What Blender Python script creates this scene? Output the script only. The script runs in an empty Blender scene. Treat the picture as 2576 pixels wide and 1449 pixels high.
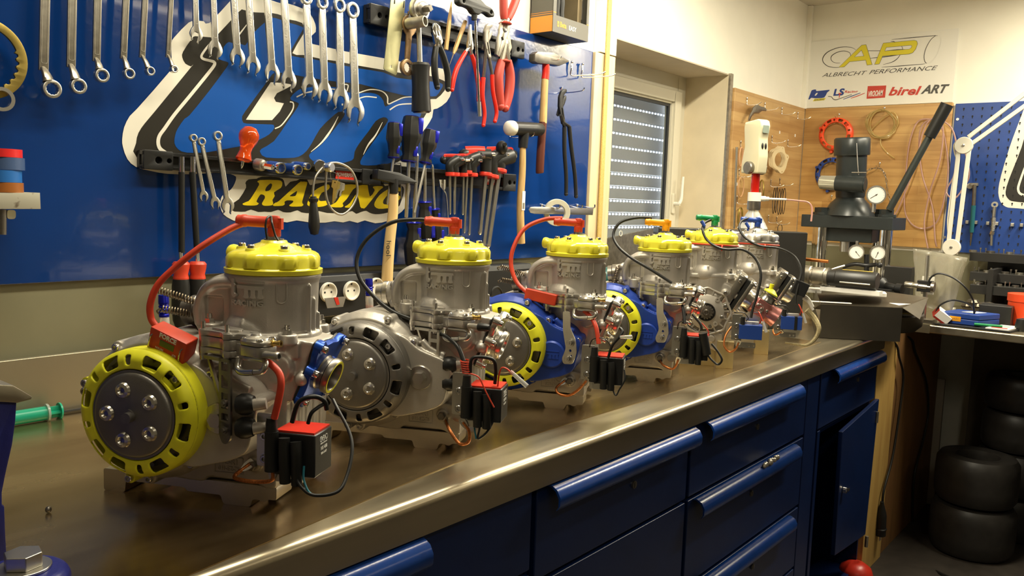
import bpy, bmesh, math, random
import numpy as np
from mathutils import Vector, Matrix, Euler
from math import sin, cos, pi, radians as R_
random.seed(7)
SC = bpy.context.scene
COL = SC.collection

# ------------------------------------------------------------------ camera
F_PX = 2087.0; PP = np.array([1288.0, 724.5])          # focal length in pixels of the 2576x1449 frame
_v1 = np.array([1702., 160., -F_PX]); _v2 = np.array([-2588., 310., -F_PX])
_ax = _v1/np.linalg.norm(_v1); _v2 = _v2-_ax*_v2.dot(_ax); _ay = _v2/np.linalg.norm(_v2)
CR = np.array([_ax, _ay, np.cross(_ax, _ay)])          # camera axes -> world
ZB = 0.92                                              # bench top height
CC = np.array([0., 0., ZB+0.42])                       # camera position
cam = bpy.data.cameras.new('camera'); cam.sensor_width = 36; cam.lens = 36*F_PX/2576; cam.clip_start = 0.05
cam_o = bpy.data.objects.new('camera', cam); COL.objects.link(cam_o)
m4 = np.eye(4); m4[:3, :3] = CR; m4[:3, 3] = CC
cam_o.matrix_world = Matrix(m4.tolist()); SC.camera = cam_o

# ------------------------------------------------------------------ world, lights, exposure
SC.view_settings.view_transform = 'Standard'; SC.view_settings.look = 'None'
SC.view_settings.gamma = 1; SC.view_settings.use_curve_mapping = False
SC.view_settings.exposure = 0.12
W = bpy.data.worlds.new('sky'); SC.world = W; W.use_nodes = True
W.node_tree.nodes['Background'].inputs[0].default_value = (0.80, 0.88, 1.0, 1)
W.node_tree.nodes['Background'].inputs[1].default_value = 7.0
LAMPS = [((2.30, 0.98, 2.33), 42), ((3.75, 0.10, 2.33), 42), ((0.95, 0.90, 2.33), 20), ((0.3, -0.6, 2.33), 6), ((2.7, -1.4, 2.33), 2)]  # last two are unseen lamps, added as front fill
for i, (p, e) in enumerate(LAMPS):
    l = bpy.data.lights.new('ceiling_tube_light', 'AREA'); l.shape = 'RECTANGLE'; l.size = 1.2; l.size_y = 0.10
    l.energy = e; l.color = (1.0, 0.92, 0.72)
    o = bpy.data.objects.new('ceiling_tube_light', l); o.location = p; COL.objects.link(o)

# ------------------------------------------------------------------ pixel -> point on a real plane
def ray(u, v): return CR @ np.array([(u-PP[0])/F_PX, -(v-PP[1])/F_PX, -1.0])
def un(u, v, axis, val):
    r = ray(u, v); t = (val-CC[axis])/r[axis]; return Vector((CC+r*t).tolist())
def pY(u, v, y=1.6): return un(u, v, 1, y)      # on the tool wall
def pX(u, v, x=4.36): return un(u, v, 0, x)     # on the end wall
def pZ(u, v, z=ZB): return un(u, v, 2, z)       # on a horizontal surface
def depth_pt(u, v, d):
    r = ray(u, v); return Vector((CC+r*d).tolist())

# ------------------------------------------------------------------ materials
MATS = {}
def mat(name, col, rough=0.5, metal=0.0, noise=0.0, nscale=30, bump=0.0, bscale=60, spec=0.5, coat=0.0,
        trans=0.0, emit=None, estr=0, col2=None, stretch=None, alpha=1.0, ior=1.45, rn=0.0, c2f=(0.4, 0.6)):
    if name in MATS: return MATS[name]
    m = bpy.data.materials.new(name); m.use_nodes = True; nt = m.node_tree; b = nt.nodes['Principled BSDF']
    b.inputs['Base Color'].default_value = (*col, 1); b.inputs['Roughness'].default_value = rough
    b.inputs['Metallic'].default_value = metal; b.inputs['Specular IOR Level'].default_value = spec
    b.inputs['Coat Weight'].default_value = coat; b.inputs['Transmission Weight'].default_value = trans
    b.inputs['Alpha'].default_value = alpha; b.inputs['IOR'].default_value = ior
    if emit: b.inputs['Emission Color'].default_value = (*emit, 1); b.inputs['Emission Strength'].default_value = estr
    tc = nt.nodes.new('ShaderNodeTexCoord'); vec = tc.outputs['Object']
    if stretch:
        mp = nt.nodes.new('ShaderNodeMapping'); mp.inputs['Scale'].default_value = stretch
        nt.links.new(vec, mp.inputs[0]); vec = mp.outputs[0]
    if noise > 0 or col2 or rn > 0:
        n = nt.nodes.new('ShaderNodeTexNoise'); n.inputs['Scale'].default_value = nscale; n.inputs['Detail'].default_value = 5
        nt.links.new(vec, n.inputs[0])
        rp = nt.nodes.new('ShaderNodeValToRGB'); nt.links.new(n.outputs[0], rp.inputs[0])
        rp.color_ramp.elements[0].position = c2f[0]-0.1 if not col2 else c2f[0]
        rp.color_ramp.elements[1].position = c2f[1]+0.1 if not col2 else c2f[1]
        if col2: a, c = col2, col
        else: a = tuple(max(0, x*(1-noise)) for x in col); c = tuple(min(1, x*(1+noise)) for x in col)
        rp.color_ramp.elements[0].color = (*a, 1); rp.color_ramp.elements[1].color = (*c, 1)
        nt.links.new(rp.outputs[0], b.inputs['Base Color'])
        if rn > 0:
            mr = nt.nodes.new('ShaderNodeMapRange'); mr.inputs[3].default_value = max(0, rough-rn); mr.inputs[4].default_value = min(1, rough+rn)
            nt.links.new(n.outputs[0], mr.inputs[0]); nt.links.new(mr.outputs[0], b.inputs['Roughness'])
    if bump > 0:
        n2 = nt.nodes.new('ShaderNodeTexNoise'); n2.inputs['Scale'].default_value = bscale; n2.inputs['Detail'].default_value = 3
        nt.links.new(vec, n2.inputs[0])
        bp = nt.nodes.new('ShaderNodeBump'); bp.inputs['Strength'].default_value = bump; bp.inputs['Distance'].default_value = 0.002
        nt.links.new(n2.outputs[0], bp.inputs['Height']); nt.links.new(bp.outputs[0], b.inputs['Normal'])
    MATS[name] = m; return m

def wood_mat(name, c1, c2, axis=0, scale=1.0, plank=0.0, rough=0.45):
    if name in MATS: return MATS[name]
    m = bpy.data.materials.new(name); m.use_nodes = True; nt = m.node_tree; b = nt.nodes['Principled BSDF']
    b.inputs['Roughness'].default_value = rough
    tc = nt.nodes.new('ShaderNodeTexCoord'); mp = nt.nodes.new('ShaderNodeMapping')
    s = [14*scale]*3; s[axis] = 1.2*scale; mp.inputs['Scale'].default_value = s
    nt.links.new(tc.outputs['Object'], mp.inputs[0])
    n = nt.nodes.new('ShaderNodeTexNoise'); n.inputs['Scale'].default_value = 2.2; n.inputs['Detail'].default_value = 6; n.inputs['Distortion'].default_value = 0.8
    nt.links.new(mp.outputs[0], n.inputs[0])
    rp = nt.nodes.new('ShaderNodeValToRGB'); nt.links.new(n.outputs[0], rp.inputs[0])
    rp.color_ramp.elements[0].position = 0.3; rp.color_ramp.elements[1].position = 0.7
    rp.color_ramp.elements[0].color = (*c2, 1); rp.color_ramp.elements[1].color = (*c1, 1)
    out = rp.outputs[0]
    if plank:
        # butcher-block staves: brick texture on (length, height)
        br = nt.nodes.new('ShaderNodeTexBrick'); mp2 = nt.nodes.new('ShaderNodeMapping')
        rot = {0: (R_(90), 0, 0), 1: (R_(90), 0, R_(90))}[axis]
        sep = nt.nodes.new('ShaderNodeSeparateXYZ'); cmb = nt.nodes.new('ShaderNodeCombineXYZ')
        nt.links.new(tc.outputs['Object'], sep.inputs[0])
        nt.links.new(sep.outputs[axis], cmb.inputs[0]); nt.links.new(sep.outputs[2], cmb.inputs[1])
        nt.links.new(cmb.outputs[0], br.inputs[0])
        br.inputs['Color1'].default_value = (1, 1, 1, 1); br.inputs['Color2'].default_value = (0.72, 0.62, 0.5, 1)
        br.inputs['Mortar'].default_value = (0.55, 0.42, 0.3, 1); br.inputs['Scale'].default_value = 1.0
        br.inputs['Mortar Size'].default_value = 0.0006; br.inputs['Brick Width'].default_value = 0.45; br.inputs['Row Height'].default_value = plank
        mx = nt.nodes.new('ShaderNodeMix'); mx.data_type = 'RGBA'; mx.blend_type = 'MULTIPLY'; mx.inputs[0].default_value = 0.75
        nt.links.new(out, mx.inputs[6]); nt.links.new(br.outputs[0], mx.inputs[7]); out = mx.outputs[2]
    nt.links.new(out, b.inputs['Base Color'])
    MATS[name] = m; return m

def M_(n): return MATS[n]
mat('cast_alloy', (0.49, 0.455, 0.40), 0.46, 0.62, noise=0.08, nscale=25, bump=0.12, bscale=700)
mat('cast_dark', (0.24, 0.225, 0.205), 0.42, 0.85, noise=0.10, nscale=20, bump=0.1, bscale=600)
mat('machined', (0.70, 0.67, 0.60), 0.26, 1.0, noise=0.05, nscale=20)
mat('pump_alloy', (0.52, 0.49, 0.44), 0.36, 0.9, noise=0.08, nscale=40)
mat('steel', (0.62, 0.60, 0.56), 0.24, 1.0, noise=0.05, nscale=60)
mat('steel_dark', (0.24, 0.22, 0.19), 0.35, 0.9, noise=0.15, nscale=50)
mat('chrome', (0.80, 0.79, 0.76), 0.10, 1.0)
mat('satin_chrome', (0.66, 0.64, 0.58), 0.30, 1.0, noise=0.05, nscale=50)
mat('old_steel', (0.40, 0.37, 0.31), 0.38, 0.9, noise=0.2, nscale=60)
mat('yellow_paint', (0.76, 0.69, 0.04), 0.28, 0.0, noise=0.06, nscale=15, coat=0.4)
mat('yellow_matt', (0.72, 0.70, 0.02), 0.45, 0.0, noise=0.10, nscale=25)
mat('blue_paint', (0.012, 0.045, 0.30), 0.40, 0.1, noise=0.12, nscale=30)
mat('blue_anod', (0.01, 0.07, 0.42), 0.30, 0.4)
mat('red_rubber', (0.56, 0.048, 0.018), 0.42, noise=0.08, nscale=60)
mat('orange_plastic', (0.80, 0.33, 0.01), 0.4)
mat('green_plastic', (0.01, 0.22, 0.07), 0.4)
mat('blue_plastic', (0.015, 0.05, 0.25), 0.4)
mat('black_rubber', (0.012, 0.012, 0.011), 0.42)
mat('black_plastic', (0.014, 0.014, 0.014), 0.38)
mat('black_matt', (0.02, 0.02, 0.018), 0.7)
mat('copper_braid', (0.50, 0.17, 0.05), 0.4, 0.8, noise=0.4, nscale=500)
mat('brass', (0.62, 0.44, 0.14), 0.3, 1.0)
mat('gold_block', (0.72, 0.60, 0.32), 0.35, 0.9, noise=0.06, nscale=30)
mat('red_plastic', (0.55, 0.03, 0.015), 0.35)
mat('pink_anod', (0.62, 0.26, 0.24), 0.30, 0.85)
mat('white_print', (0.80, 0.78, 0.72), 0.5)
mat('white_plastic', (0.72, 0.69, 0.60), 0.45)
mat('spring_steel', (0.22, 0.17, 0.11), 0.35, 0.9)
mat('clear_plastic', (0.85, 0.85, 0.80), 0.15, trans=0.7)
mat('teal_wire', (0.01, 0.12, 0.16), 0.4)
mat('lcd', (0.10, 0.12, 0.02), 0.3)
mat('blue_cap', (0.015, 0.02, 0.42), 0.2, 0.6)
mat('dark_hole', (0.01, 0.01, 0.01), 0.8)

# ------------------------------------------------------------------ mesh builder
def frame_z(d):
    d = Vector(d).normalized(); return d.to_track_quat('Z', 'Y').to_matrix().to_4x4()
def catmull(P, n=6, closed=False):
    P = [Vector(p) for p in P]; N = len(P)
    if N < 3 or n <= 1: return P
    out = []
    rng = range(N) if closed else range(N-1)
    for i in rng:
        if closed: p0, p1, p2, p3 = P[i-1], P[i], P[(i+1) % N], P[(i+2) % N]
        else: p0, p1, p2, p3 = P[max(i-1, 0)], P[i], P[i+1], P[min(i+2, N-1)]
        for k in range(n):
            t = k/n
            out.append(0.5*((2*p1)+(p2-p0)*t+(2*p0-5*p1+4*p2-p3)*t*t+(3*p1-p0-3*p2+p3)*t*t*t))
    if not closed: out.append(P[-1])
    return out
def arc2(cx, cy, r, a0, a1, n=16, ry=None):
    ry = ry or r
    return [(cx+r*cos(R_(a0+(a1-a0)*k/n)), cy+ry*sin(R_(a0+(a1-a0)*k/n))) for k in range(n+1)]
def circ(cx, cy, r, n=32): return arc2(cx, cy, r, 0, 360-360/n, n-1)
def round_poly(pts, r, n=4):
    out = []; N = len(pts)
    for i in range(N):
        p0, p1, p2 = Vector(pts[i-1]), Vector(pts[i]), Vector(pts[(i+1) % N])
        a = (p0-p1); b = (p2-p1); rr = min(r, a.length*0.45, b.length*0.45)
        a = p1+a.normalized()*rr; b = p1+b.normalized()*rr
        for k in range(n+1):
            t = k/n; q = a*(1-t)**2+p1*2*t*(1-t)+b*t*t; out.append((q.x, q.y))
    return out
def rect(x0, y0, x1, y1, r=0, n=4):
    p = [(x0, y0), (x1, y0), (x1, y1), (x0, y1)]
    return round_poly(p, r, n) if r else p

class MB:
    def __init__(s, T=None): s.v = []; s.f = []; s.T = T or Matrix()
    def add(s, vs, fs, T=None):
        T = s.T @ T if T is not None else s.T
        n = len(s.v); s.v += [tuple(T @ Vector(v)) for v in vs]; s.f += [tuple(i+n for i in f) for f in fs]; return s
    def bx(s, x0, x1, y0, y1, z0, z1, T=None):
        vs = [(x, y, z) for x in (x0, x1) for y in (y0, y1) for z in (z0, z1)]
        return s.add(vs, [(0, 1, 3, 2), (4, 6, 7, 5), (0, 4, 5, 1), (2, 3, 7, 6), (0, 2, 6, 4), (1, 5, 7, 3)], T)
    def lathe(s, prof, p0=(0, 0, 0), d=(0, 0, 1), n=28, T=None, a0=0, hollow=False):
        M = Matrix.Translation(p0) @ frame_z(d); vs = []; fs = []; rings = []
        for r, h in prof:
            if r <= 1e-7: rings.append([len(vs)]); vs.append((0, 0, h))
            else:
                rings.append(list(range(len(vs), len(vs)+n)))
                vs += [(r*cos(2*pi*k/n+a0), r*sin(2*pi*k/n+a0), h) for k in range(n)]
        for a, b in zip(rings, rings[1:]):
            for k in range(n):
                k2 = (k+1) % n
                if len(a) == 1 and len(b) == 1: continue
                if len(a) == 1: fs.append((a[0], b[k2], b[k]))
                elif len(b) == 1: fs.append((a[k], a[k2], b[0]))
                else: fs.append((a[k], a[k2], b[k2], b[k]))
        if hollow:
            a, b = rings[-1], rings[0]
            for k in range(n): fs.append((a[k], a[(k+1) % n], b[(k+1) % n], b[k]))
        else:
            if len(rings[0]) > 1: fs.append(tuple(reversed(rings[0])))
            if len(rings[-1]) > 1: fs.append(tuple(rings[-1]))
        return s.add([tuple(M @ Vector(v)) for v in vs], fs, T)
    def ring(s, prof, p0=(0, 0, 0), d=(0, 0, 1), n=28, T=None): return s.lathe(prof, p0, d, n, T, 0, True)
    def cyl(s, p0, p1, r0, r1=None, n=24, T=None, a0=0):
        p0 = Vector(p0); p1 = Vector(p1); r1 = r0 if r1 is None else r1
        return s.lathe([(r0, 0), (r1, (p1-p0).length)], p0, p1-p0, n, T, a0)
    def ball(s, c, r, sc=(1, 1, 1), n=18, m=10, T=None):
        prof = [(r*sin(pi*k/m), -r*cos(pi*k/m)) for k in range(m+1)]; prof[0] = (0, -r); prof[-1] = (0, r)
        mb = MB(); mb.lathe(prof, n=n)
        return s.add([(c[0]+v[0]*sc[0], c[1]+v[1]*sc[1], c[2]+v[2]*sc[2]) for v in mb.v], mb.f, T)
    def tube(s, P, r, n=10, sub=6, closed=False, T=None, flat=1.0):
        P = catmull(P, sub, closed); N = len(P); vs = []; fs = []
        rr = r if callable(r) else (lambda t: r)
        t0 = (P[1]-P[0]).normalized(); up = t0.orthogonal().normalized()
        for i, p in enumerate(P):
            if closed: t = (P[(i+1) % N]-P[i-1]).normalized()
            else: t = (P[min(i+1, N-1)]-P[max(i-1, 0)]).normalized()
            up = (up-t*up.dot(t)).normalized(); b = t.cross(up); q = rr(i/max(1, N-1))
            vs += [tuple(p+up*q*cos(2*pi*k/n)+b*q*flat*sin(2*pi*k/n)) for k in range(n)]
        for i in range(N if closed else N-1):
            j = (i+1) % N
            fs += [(i*n+k, i*n+(k+1) % n, j*n+(k+1) % n, j*n+k) for k in range(n)]
        if not closed: fs.append(tuple(reversed(range(n)))); fs.append(tuple(range((N-1)*n, N*n)))
        return s.add(vs, fs, T)
    def plate(s, loops, z0, z1, T=None, bevel=0.0, bres=1):
        cu = bpy.data.curves.new('tmp', 'CURVE'); cu.dimensions = '2D'; cu.fill_mode = 'BOTH'
        cu.extrude = max((z1-z0)/2-bevel, 0); cu.bevel_depth = bevel; cu.bevel_resolution = bres
        if bevel: cu.offset = -bevel
        for L in loops:
            sp = cu.splines.new('POLY'); sp.points.add(len(L)-1); sp.use_cyclic_u = True
            for k, p in enumerate(L): sp.points[k].co = (p[0], p[1], 0, 1)
        o = bpy.data.objects.new('tmp', cu); me = o.to_mesh()
        vs = [(v.co.x, v.co.y, v.co.z+(z0+z1)/2) for v in me.vertices]; fs = [tuple(p.vertices) for p in me.polygons]
        o.to_mesh_clear(); bpy.data.objects.remove(o); bpy.data.curves.remove(cu)
        return s.add(vs, fs, T)
    def text(s, body, size, z0, z1, T=None, shear=0, bold=0, align='CENTER', sx=1.0, sp=1.0):
        cu = bpy.data.curves.new('tmp', 'FONT'); cu.body = body; cu.size = size; cu.shear = shear; cu.offset = bold
        cu.align_x = align; cu.align_y = 'CENTER'; cu.extrude = (z1-z0)/2; cu.space_character = sp; cu.resolution_u = 3
        o = bpy.data.objects.new('tmp', cu); me = o.to_mesh()
        vs = [(v.co.x*sx, v.co.y, v.co.z+(z0+z1)/2) for v in me.vertices]; fs = [tuple(p.vertices) for p in me.polygons]
        o.to_mesh_clear(); bpy.data.objects.remove(o); bpy.data.curves.remove(cu)
        return s.add(vs, fs, T)
    def hexbolt(s, p, d, r, h, T=None, socket=True):
        # cap screw head with hex socket
        s.lathe([(0, 0), (r, 0), (r, h*0.85), (r*0.85, h), (r*0.5, h), (r*0.45, h*0.5), (0, h*0.5)] if socket else
                [(0, 0), (r, 0), (r, h*0.8), (r*0.8, h), (0, h)], p, d, 16 if socket else 6, T); return s
    def mesh(s, name, smooth=40, weld=1e-6):
        me = bpy.data.meshes.new(name); me.from_pydata(s.v, [], s.f)
        bm = bmesh.new(); bm.from_mesh(me); bmesh.ops.remove_doubles(bm, verts=bm.verts, dist=weld)
        bmesh.ops.recalc_face_normals(bm, faces=bm.faces); bm.to_mesh(me); bm.free()
        if smooth:
            me.polygons.foreach_set('use_smooth', [True]*len(me.polygons)); me.set_sharp_from_angle(angle=R_(smooth))
        return me

def bend(mb, step, fn):
    """cut a flat drawing into strips along x, then map every vertex with fn"""
    me = bpy.data.meshes.new('t'); me.from_pydata(mb.v, [], mb.f); bm = bmesh.new(); bm.from_mesh(me)
    bmesh.ops.remove_doubles(bm, verts=bm.verts, dist=1e-6)
    x0 = min(v.co.x for v in bm.verts); x1 = max(v.co.x for v in bm.verts); x = x0+step
    while x < x1:
        bmesh.ops.bisect_plane(bm, geom=bm.verts[:]+bm.edges[:]+bm.faces[:], plane_co=(x, 0, 0), plane_no=(1, 0, 0)); x += step
    bm.to_mesh(me); bm.free(); out = MB(); out.v = [tuple(fn(v.co)) for v in me.vertices]; out.f = [tuple(p.vertices) for p in me.polygons]
    bpy.data.meshes.remove(me); return out
def cast_mesh(mb, name, voxel=0.0018, it=6, fac=0.6, smooth=True):
    me = bpy.data.meshes.new('tmp'); me.from_pydata(mb.v, [], mb.f)
    bm = bmesh.new(); bm.from_mesh(me); bmesh.ops.remove_doubles(bm, verts=bm.verts, dist=1e-6)
    bmesh.ops.recalc_face_normals(bm, faces=bm.faces); bm.to_mesh(me); bm.free()
    o = bpy.data.objects.new('tmp', me); COL.objects.link(o)
    md = o.modifiers.new('r', 'REMESH'); md.mode = 'VOXEL'; md.voxel_size = voxel; md.adaptivity = 0
    ms = o.modifiers.new('s', 'SMOOTH'); ms.iterations = it; ms.factor = fac
    dg = bpy.context.evaluated_depsgraph_get(); dg.update()
    r = bpy.data.meshes.new_from_object(o.evaluated_get(dg)); r.name = name
    bpy.data.objects.remove(o); bpy.data.meshes.remove(me)
    r.polygons.foreach_set('use_smooth', [True]*len(r.polygons))
    return r

def split_meshes(me):
    """separate disjoint pieces; shells whose boxes touch stay together"""
    bm = bmesh.new(); bm.from_mesh(me); seen = {}; comps = []
    bm.verts.ensure_lookup_table()
    for v in bm.verts:
        if v.index in seen: continue
        st = [v]; seen[v.index] = len(comps); c = []
        while st:
            w = st.pop(); c.append(w)
            for e in w.link_edges:
                o = e.other_vert(w)
                if o.index not in seen: seen[o.index] = len(comps); st.append(o)
        comps.append(c)
    bx = [[min(v.co[k] for v in c)-.0004 for k in range(3)]+[max(v.co[k] for v in c)+.0004 for k in range(3)] for c in comps]
    par = list(range(len(comps)))
    def find(i):
        while par[i] != i: i = par[i]
        return i
    for i in range(len(comps)):
        for j in range(i):
            if all(bx[i][k] < bx[j][k+3] and bx[j][k] < bx[i][k+3] for k in range(3)): par[find(i)] = find(j)
    groups = {}
    for f in bm.faces: groups.setdefault(find(seen[f.verts[0].index]), []).append([v.index for v in f.verts])
    co = [tuple(v.co) for v in bm.verts]; bm.free(); out = []
    for g in groups.values():
        ids = sorted({i for f in g for i in f}); mp = {a: b for b, a in enumerate(ids)}
        m = MB(); m.v = [co[i] for i in ids]; m.f = [tuple(mp[i] for i in f) for f in g]; out.append(m.mesh(me.name, 40))
    return out
def tag(o, label=None, cat=None, group=None, kind=None):
    if label: o['label'] = label
    if cat: o['category'] = cat
    if group: o['group'] = group
    if kind: o['kind'] = kind
    return o
def empty(name, loc, label, cat, rz=0, group=None):
    o = bpy.data.objects.new(name, None); o.empty_display_size = 0.03; COL.objects.link(o)
    o.location = loc; o.rotation_euler = (0, 0, rz); tag(o, label, cat, group); return o
def obj(name, mb, m, parent=None, bevel=0, smooth=40, label=None):
    me = mb if isinstance(mb, bpy.types.Mesh) else mb.mesh(name, smooth)
    o = bpy.data.objects.new(name, me); COL.objects.link(o)
    m = MATS[m] if isinstance(m, str) else m
    if not me.materials: me.materials.append(m)
    o.material_slots[0].link = 'OBJECT'; o.material_slots[0].material = m
    if parent: o.parent = parent
    if bevel:
        b = o.modifiers.new('bevel', 'BEVEL'); b.width = bevel; b.segments = 2; b.limit_method = 'ANGLE'; b.angle_limit = R_(35)
        b.harden_normals = True
    if label: o['label'] = label
    return o
def thing(name, mb, m, label, cat, group=None, bevel=0, smooth=40, kind=None):
    o = obj(name, mb, m, None, bevel, smooth); tag(o, label, cat, group, kind); return o
def struct(name, mb, m, bevel=0, smooth=0):
    o = obj(name, mb, m, None, bevel, smooth); o['kind'] = 'structure'; return o
def basis(o, ex, ey, ez):
    return Matrix(((ex[0], ey[0], ez[0], o[0]), (ex[1], ey[1], ez[1], o[1]), (ex[2], ey[2], ez[2], o[2]), (0, 0, 0, 1)))
# drawing frames: (x, y) -> along wall, up; z -> out of the wall towards the room
def WALLF(y=1.6, x=0, z=0): return basis((x, y, z), (1, 0, 0), (0, 0, 1), (0, -1, 0))
def ENDF(x=4.36): return basis((x, 0, 0), (0, -1, 0), (0, 0, 1), (-1, 0, 0))
def wp(u, v, y=1.6): p = pY(u, v, y); return (p.x, p.z)
def ep(u, v, x=4.36): p = pX(u, v, x); return (-p.y, p.z)
# ================================================================== SETTING
WORLDP = {}
_obj = obj
def obj(name, mb, m, parent=None, bevel=0, smooth=40, label=None):
    o = _obj(name, mb, m, parent, bevel, smooth, label)
    q = parent
    while q and q.parent: q = q.parent
    if q and q.name in WORLDP:
        p = WORLDP[q.name]; o.data.transform(Matrix.Translation((-p[0], -p[1], -p[2])))
    return o
def objs(name, mb, m, parent=None, bevel=0, smooth=40, label=None):
    """one object per separate piece"""
    return [obj(name, me, m, parent, bevel, smooth, label) for me in split_meshes(mb.mesh(name, smooth))]
def wthing(name, loc, label, cat, group=None):
    """Empty at the thing's base; parts are drawn in room coordinates."""
    o = empty(name, loc, label, cat, 0, group); WORLDP[o.name] = tuple(loc); return o
def thing(name, mb, m, label, cat, group=None, bevel=0, smooth=40, kind=None):
    o = obj(name, mb, m, None, bevel, smooth); tag(o, label, cat, group, kind)
    vs = [v.co for v in o.data.vertices]
    c = Vector(((min(v.x for v in vs)+max(v.x for v in vs))/2, (min(v.y for v in vs)+max(v.y for v in vs))/2, min(v.z for v in vs)))
    o.data.transform(Matrix.Translation(-c)); o.location = c
    return o

mat('wall_white', (0.86, 0.83, 0.72), 0.75, noise=0.02, nscale=8, bump=0.05, bscale=150)
mat('wall_dim', (0.22, 0.20, 0.16), 0.8, noise=.05, nscale=6)  # unseen walls behind the camera, coloured dark to cut the fill light
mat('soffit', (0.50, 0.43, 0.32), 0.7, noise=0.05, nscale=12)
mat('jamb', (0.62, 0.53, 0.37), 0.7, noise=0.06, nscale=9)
mat('low_panel', (0.19, 0.18, 0.11), 0.45, noise=0.05, nscale=10)
mat('upvc', (0.62, 0.58, 0.46), 0.4)
mat('gasket', (0.03, 0.03, 0.03), 0.6)
mat('slat', (0.52, 0.52, 0.58), 0.5, noise=0.05, nscale=5)  # grey lifted, the glow of daylight is put into the colour
mat('floor_dark', (0.035, 0.028, 0.022), 0.6, noise=0.2, nscale=20)
mat('ceiling_white', (0.62, 0.58, 0.50), 0.8)
mat('board_blue', (0.003, 0.030, 0.155), 0.16, noise=0.10, nscale=6, bump=0.10, bscale=90, coat=0.3)
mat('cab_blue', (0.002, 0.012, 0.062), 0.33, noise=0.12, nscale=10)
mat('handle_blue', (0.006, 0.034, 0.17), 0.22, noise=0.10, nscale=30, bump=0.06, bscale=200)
mat('bench_steel', (0.64, 0.50, 0.29), 0.26, 0.95, col2=(0.27, 0.18, 0.08), nscale=2.6, stretch=(0.6, 2.2, 1), rn=0.12, c2f=(0.33, 0.62))
mat('edge_steel', (0.56, 0.49, 0.35), 0.30, 0.97, noise=0.10, nscale=5, stretch=(0.6, 5, 5), rn=0.06)
mat('splash_steel', (0.42, 0.38, 0.28), 0.38, 0.8, noise=0.07, nscale=4)
mat('dark_inside', (0.02, 0.017, 0.012), 0.8)
mat('leaning_grey', (0.42, 0.37, 0.30), 0.6)
wood_mat('ply_wood', (0.50, 0.33, 0.10), (0.38, 0.22, 0.06), 2, 1.0)
wood_mat('block_wood', (0.60, 0.37, 0.13), (0.42, 0.23, 0.07), 1, 0.9, plank=0.042, rough=0.35)
wood_mat('block_wood_x', (0.58, 0.38, 0.16), (0.44, 0.26, 0.10), 0, 0.9, plank=0.042, rough=0.4)
wood_mat('lath_wood', (0.72, 0.58, 0.36), (0.62, 0.48, 0.28), 2, 1.2)
wood_mat('handle_wood', (0.62, 0.42, 0.18), (0.40, 0.23, 0.08), 2, 3.0)
wood_mat('pale_wood', (0.72, 0.52, 0.24), (0.60, 0.40, 0.16), 2, 3.0)

X0, X1, Y0, Y1, ZC = -1.6, 4.37, -2.4, 1.62, 2.39
WX0, WX1, WZ0, WZ1, WY = 2.503, 3.463, 0.96, 1.922, 1.822
m = MB(); m.bx(X0-.1, X1+.1, Y0-.1, Y1+.1, -.1, 0); struct('floor', m, 'floor_dark')
m = MB(); m.bx(X0-.1, X1+.1, Y0-.1, Y1+.1, ZC, ZC+.1); struct('ceiling', m, 'ceiling_white')
m = MB(); m.bx(X0-.1, WX0, Y1, Y1+.25, 0, ZC); m.bx(WX1, X1+.1, Y1, Y1+.25, 0, ZC)
m.bx(WX0, WX1, Y1, Y1+.25, 0, WZ0); m.bx(WX0, WX1, Y1, Y1+.25, WZ1, ZC); struct('wall_left', m, 'wall_white')
m = MB(); m.bx(X1, X1+.1, Y0, Y1, 0, ZC); struct('wall_back', m, 'wall_white')
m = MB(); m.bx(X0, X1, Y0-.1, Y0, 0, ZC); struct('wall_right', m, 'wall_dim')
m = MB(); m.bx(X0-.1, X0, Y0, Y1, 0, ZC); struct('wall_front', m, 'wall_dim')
# recess linings
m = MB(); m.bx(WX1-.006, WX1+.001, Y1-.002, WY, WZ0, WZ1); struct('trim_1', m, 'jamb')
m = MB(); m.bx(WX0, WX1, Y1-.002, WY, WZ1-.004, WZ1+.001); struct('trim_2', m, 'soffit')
m = MB(); m.bx(WX1-.005, WX1+.022, Y1-.012, Y1-.0005, WZ0+.1, WZ1+.004); struct('trim_3', m, 'old_steel')
# window: frame, sash, glazing, gasket, handle
win = bpy.data.objects.new('window_1', None); COL.objects.link(win); win.location = ((WX0+WX1)/2, WY, WZ0); win['kind'] = 'structure'; WORLDP['window_1'] = tuple(win.location)
def framebox(mb, x0, x1, z0, z1, w, y0, y1, wt=None):
    wt = wt or w
    mb.bx(x0, x0+w, y0, y1, z0, z1); mb.bx(x1-w, x1, y0, y1, z0, z1); mb.bx(x0+w, x1-w, y0, y1, z1-wt, z1); mb.bx(x0+w, x1-w, y0, y1, z0, z0+w)
m = MB(); framebox(m, WX0, WX1, WZ0, WZ1, .075, WY, WY+.06, .085); obj('window_frame', m, 'upvc', win, .003)
m = MB(); framebox(m, WX0+.06, 3.395, WZ0+.05, 1.848, .062, WY-.018, WY+.03, .05); obj('sash', m, 'upvc', win, .004)
m = MB(); framebox(m, WX0+.118, 3.337, WZ0+.10, 1.802, .012, WY-.006, WY+.02); obj('sash_bead', m, 'upvc', win, .003)
gx0, gx1, gz0, gz1 = WX0+.13, 3.325, WZ0+.11, 1.79
m = MB(); framebox(m, gx0, gx1, gz0, gz1, .012, WY+.002, WY+.014); obj('gasket', m, 'gasket', win)
mat('glass', (0.9, 0.95, 0.95), 0.02, trans=1.0, ior=1.02)
m = MB(); m.bx(gx0+.01, gx1-.01, WY+.006, WY+.010, gz0+.01, gz1-.01); obj('glass_pane', m, 'glass', win)
h = pY(1693, 512, WY-.02)
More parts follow.
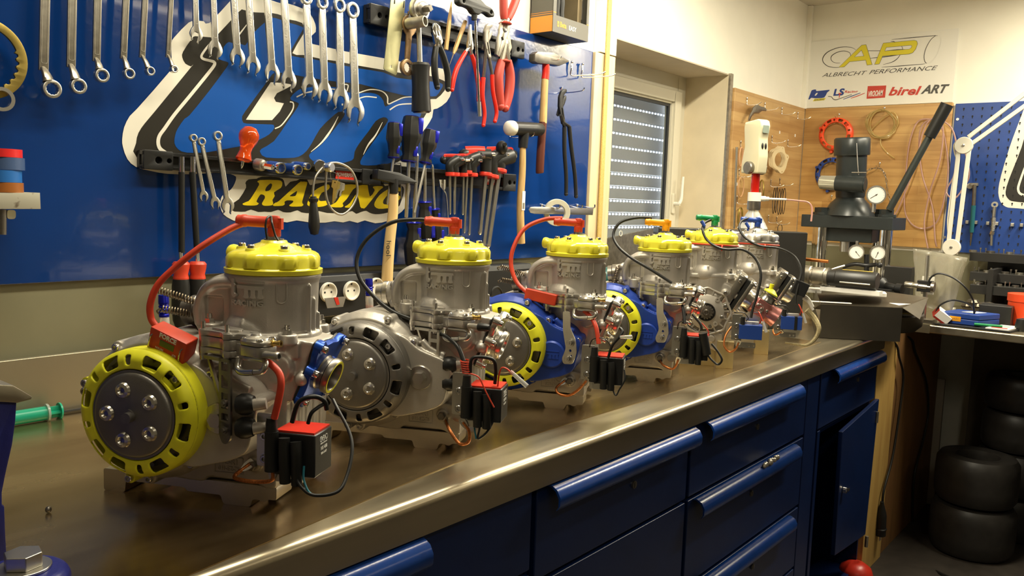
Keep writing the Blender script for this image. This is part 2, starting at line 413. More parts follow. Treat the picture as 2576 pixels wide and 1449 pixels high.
m = MB(); m.plate([rect(-.014, -.045, .014, .045, .008)], 0, .008, basis((h.x, WY-.018, h.z), (1, 0, 0), (0, 0, 1), (0, -1, 0)), .002)
hm = obj('handle_rose', m, 'upvc', win)
m = MB(); m.cyl((h.x, WY-.026, h.z), (h.x, WY-.055, h.z), .008, n=14)
m.tube([(h.x, WY-.05, h.z), (h.x+.008, WY-.055, h.z+.02), (h.x+.012, WY-.055, h.z+.07), (h.x+.016, WY-.055, h.z+.12)], lambda t: .0085-.003*t, 10); obj('window_handle', m, 'white_plastic', win)
# roller shutter with light slots, just outside the glass
sh = bpy.data.objects.new('window_2', None); COL.objects.link(sh); sh.location = ((WX0+WX1)/2, 1.90, WZ0); sh['kind'] = 'structure'; WORLDP['window_2'] = tuple(sh.location)
SP = 0.0565; zr = 1.731
loops_all = []
z = zr+SP*2.5
k = 0
while z > WZ0-.06:
    zc = z-SP/2; sl = MB(); holes = [rect(WX0-.02, -SP/2, WX1+.02, SP/2-.0008)]
    x = WX0+.01+(k % 2)*.004
    while x < WX1-.02:
        holes.append(rect(x, SP/2-.0130, x+.0185, SP/2-.0045, .0030, 2)); x += .0262
    sl.plate(holes, -.004, .004, basis((0, 1.905, zc), (1, 0, 0), (0, 0, 1), (0, -1, 0)))
    obj('shutter_slat', sl, 'slat', sh)
    z -= SP; k += 1

# ceiling tube fixtures
mat('tube_glow', (1, 1, 1), 0.5, emit=(1.0, 0.86, 0.62), estr=12)
for i, (p, e) in enumerate(LAMPS):
    f = wthing('ceiling_lamp', (p[0], p[1], ZC), ['fluorescent ceiling fixture above the middle of the workbench', 'fluorescent ceiling fixture nearest the end wall', 'fluorescent ceiling fixture above the near end of the workbench', 'unseen ceiling fixture added as front fill over the open floor at the near side', 'unseen ceiling fixture added as front fill over the open floor towards the end wall'][i], 'lamp')
    m = MB(); m.bx(p[0]-.62, p[0]+.62, p[1]-.06, p[1]+.06, ZC-.03, ZC-.0005); obj('housing', m, 'upvc', f, .004)
    m = MB(); m.cyl((p[0]-.58, p[1], ZC-.044), (p[0]+.58, p[1], ZC-.044), .013, n=14); obj('tube', m, 'tube_glow', f)

# blue tool board, beige panel beneath it
BX1 = 2.372
m = MB(); m.bx(-1.2, BX1, 1.602, 1.618, 1.162, 1.847); thing('tool_board', m, 'board_blue', 'large glossy blue board on the wall covered with hanging tools', 'board', bevel=.002)
m = MB(); m.bx(-1.2, WX0, 1.612, 1.6195, .92, 1.164); struct('trim_4', m, 'low_panel')
m = MB(); m.bx(4.362, 4.3695, -2.3, 1.60, .9185, 1.166); struct('trim_6', m, 'low_panel')
m = MB(); m.bx(WX1+.03, 4.36, 1.612, 1.6195, .9185, 1.178); struct('trim_7', m, 'low_panel')
# lath column beside the window, white panel above
m = MB(); m.bx(BX1+.004, WX0-.002, 1.594, 1.6195, .94, 1.847); thing('window_post', m, 'lath_wood', 'narrow pale wooden panel between the blue board and the window recess', 'panel', bevel=.002)
m = MB(); m.bx(2.40, 2.497, 1.590, 1.6195, 1.850, ZC-.002); thing('white_panel', m, 'wall_white', 'white painted panel strip above the pale wooden panel', 'panel', bevel=.001)
mat('ruler_yellow', (0.62, 0.46, 0.16), 0.5, col2=(0.45, 0.30, 0.08), nscale=300, stretch=(1, 1, 3))
a = pY(1516, 0, 1.585); b = pY(1503, 600, 1.585)
m = MB(); m.bx(2.425, 2.447, 1.584, 1.589, b.z, a.z+.15); thing('folding_rule', m, 'ruler_yellow', 'long yellow graduated rule hanging in front of the pale wooden panel', 'ruler')

# ------------------------------------------------------------------ workbench
BE = 3.115
wb = wthing('workbench', (1.2, 1.2, .60), 'long stainless steel workbench top with a thick rounded front edge', 'workbench')
m = MB()
prof = [(.80+.0, .863), (.80, .905)] + [(.80+.0125-.0125*cos(R_(a)), .906+.0125*sin(R_(a))) for a in (0, 22, 45, 67, 90)] + [(1.586, .9185), (1.586, .895), (.815, .895), (.815, .863)]
n_ = len(prof); vs = [(x, y, z) for x in (-1.2, BE) for (y, z) in prof]; fs = [(i, (i+1) % n_, n_+(i+1) % n_, n_+i) for i in range(n_)]+[tuple(range(n_)), tuple(reversed(range(n_, 2*n_)))]
m.add(vs, fs); obj('steel_top', m, 'edge_steel', wb, smooth=30)
m = MB(); m.bx(-1.2, WX0-.01, 1.587, 1.600, .9185, 1.030); obj('upstand', m, 'splash_steel', wb, .002)
# loose steel sheet lying on the top (its front edge is the dark line in the photograph)
fe = [(-1.2, .78+.03), (.46, .814), (.59, .830), (.80, .857), (.95, .874), (1.13, .886), (1.30, .885), (1.55, .877), (1.85, .874), (2.18, .878), (2.5, .885), (2.7, .888)]
m = MB(); m.plate([fe+[(2.75, 1.585), (-1.2, 1.585)]], .9187, .9200); thing('steel_sheet', m, 'bench_steel', 'thin stained steel sheet covering the workbench under the engines', 'sheet', smooth=0)

def prism_x(mb, prof, x0, x1):
    n_ = len(prof); vs = [(x, y, z) for x in (x0, x1) for (y, z) in prof]
    mb.add(vs, [(i, (i+1) % n_, n_+(i+1) % n_, n_+i) for i in range(n_)]+[tuple(reversed(range(n_))), tuple(range(n_, 2*n_))])
def handle_prof(y, z, s=1.0):
    out = [(y, z+.004), (y-.012, z+.006), (y-.024, z), (y-.031, z-.012), (y-.031, z-.026), (y-.026, z-.034)]
    inn = [(yy+.0035, zz-.0030) for yy, zz in out]
    return out+list(reversed(inn))
def front(mb, x0, x1, z0, z1, y0=.812, y1=.826): mb.bx(x0, x1, y0, y1, z0, z1)
cabs = [('A', .515, 1.083, [(.715, .860, .812, 'h', (.53, 0.812)), (.10, .711, .812, 0, 0)], 'blue steel cabinet at the near end under the workbench', 1),
        ('B', 1.088, 1.650, [(.690, .860, .812, 'h', (1.117, 1.648)), (.10, .686, .812, 0, 0)], 'blue steel cabinet with one glossy drawer handle, second from the near end', 1),
        ('C', 1.656, 2.490, [(.690, .860, .812, 'h', (1.708, 2.283)), (.480, .686, .812, 'h', (1.680, 2.290)), (.29, .476, .812, 'h', (1.759, 2.291)), (.10, .286, .812, 0, 0)], 'wide blue steel cabinet with three stacked drawers and protruding handles', 1),
        ('D', 2.496, 3.090, [(.680, .860, .812, 'h', (2.582, 3.085))], 'blue steel cabinet at the far end with its lower door hanging open', 1)]
for nm, x0, x1, drs, lab, _ in cabs:
    c = wthing('cabinet', ((x0+x1)/2, 1.2, .03), lab, 'cabinet', 'blue cabinets under the workbench')
    m = MB(); t = .012
    m.bx(x0, x0+t, .828, 1.55, .03, .86); m.bx(x1-t, x1, .828, 1.55, .03, .86); m.bx(x0+t, x1-t, 1.53, 1.55, .03, .86); m.bx(x0+t, x1-t, .828, 1.53, .03, .05); m.bx(x0+t, x1-t, .828, 1.53, .85, .86)
    if nm != 'D': m.bx(x0+t, x1-t, .83, .84, .05, .85)
    else:
        m.bx(x0+t, x0+.035, .814, .84, .05, .675); m.bx(x0+t, x1-t, .828, 1.50, .655, .668)
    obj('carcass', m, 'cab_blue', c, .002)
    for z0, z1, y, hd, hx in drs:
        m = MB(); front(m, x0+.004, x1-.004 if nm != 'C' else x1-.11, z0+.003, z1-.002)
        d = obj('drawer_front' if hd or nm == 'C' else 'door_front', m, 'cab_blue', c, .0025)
        if hd:
            m = MB(); prism_x(m, handle_prof(.812, z1-.006), hx[0], hx[1]); obj('handle', m, 'handle_blue', d, smooth=60)
            m = MB(); m.cyl(((hx[0]+hx[1])/2+.03, .8125, z1-.075), ((hx[0]+hx[1])/2+.03, .808, z1-.075), .008, n=16); m.bx((hx[0]+hx[1])/2+.028, (hx[0]+hx[1])/2+.032, .8065, .8085, z1-.081, z1-.069); obj('lock', m, 'steel_dark', d)
    if nm == 'C':
        m = MB(); m.bx(x1-.105, x1-.004, .812, .826, .10, .858); obj('filler_strip', m, 'cab_blue', c, .002)
    if nm == 'D':
        hx_, hy_ = 3.07, .800
        q = [pY(2120, 1087, .775), pY(2212, 1004, .800), pY(2177, 1345, .800), pY(2100, 1398, .775)]
        m = MB(); m.add([tuple(p) for p in q]+[(p.x, p.y+.014, p.z) for p in q], [(0, 1, 2, 3), (7, 6, 5, 4), (0, 4, 5, 1), (1, 5, 6, 2), (2, 6, 7, 3), (3, 7, 4, 0)]); dd = obj('open_door', m, 'cab_blue', c, .002)
        p = pY(2122, 1232, .775); m = MB(); m.cyl((p.x, p.y, p.z), (p.x, p.y-.010, p.z), .010, n=12); m.bx(p.x-.004, p.x+.02, p.y-.013, p.y-.009, p.z-.004, p.z+.006); obj('door_latch', m, 'chrome', dd)
        m = MB(); m.cyl((hx_+.004, hy_-.004, .60), (hx_+.004, hy_-.004, .64), .006, n=10); m.cyl((hx_+.004, hy_-.004, .14), (hx_+.004, hy_-.004, .18), .006, n=10); objs('hinge', m, 'old_steel', dd)
# crumpled foil bit on drawer handle
a = pY(1944, 1158, .785)
m = MB(); random.seed(3)
for k in range(10):
    m.ball((a.x-.045+.010*k, .790+random.uniform(-.004, .004), .684+random.uniform(-.002, .004)), .009, (1.2, .7, .8), 7, 4)
thing('crumpled_foil', m, 'old_steel', 'crumpled scrap of silvery foil on the second drawer handle', 'scrap', smooth=10)
# wooden end panels
m = MB(); m.bx(3.118, 3.37, .818, .84, 0, .8835); thing('wooden_end_post', m, 'ply_wood', 'pale yellow plywood upright closing the far end of the blue cabinets', 'panel', bevel=.002)
mat('brown_board', (0.20, 0.10, 0.035), 0.5, noise=0.15, nscale=6, stretch=(6, 6, .6))
m = MB(); m.bx(3.374, 4.15, .826, .845, 0, .8835); thing('brown_panel', m, 'brown_board', 'brown wooden panel in the corner beside the plywood upright', 'panel', bevel=.001)
m = MB(); p = pY(2118, 1400, .76); m.bx(p.x-.022, p.x+.022, .725, .785, 0, .085); thing('wood_offcut', m, 'ply_wood', 'short block of wood standing on the floor under the open blue door', 'block', bevel=.002)
p = pZ(2148, 1432, .03)
m = MB(); m.lathe([(0, 0), (.035, .0), (.055, .018), (.060, .04), (.052, .062), (.03, .078), (.012, .082), (0, .080)], (p.x-.05, p.y-.02, 0.0), n=28)
thing('red_can', m, 'red_plastic', 'round red container on the floor by the open blue cabinet door', 'container')

# ------------------------------------------------------------------ end bench along the end wall (L-shaped corner)
eb = wthing('end_bench', (3.9, .3, .60), 'steel topped bench running along the end wall', 'workbench')
m = MB(); m.bx(3.50, 4.365, -2.3, .86, .885, .918); m.bx(BE+.004, 4.365, .86, 1.60, .885, .918); obj('bench_top', m, 'edge_steel', eb, .006)
m = MB(); m.bx(3.497, 3.4995, .740, .80, .885, .919); obj('edge_cap', m, 'splash_steel', eb)
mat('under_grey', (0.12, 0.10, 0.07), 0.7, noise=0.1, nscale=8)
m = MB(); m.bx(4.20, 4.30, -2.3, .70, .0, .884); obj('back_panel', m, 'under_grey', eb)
m = MB(); m.bx(3.3, 3.34, 1.4, 1.44, 0, .884); obj('bench_leg', m, 'brown_board', eb)
m = MB(); a_, b_ = pX(2336, 1100, 4.17), pX(2378, 955, 4.17); m.bx(4.165, 4.185, b_.y, a_.y, .0, b_.z); thing('leaning_board', m, 'leaning_grey', 'pale board leaning behind the stacked tyres', 'board', bevel=.002)
# ================================================================== ENGINES
# local frame of an engine: X right along the clutch face, Y away from the clutch face, Z up from the bench
TH0 = R_(-62.7); O1 = (0.5625, 1.053)
POSE = [(0, 0, 0, 0), (.361, .004, 0, 0), (.744, .015, -1.6, 0), (1.12, .019, -2.0, 0), (1.405, .026, 0.5, .012), (1.70, .030, 0, .008)]
def eng_axes(i):
    dx, dy, a, dz = POSE[i]; t = TH0+R_(a)
    return np.array([O1[0]+dx, O1[1]+dy, ZB+dz]), np.array([cos(t), sin(t), 0]), np.array([-sin(t), cos(t), 0])
def eY(i, u, v, Y):
    """photo pixel -> engine-local point on the plane Y"""
    o, ex, ey = eng_axes(i); r = ray(u, v); c = CC-o; t = (Y-c.dot(ey))/r.dot(ey); w = c+r*t
    return Vector((w.dot(ex), Y, w[2]))
FR = basis((0, 0, 0), (1, 0, 0), (0, 0, 1), (0, -1, 0))      # drawing plane: x->X, y->Z, z->towards the viewer
def FRY(y): return Matrix.Translation((0, y, 0)) @ FR
CX, CY = .133, .053        # cylinder axis
KX, KZ = .013, .136        # clutch centre
EM = {}

def reedT(off=.079, A=-20):
    """frame of the tilted inlet flange: x outwards, y across, z up the flange"""
    a = R_(A); c = (.200-.079*cos(a), CY-.010, .188-.079*sin(a)); T = basis(c, (cos(a), 0, sin(a)), (0, 1, 0), (-sin(a), 0, cos(a)))
    return T @ Matrix.Translation((off, 0, 0))
def m_clamp():
    m = MB()
    prof = [(-.095, 0), (-.062, 0), (-.060, .017), (.030, .017), (.034, .012), (.084, .012), (.088, 0), (.128, 0), (.131, .011), (.141, .011), (.144, .009), (.150, .009), (.154, .013), (.166, .013), (.166, .031), (-.095, .031)]
    m.plate([round_poly(prof, .003, 2)], -.044, 0, FRY(0))
    m.plate([round_poly(prof, .003, 2)], -.030, 0, FRY(.125))
    m.bx(-.09, -.05, .04, .13, .012, .030); m.bx(.10, .14, .04, .13, .012, .030)
    return m
EM['clamp'] = m_clamp().mesh('clamp')

BOLTS = [(-.040, .212), (.052, .220), (.068, .181), (.096, .187), (.157, .152), (.139, .092), (.068, .066), (.006, .040), (-.088, .150)]
def case_shape(m, cover_y0=-.046, cy1=.012):
    # clutch housing bowl
    m.lathe([(0, 0), (.086, 0), (.0965, .012), (.0965, cy1-cover_y0), (0, cy1-cover_y0)], (KX, cover_y0, KZ), (0, 1, 0), 48)
    # gearbox / pump side of the cover
    m.plate([round_poly([(.05, .205), (.085, .196), (.105, .178), (.150, .163), (.164, .150), (.158, .125), (.150, .090), (.128, .078), (.070, .062), (.03, .075), (.02, .2)], .014, 4)], 0, .040+.02, FRY(cy1))
    m.lathe([(0, 0), (.030, 0), (.036, .006), (.050, .014), (.056, .04)], (.111, cover_y0+.001, .132), (0, 1, 0), 32)
    m.tube([(.111+.045*cos(R_(a)), cover_y0+.012, .132+.045*sin(R_(a))) for a in range(0, 360, 20)], .0036, 8, 3, True)
    m.tube([(.030, cover_y0+.006, .075), (.070, cover_y0+.010, .079), (.100, cover_y0+.014, .086), (.130, cover_y0+.016, .100)], .005, 8)
    for x, z in BOLTS: m.cyl((x, cover_y0+.006, z), (x, cy1, z), .0082, .0095, 16)
    # bridges from the bolt bosses
    for (x, z) in BOLTS[:4]: m.bx(-.007, .007, cover_y0+.012, cy1, -.02, 0, Matrix.Translation((x, 0, z)) @ Matrix.Rotation(math.atan2(z-KZ, x-KX)-pi/2, 4, 'Y').inverted())
    # ridges of the water channel
    m.tube([(.108, cover_y0+.012, .190), (.125, cover_y0+.012, .176), (.148, cover_y0+.012, .168)], .006, 8)
    m.tube([(.104, cover_y0+.014, .078), (.080, cover_y0+.012, .086), (.066, cover_y0+.012, .074)], .007, 8)
mb = MB(); case_shape(mb); EM['cover'] = cast_mesh(mb, 'side_cover', .0017, 7)

def m_crank(A=-20):
    m = MB()
    m.bx(-.055, .165, .012, .150, .050, .190)
    m.lathe([(0, 0), (.094, 0), (.094, .10), (.08, .115), (0, .115)], (KX, .010, KZ), (0, 1, 0), 40)
    m.plate([round_poly([(-.05, .032), (.166, .032), (.170, .05), (.176, .10), (.176, .17), (.12, .2), (.0, .2), (-.06, .1)], .012, 3)], -.135, -.006, FRY(0))
    # lower block carrying the number plate
    m.plate([round_poly([(.020, .031), (.062, .030), (.070, .038), (.140, .036), (.150, .030), (.168, .031), (.168, .078), (.130, .084), (.05, .078), (.0, .05)], .004, 3)], -.03, .014, FRY(.008))
    # neck under the cylinder
    m.lathe([(.058, 0), (.060, .02), (.064, .075), (.0, .075)], (CX, CY, .152), (0, 0, 1), 40)
    m.bx(CX-.060, CX+.060, CY-.048, CY+.055, .205, .2255)
    # reed box towards +X, tilted down
    T = reedT(0, A)
    m.add([(-.02, -.044, -.095), (.078, -.036, -.044), (-.02, .044, -.095), (.078, .038, -.044), (.003, -.042, .026), (.078, -.030, .040), (.003, .044, .026), (.078, .038, .040)],
          [(0, 1, 3, 2), (4, 6, 7, 5), (0, 4, 5, 1), (2, 3, 7, 6), (0, 2, 6, 4), (1, 5, 7, 3)], T)
    m.ball((.197, .008, .178), .0095)
    m.lathe([(0, 0), (.018, .001), (.022, .010)], (.166, -.004, .192), (0, 1, 0), 24)
    m.cyl((.139, -.012, .063), (.139, .02, .063), .010, n=14)
    for k in range(5): m.bx(.150+.0*k, .178, .02+.022*k, .028+.022*k, .055, .150)
    return m
mb = m_crank(); EM['crank'] = cast_mesh(mb, 'crankcase', .0018, 6)

def m_barrel():
    m = MB()
    m.lathe([(0, 0), (.0590, 0), (.0590, .04), (.0600, .078), (.0628, .083), (.0628, .089), (0, .089)], (CX, CY, .2235), (0, 0, 1), 56)
    F = Matrix.Translation((CX, CY, 0)) @ FR
    # exhaust hump towards -X with a raised rib following its outline
    hump = [(.0, .310), (-.052, .311), (-.068, .306), (-.087, .293), (-.0955, .275), (-.098, .256), (-.094, .236), (-.085, .2235), (0, .2235)]
    m.plate([round_poly(hump, .010, 4)], -.040, .0405, F, .004, 2)
    m.tube([(CX-.016, CY-.050, .3005), (CX-.040, CY-.044, .3005), (CX-.064, CY-.041, .297), (CX-.081, CY-.040, .284), (CX-.089, CY-.040, .262), (CX-.088, CY-.038, .240)], .0068, 10, 4)
    m.cyl((CX-.075, CY+.004, .258), (CX-.114, CY+.004, .252), .024, .021, 28)
    for a in (40, 140, 220, 320): m.ball((CX-.100, CY+.004+.025*cos(R_(a)), .254+.025*sin(R_(a))), .0075)
    for s_ in (-1, 1):
        m.ball((CX-.012, CY+s_*.032, .2350), .0325, (1.20, 1.05, .95), 32, 16)
    m.bx(CX-.0135, CX-.0120, CY-.0645, CY, .2235, .255)
    # base flange with stud ears
    m.lathe([(.0635, 0), (.065, .003), (.065, .010), (.062, .012)], (CX, CY, .2235), (0, 0, 1), 48)
    m.bx(CX-.060, CX+.052, CY-.058, CY+.058, .2235, .2330)
    for sy in (-.049, .049):
        m.cyl((CX-.064, CY+sy, .2235), (CX-.064, CY+sy, .2455), .0130, .0125, 24); m.cyl((CX+.046, CY+sy, .2235), (CX+.046, CY+sy, .2375), .0130, .0120, 24)
    # ribs down the inlet side
    for k in range(3): m.bx(CX+.050, CX+.0625, CY-.018+.014*k, CY-.014+.014*k, .2235, .300-.02*k)
    return m
def m_barrel_cut():
    m = MB()
    for sy in (-1, 1):
        m.plate([rect(-.079, .2460, -.0525, .2800, .003)], -.02, .02, Matrix.Translation((CX, CY+sy*.0545, 0)) @ FR)
        m.lathe([(.0135, 0), (.0135, .012), (.010, .022), (0, .027)], (CX+.046, CY+sy*.0515, .2378), (0, 0, 1), 24)
    def pill(t): return (CX+sin(t)*.0605, CY-cos(t)*.0605)
    x, y = pill(R_(37)); m.tube([(x, y, .2830), (x, y, .3035)], .0048, 12, 1); m.ball((x, y, .2830), .0048); m.ball((x, y, .3035), .0048)
    return m
def with_cut(mb, cut, name, voxel, it, fac=.6):
    """boolean difference of two built solids, then remeshed into one casting"""
    A = cast_mesh(mb, 'a', voxel, 0); B = cut.mesh('b', 0)
    oa = bpy.data.objects.new('a', A); ob = bpy.data.objects.new('b', B); COL.objects.link(oa); COL.objects.link(ob)
    md = oa.modifiers.new('b', 'BOOLEAN'); md.operation = 'DIFFERENCE'; md.object = ob; md.solver = 'FAST'
    r = oa.modifiers.new('r', 'REMESH'); r.mode = 'VOXEL'; r.voxel_size = voxel
    ms = oa.modifiers.new('s', 'SMOOTH'); ms.iterations = it; ms.factor = fac
    dg = bpy.context.evaluated_depsgraph_get(); dg.update()
    me = bpy.data.meshes.new_from_object(oa.evaluated_get(dg)); me.name = name
    bpy.data.objects.remove(oa); bpy.data.objects.remove(ob)
    me.polygons.foreach_set('use_smooth', [True]*len(me.polygons)); return me
EM['barrel'] = with_cut(m_barrel(), m_barrel_cut(), 'cylinder', .0012, 6)

def raised_text():
    # cast-in emblem: drawn letters "tm" with the bar above, RACING below, wrapped round the barrel
    global EMB
    L = EMB = [[(-.0265, .3070), (-.0215, .3070), (-.0215, .3000), (-.0195, .3000), (-.0195, .2975), (-.0215, .2975), (-.0215, .2885), (-.0195, .2870), (-.0175, .2875), (-.0185, .2835), (-.0225, .2820), (-.0265, .2850)],
         [(-.0180, .3060), (.0220, .3050), (.0220, .3018), (-.0180, .3028)],
         [(-.0170, .2990), (.0200, .2985), (.0215, .2955), (.0190, .2950), (.0190, .2875), (.0210, .2835), (.0170, .2820), (.0120, .2835), (.0135, .2870), (.0135, .2935), (.0100, .2935), (.0100, .2870), (.0110, .2835), (.0070, .2820), (.0020, .2835), (.0040, .2870), (.0040, .2935), (.0005, .2935), (.0005, .2870), (.0015, .2835), (-.0030, .2820), (-.0080, .2835), (-.0055, .2870), (-.0055, .2945), (-.0170, .2945)]]
    m = MB()
    for l in L: m.plate([round_poly(l, .0009, 2)], -.001, .0021, None, .0003)
    m.text('RACING', .0098, -.001, .0018, Matrix.Translation((-.003, .2755, 0)), bold=.0003, sx=1.30)
    R0 = .0602
    return bend(m, .003, lambda c: (CX+(R0+c.z+max(0, -c.x-.008)*.09)*sin((c.x-.004)/R0), CY-(R0+c.z+max(0, -c.x-.008)*.09)*cos((c.x-.004)/R0), c.y))
EM['emblem'] = raised_text().mesh('emblem', 0)
mb = MB(); P = []
for k in range(24):
    a = 2*pi*k/24; x = .0066*cos(a); z = .2933+(.0102 if sin(a) > 0 else -.0102)+.0066*sin(a); t = R_(37)+x/.0605; P.append((CX+sin(t)*.0600, CY-cos(t)*.0600, z))
mb.tube(P, .0011, 6, 1, True); EM['pill'] = mb.mesh('pill')

def m_head():
    m = MB(); n = 96
    def ring(z, r, amp=0, ph=0):
        amp *= 1.7
        out = []
        for k in range(n):
            a = 2*pi*k/n; s = max(0, cos(8*a+ph)); q = r+amp*(min(1, s*1.8))
            out.append((q*cos(a), q*sin(a), z))
        return out
    rings = [ring(.3125, .0625), ring(.3125, .0645), ring(.3185, .0648), ring(.3192, .0628), ring(.3205, .0608), ring(.3215, .0604, .0016), ring(.3330, .0598, .0020), ring(.3378, .0575, .0018),
             ring(.3408, .0540, .0012), ring(.3425, .0500, .0006), ring(.3440, .0440), ring(.3475, .0330), ring(.3515, .0220), ring(.3530, .0180), ring(.3555, .0170), ring(.3560, .0155)]
    vs = [v for r in rings for v in r]; fs = []
    for i in range(len(rings)-1):
        for k in range(n): fs.append((i*n+k, i*n+(k+1) % n, (i+1)*n+(k+1) % n, (i+1)*n+k))
    fs.append(tuple(reversed(range(n)))); fs.append(tuple(range((len(rings)-1)*n, len(rings)*n)))
    m.add([(v[0]+CX, v[1]+CY, v[2]) for v in vs], fs)
    for k in range(6):
        a = R_(60*k+15); x, y = CX+.0425*cos(a), CY+.0425*sin(a)
        m.lathe([(.0085, 0), (.0072, .0055), (.0066, .0062), (0, .0062)], (x, y, .3400), (0, 0, 1), 20)
    # water outlet stub
    m.lathe([(.010, 0), (.010, .020), (.0112, .022), (.0116, .026), (.0108, .029), (.0085, .029), (.0080, .015), (0, .015)], (CX-.046, CY+.010, .3335), (-1, .30, .06), 24)
    return m
EM['head'] = m_head().mesh('head', 50)
mb = MB(); mb.hexbolt((0, 0, 0), (0, 0, 1), .0050, .0058); EM['sockhead'] = mb.mesh('bolt')
mb = MB(); mb.lathe([(0, 0), (.0075, 0), (.0075, .001), (0, .001)], n=20); mb.cyl((0, 0, .001), (0, 0, .0065), .0063, n=6); mb.cyl((0, 0, .0065), (0, 0, .013), .0033, n=12); mb.cyl((0, 0, .0085), (0, 0, .0100), .0040, n=12); EM['nut'] = mb.mesh('nut')

def m_plug():
    m = MB()
    m.lathe([(.0135, 0), (.0135, .0018), (.011, .002)], (CX, CY, .3560), n=24); m.cyl((CX, CY, .358), (CX, CY, .3655), .0092, n=6)
    m.lathe([(.0068, 0), (.0068, .003), (.0052, .004), (.0052, .010)], (CX, CY, .3655), n=18); return m
EM['plug'] = m_plug().mesh('plug')
def m_cap(a=-12):
    m = MB()
    m.lathe([(.0085, -.0055), (.0090, -.0045), (.0088, .006), (.0082, .0065), (.0082, .013), (.0092, .013), (.0092, .0165), (.0082, .0165), (.0080, .020), (.0068, .0225), (0, .0232)], (CX, CY, .3660), n=24)
    c, s = cos(R_(180-a)), sin(R_(180-a))
    m.lathe([(.0078, -.004), (.0080, .010), (.0076, .012), (.0076, .036), (.0086, .038), (.0086, .042), (.0076, .045), (.0076, .049), (.0055, .051), (0, .051)], (CX, CY, .3795), (c, s, .03), 24)
    m.bx(CX+.004, CX+.012, CY-.0035, CY+.0035, .3705, .3855)
    return m
EM['cap'] = m_cap().mesh('cap')

def m_ring():
    m = MB()
    loops = [circ(0, 0, .0826, 96), circ(0, 0, .0590, 72)]
    for deg, big in ((96, 0), (70, 1), (42, 1), (14, 0), (-13, 1), (-38, 0), (-62, 1), (-84, 0), (-110, 1), (-138, 1), (-165, 0), (167, 1), (141, 0), (117, 1)):
        a = R_(deg)
        w, r0, r1 = (.0125, .0628, .0772) if big else (.0044, .0638, .0765)
        pts = [(r0, -w*.8), (r1, -w), (r1, w), (r0, w*.8)]
        loops.append([(p[0]*cos(a)-p[1]*sin(a), p[0]*sin(a)+p[1]*cos(a)) for p in round_poly(pts, .0030, 4)])
    mm = MB(); mm.plate(loops, 0, .0034)
    me = cast_mesh(mm, 't', .0009, 0)
    for v in me.vertices:
        r = math.hypot(v.co.x, v.co.y); t = max(0, (r-.068)/.0150); v.co.z -= .011*t**2
    vs = [tuple(v.co) for v in me.vertices]; fs = [tuple(p.vertices) for p in me.polygons]; bpy.data.meshes.remove(me)
    tmp = MB(); tmp.add(vs, fs, Matrix.Translation((KX, -.079, KZ)) @ FR)
    me = tmp.mesh('t'); o = bpy.data.objects.new('t', me); COL.objects.link(o); ms = o.modifiers.new('s', 'SMOOTH'); ms.iterations = 3; ms.factor = .5
    me2 = bpy.data.meshes.new_from_object(o.evaluated_get(bpy.context.evaluated_depsgraph_get())); bpy.data.objects.remove(o)
    m.add([tuple(v.co) for v in me2.vertices], [tuple(p.vertices) for p in me2.polygons])
    # rim skirt and inner lip
    m.ring([(.0812, 0), (.0824, .001), (.0830, .004), (.0830, .020), (.0805, .020), (.0805, .002)], (KX, -.0672, KZ), (0, 1, 0), 72)
    m.ring([(.0590, 0), (.0598, 0), (.0598, .014), (.0582, .014), (.0582, .0012)], (KX, -.0805, KZ), (0, 1, 0), 64)
    for (x, z) in ((.0640, .183), (-.004, .0485), (-.066, .168)):
        m.cyl((x, -.066, z), (x, -.040, z), .0072, n=18)
        d = Vector((KX-x, 0, KZ-z)).normalized(); p = Vector((x, -.056, z)); q = p+d*.012; b = Vector((-d.z, 0, d.x))*.0068
        m.add([tuple(w+Vector((0, yy, 0))) for yy in (-.008, .012) for w in (p-b, p+b, q+b, q-b)], [(0, 1, 2, 3), (7, 6, 5, 4), (0, 4, 5, 1), (1, 5, 6, 2), (2, 6, 7, 3), (3, 7, 4, 0)])
    return m
EM['ring'] = m_ring().mesh('ring', 35)
mb = MB(); mb.lathe([(0, -.0835+.0835), (.050, 0), (.0535, .0015), (.0548, .004), (.0550, .014), (.0, .014)], (KX, -.0855, KZ), (0, 1, 0), 64)
mb.ring([(.0576, .004), (.0576, .016), (.0545, .016), (.0545, .004)], (KX, -.0855, KZ), (0, 1, 0), 64)
mb.cyl((KX-.001, -.0955, KZ-.001), (KX-.001, -.0850, KZ-.001), .0068, n=24); mb.lathe([(.0085, 0), (.0085, .002)], (KX-.004, -.0875, KZ), (0, 1, 0), 20)
EM['disc'] = mb.mesh('disc')
mb = MB(); mb.lathe([(.0030, .0010), (.0038, .0025), (.0052, .0042), (.0088, .0030), (.0105, .0), ], (0, 0, 0), (0, -1, 0), 28); mb.lathe([(.0, .0), (.0036, .0)], (0, -.0012, 0), (0, -1, 0), 6); EM['discscrew'] = mb.mesh('screw')
mb = MB(); mb.ring([(.0565, 0), (.072, 0), (.076, .02), (.0565, .02)], (KX, -.060, KZ), (0, 1, 0), 64)
for k in range(14):
    a = 2*pi*k/14; mb.cyl((KX+.069*cos(a), -.066, KZ+.069*sin(a)), (KX+.069*cos(a), -.06, KZ+.069*sin(a)), .0028, n=8)
EM['basket'] = mb.mesh('basket')
mb = MB(); mb.lathe([(.0, .004), (.019, .004), (.0205, .002), (.0205, 0), (.023, 0)], (.111, -.047, .132), (0, -1, 0), 32); mb.cyl((.111, -.0505, .132), (.111, -.0600, .132), .0100, n=6); mb.cyl((.111, -.051, .132), (.111, -.0525, .132), .0125, n=24)
EM['hexcap'] = mb.mesh('hexcap')


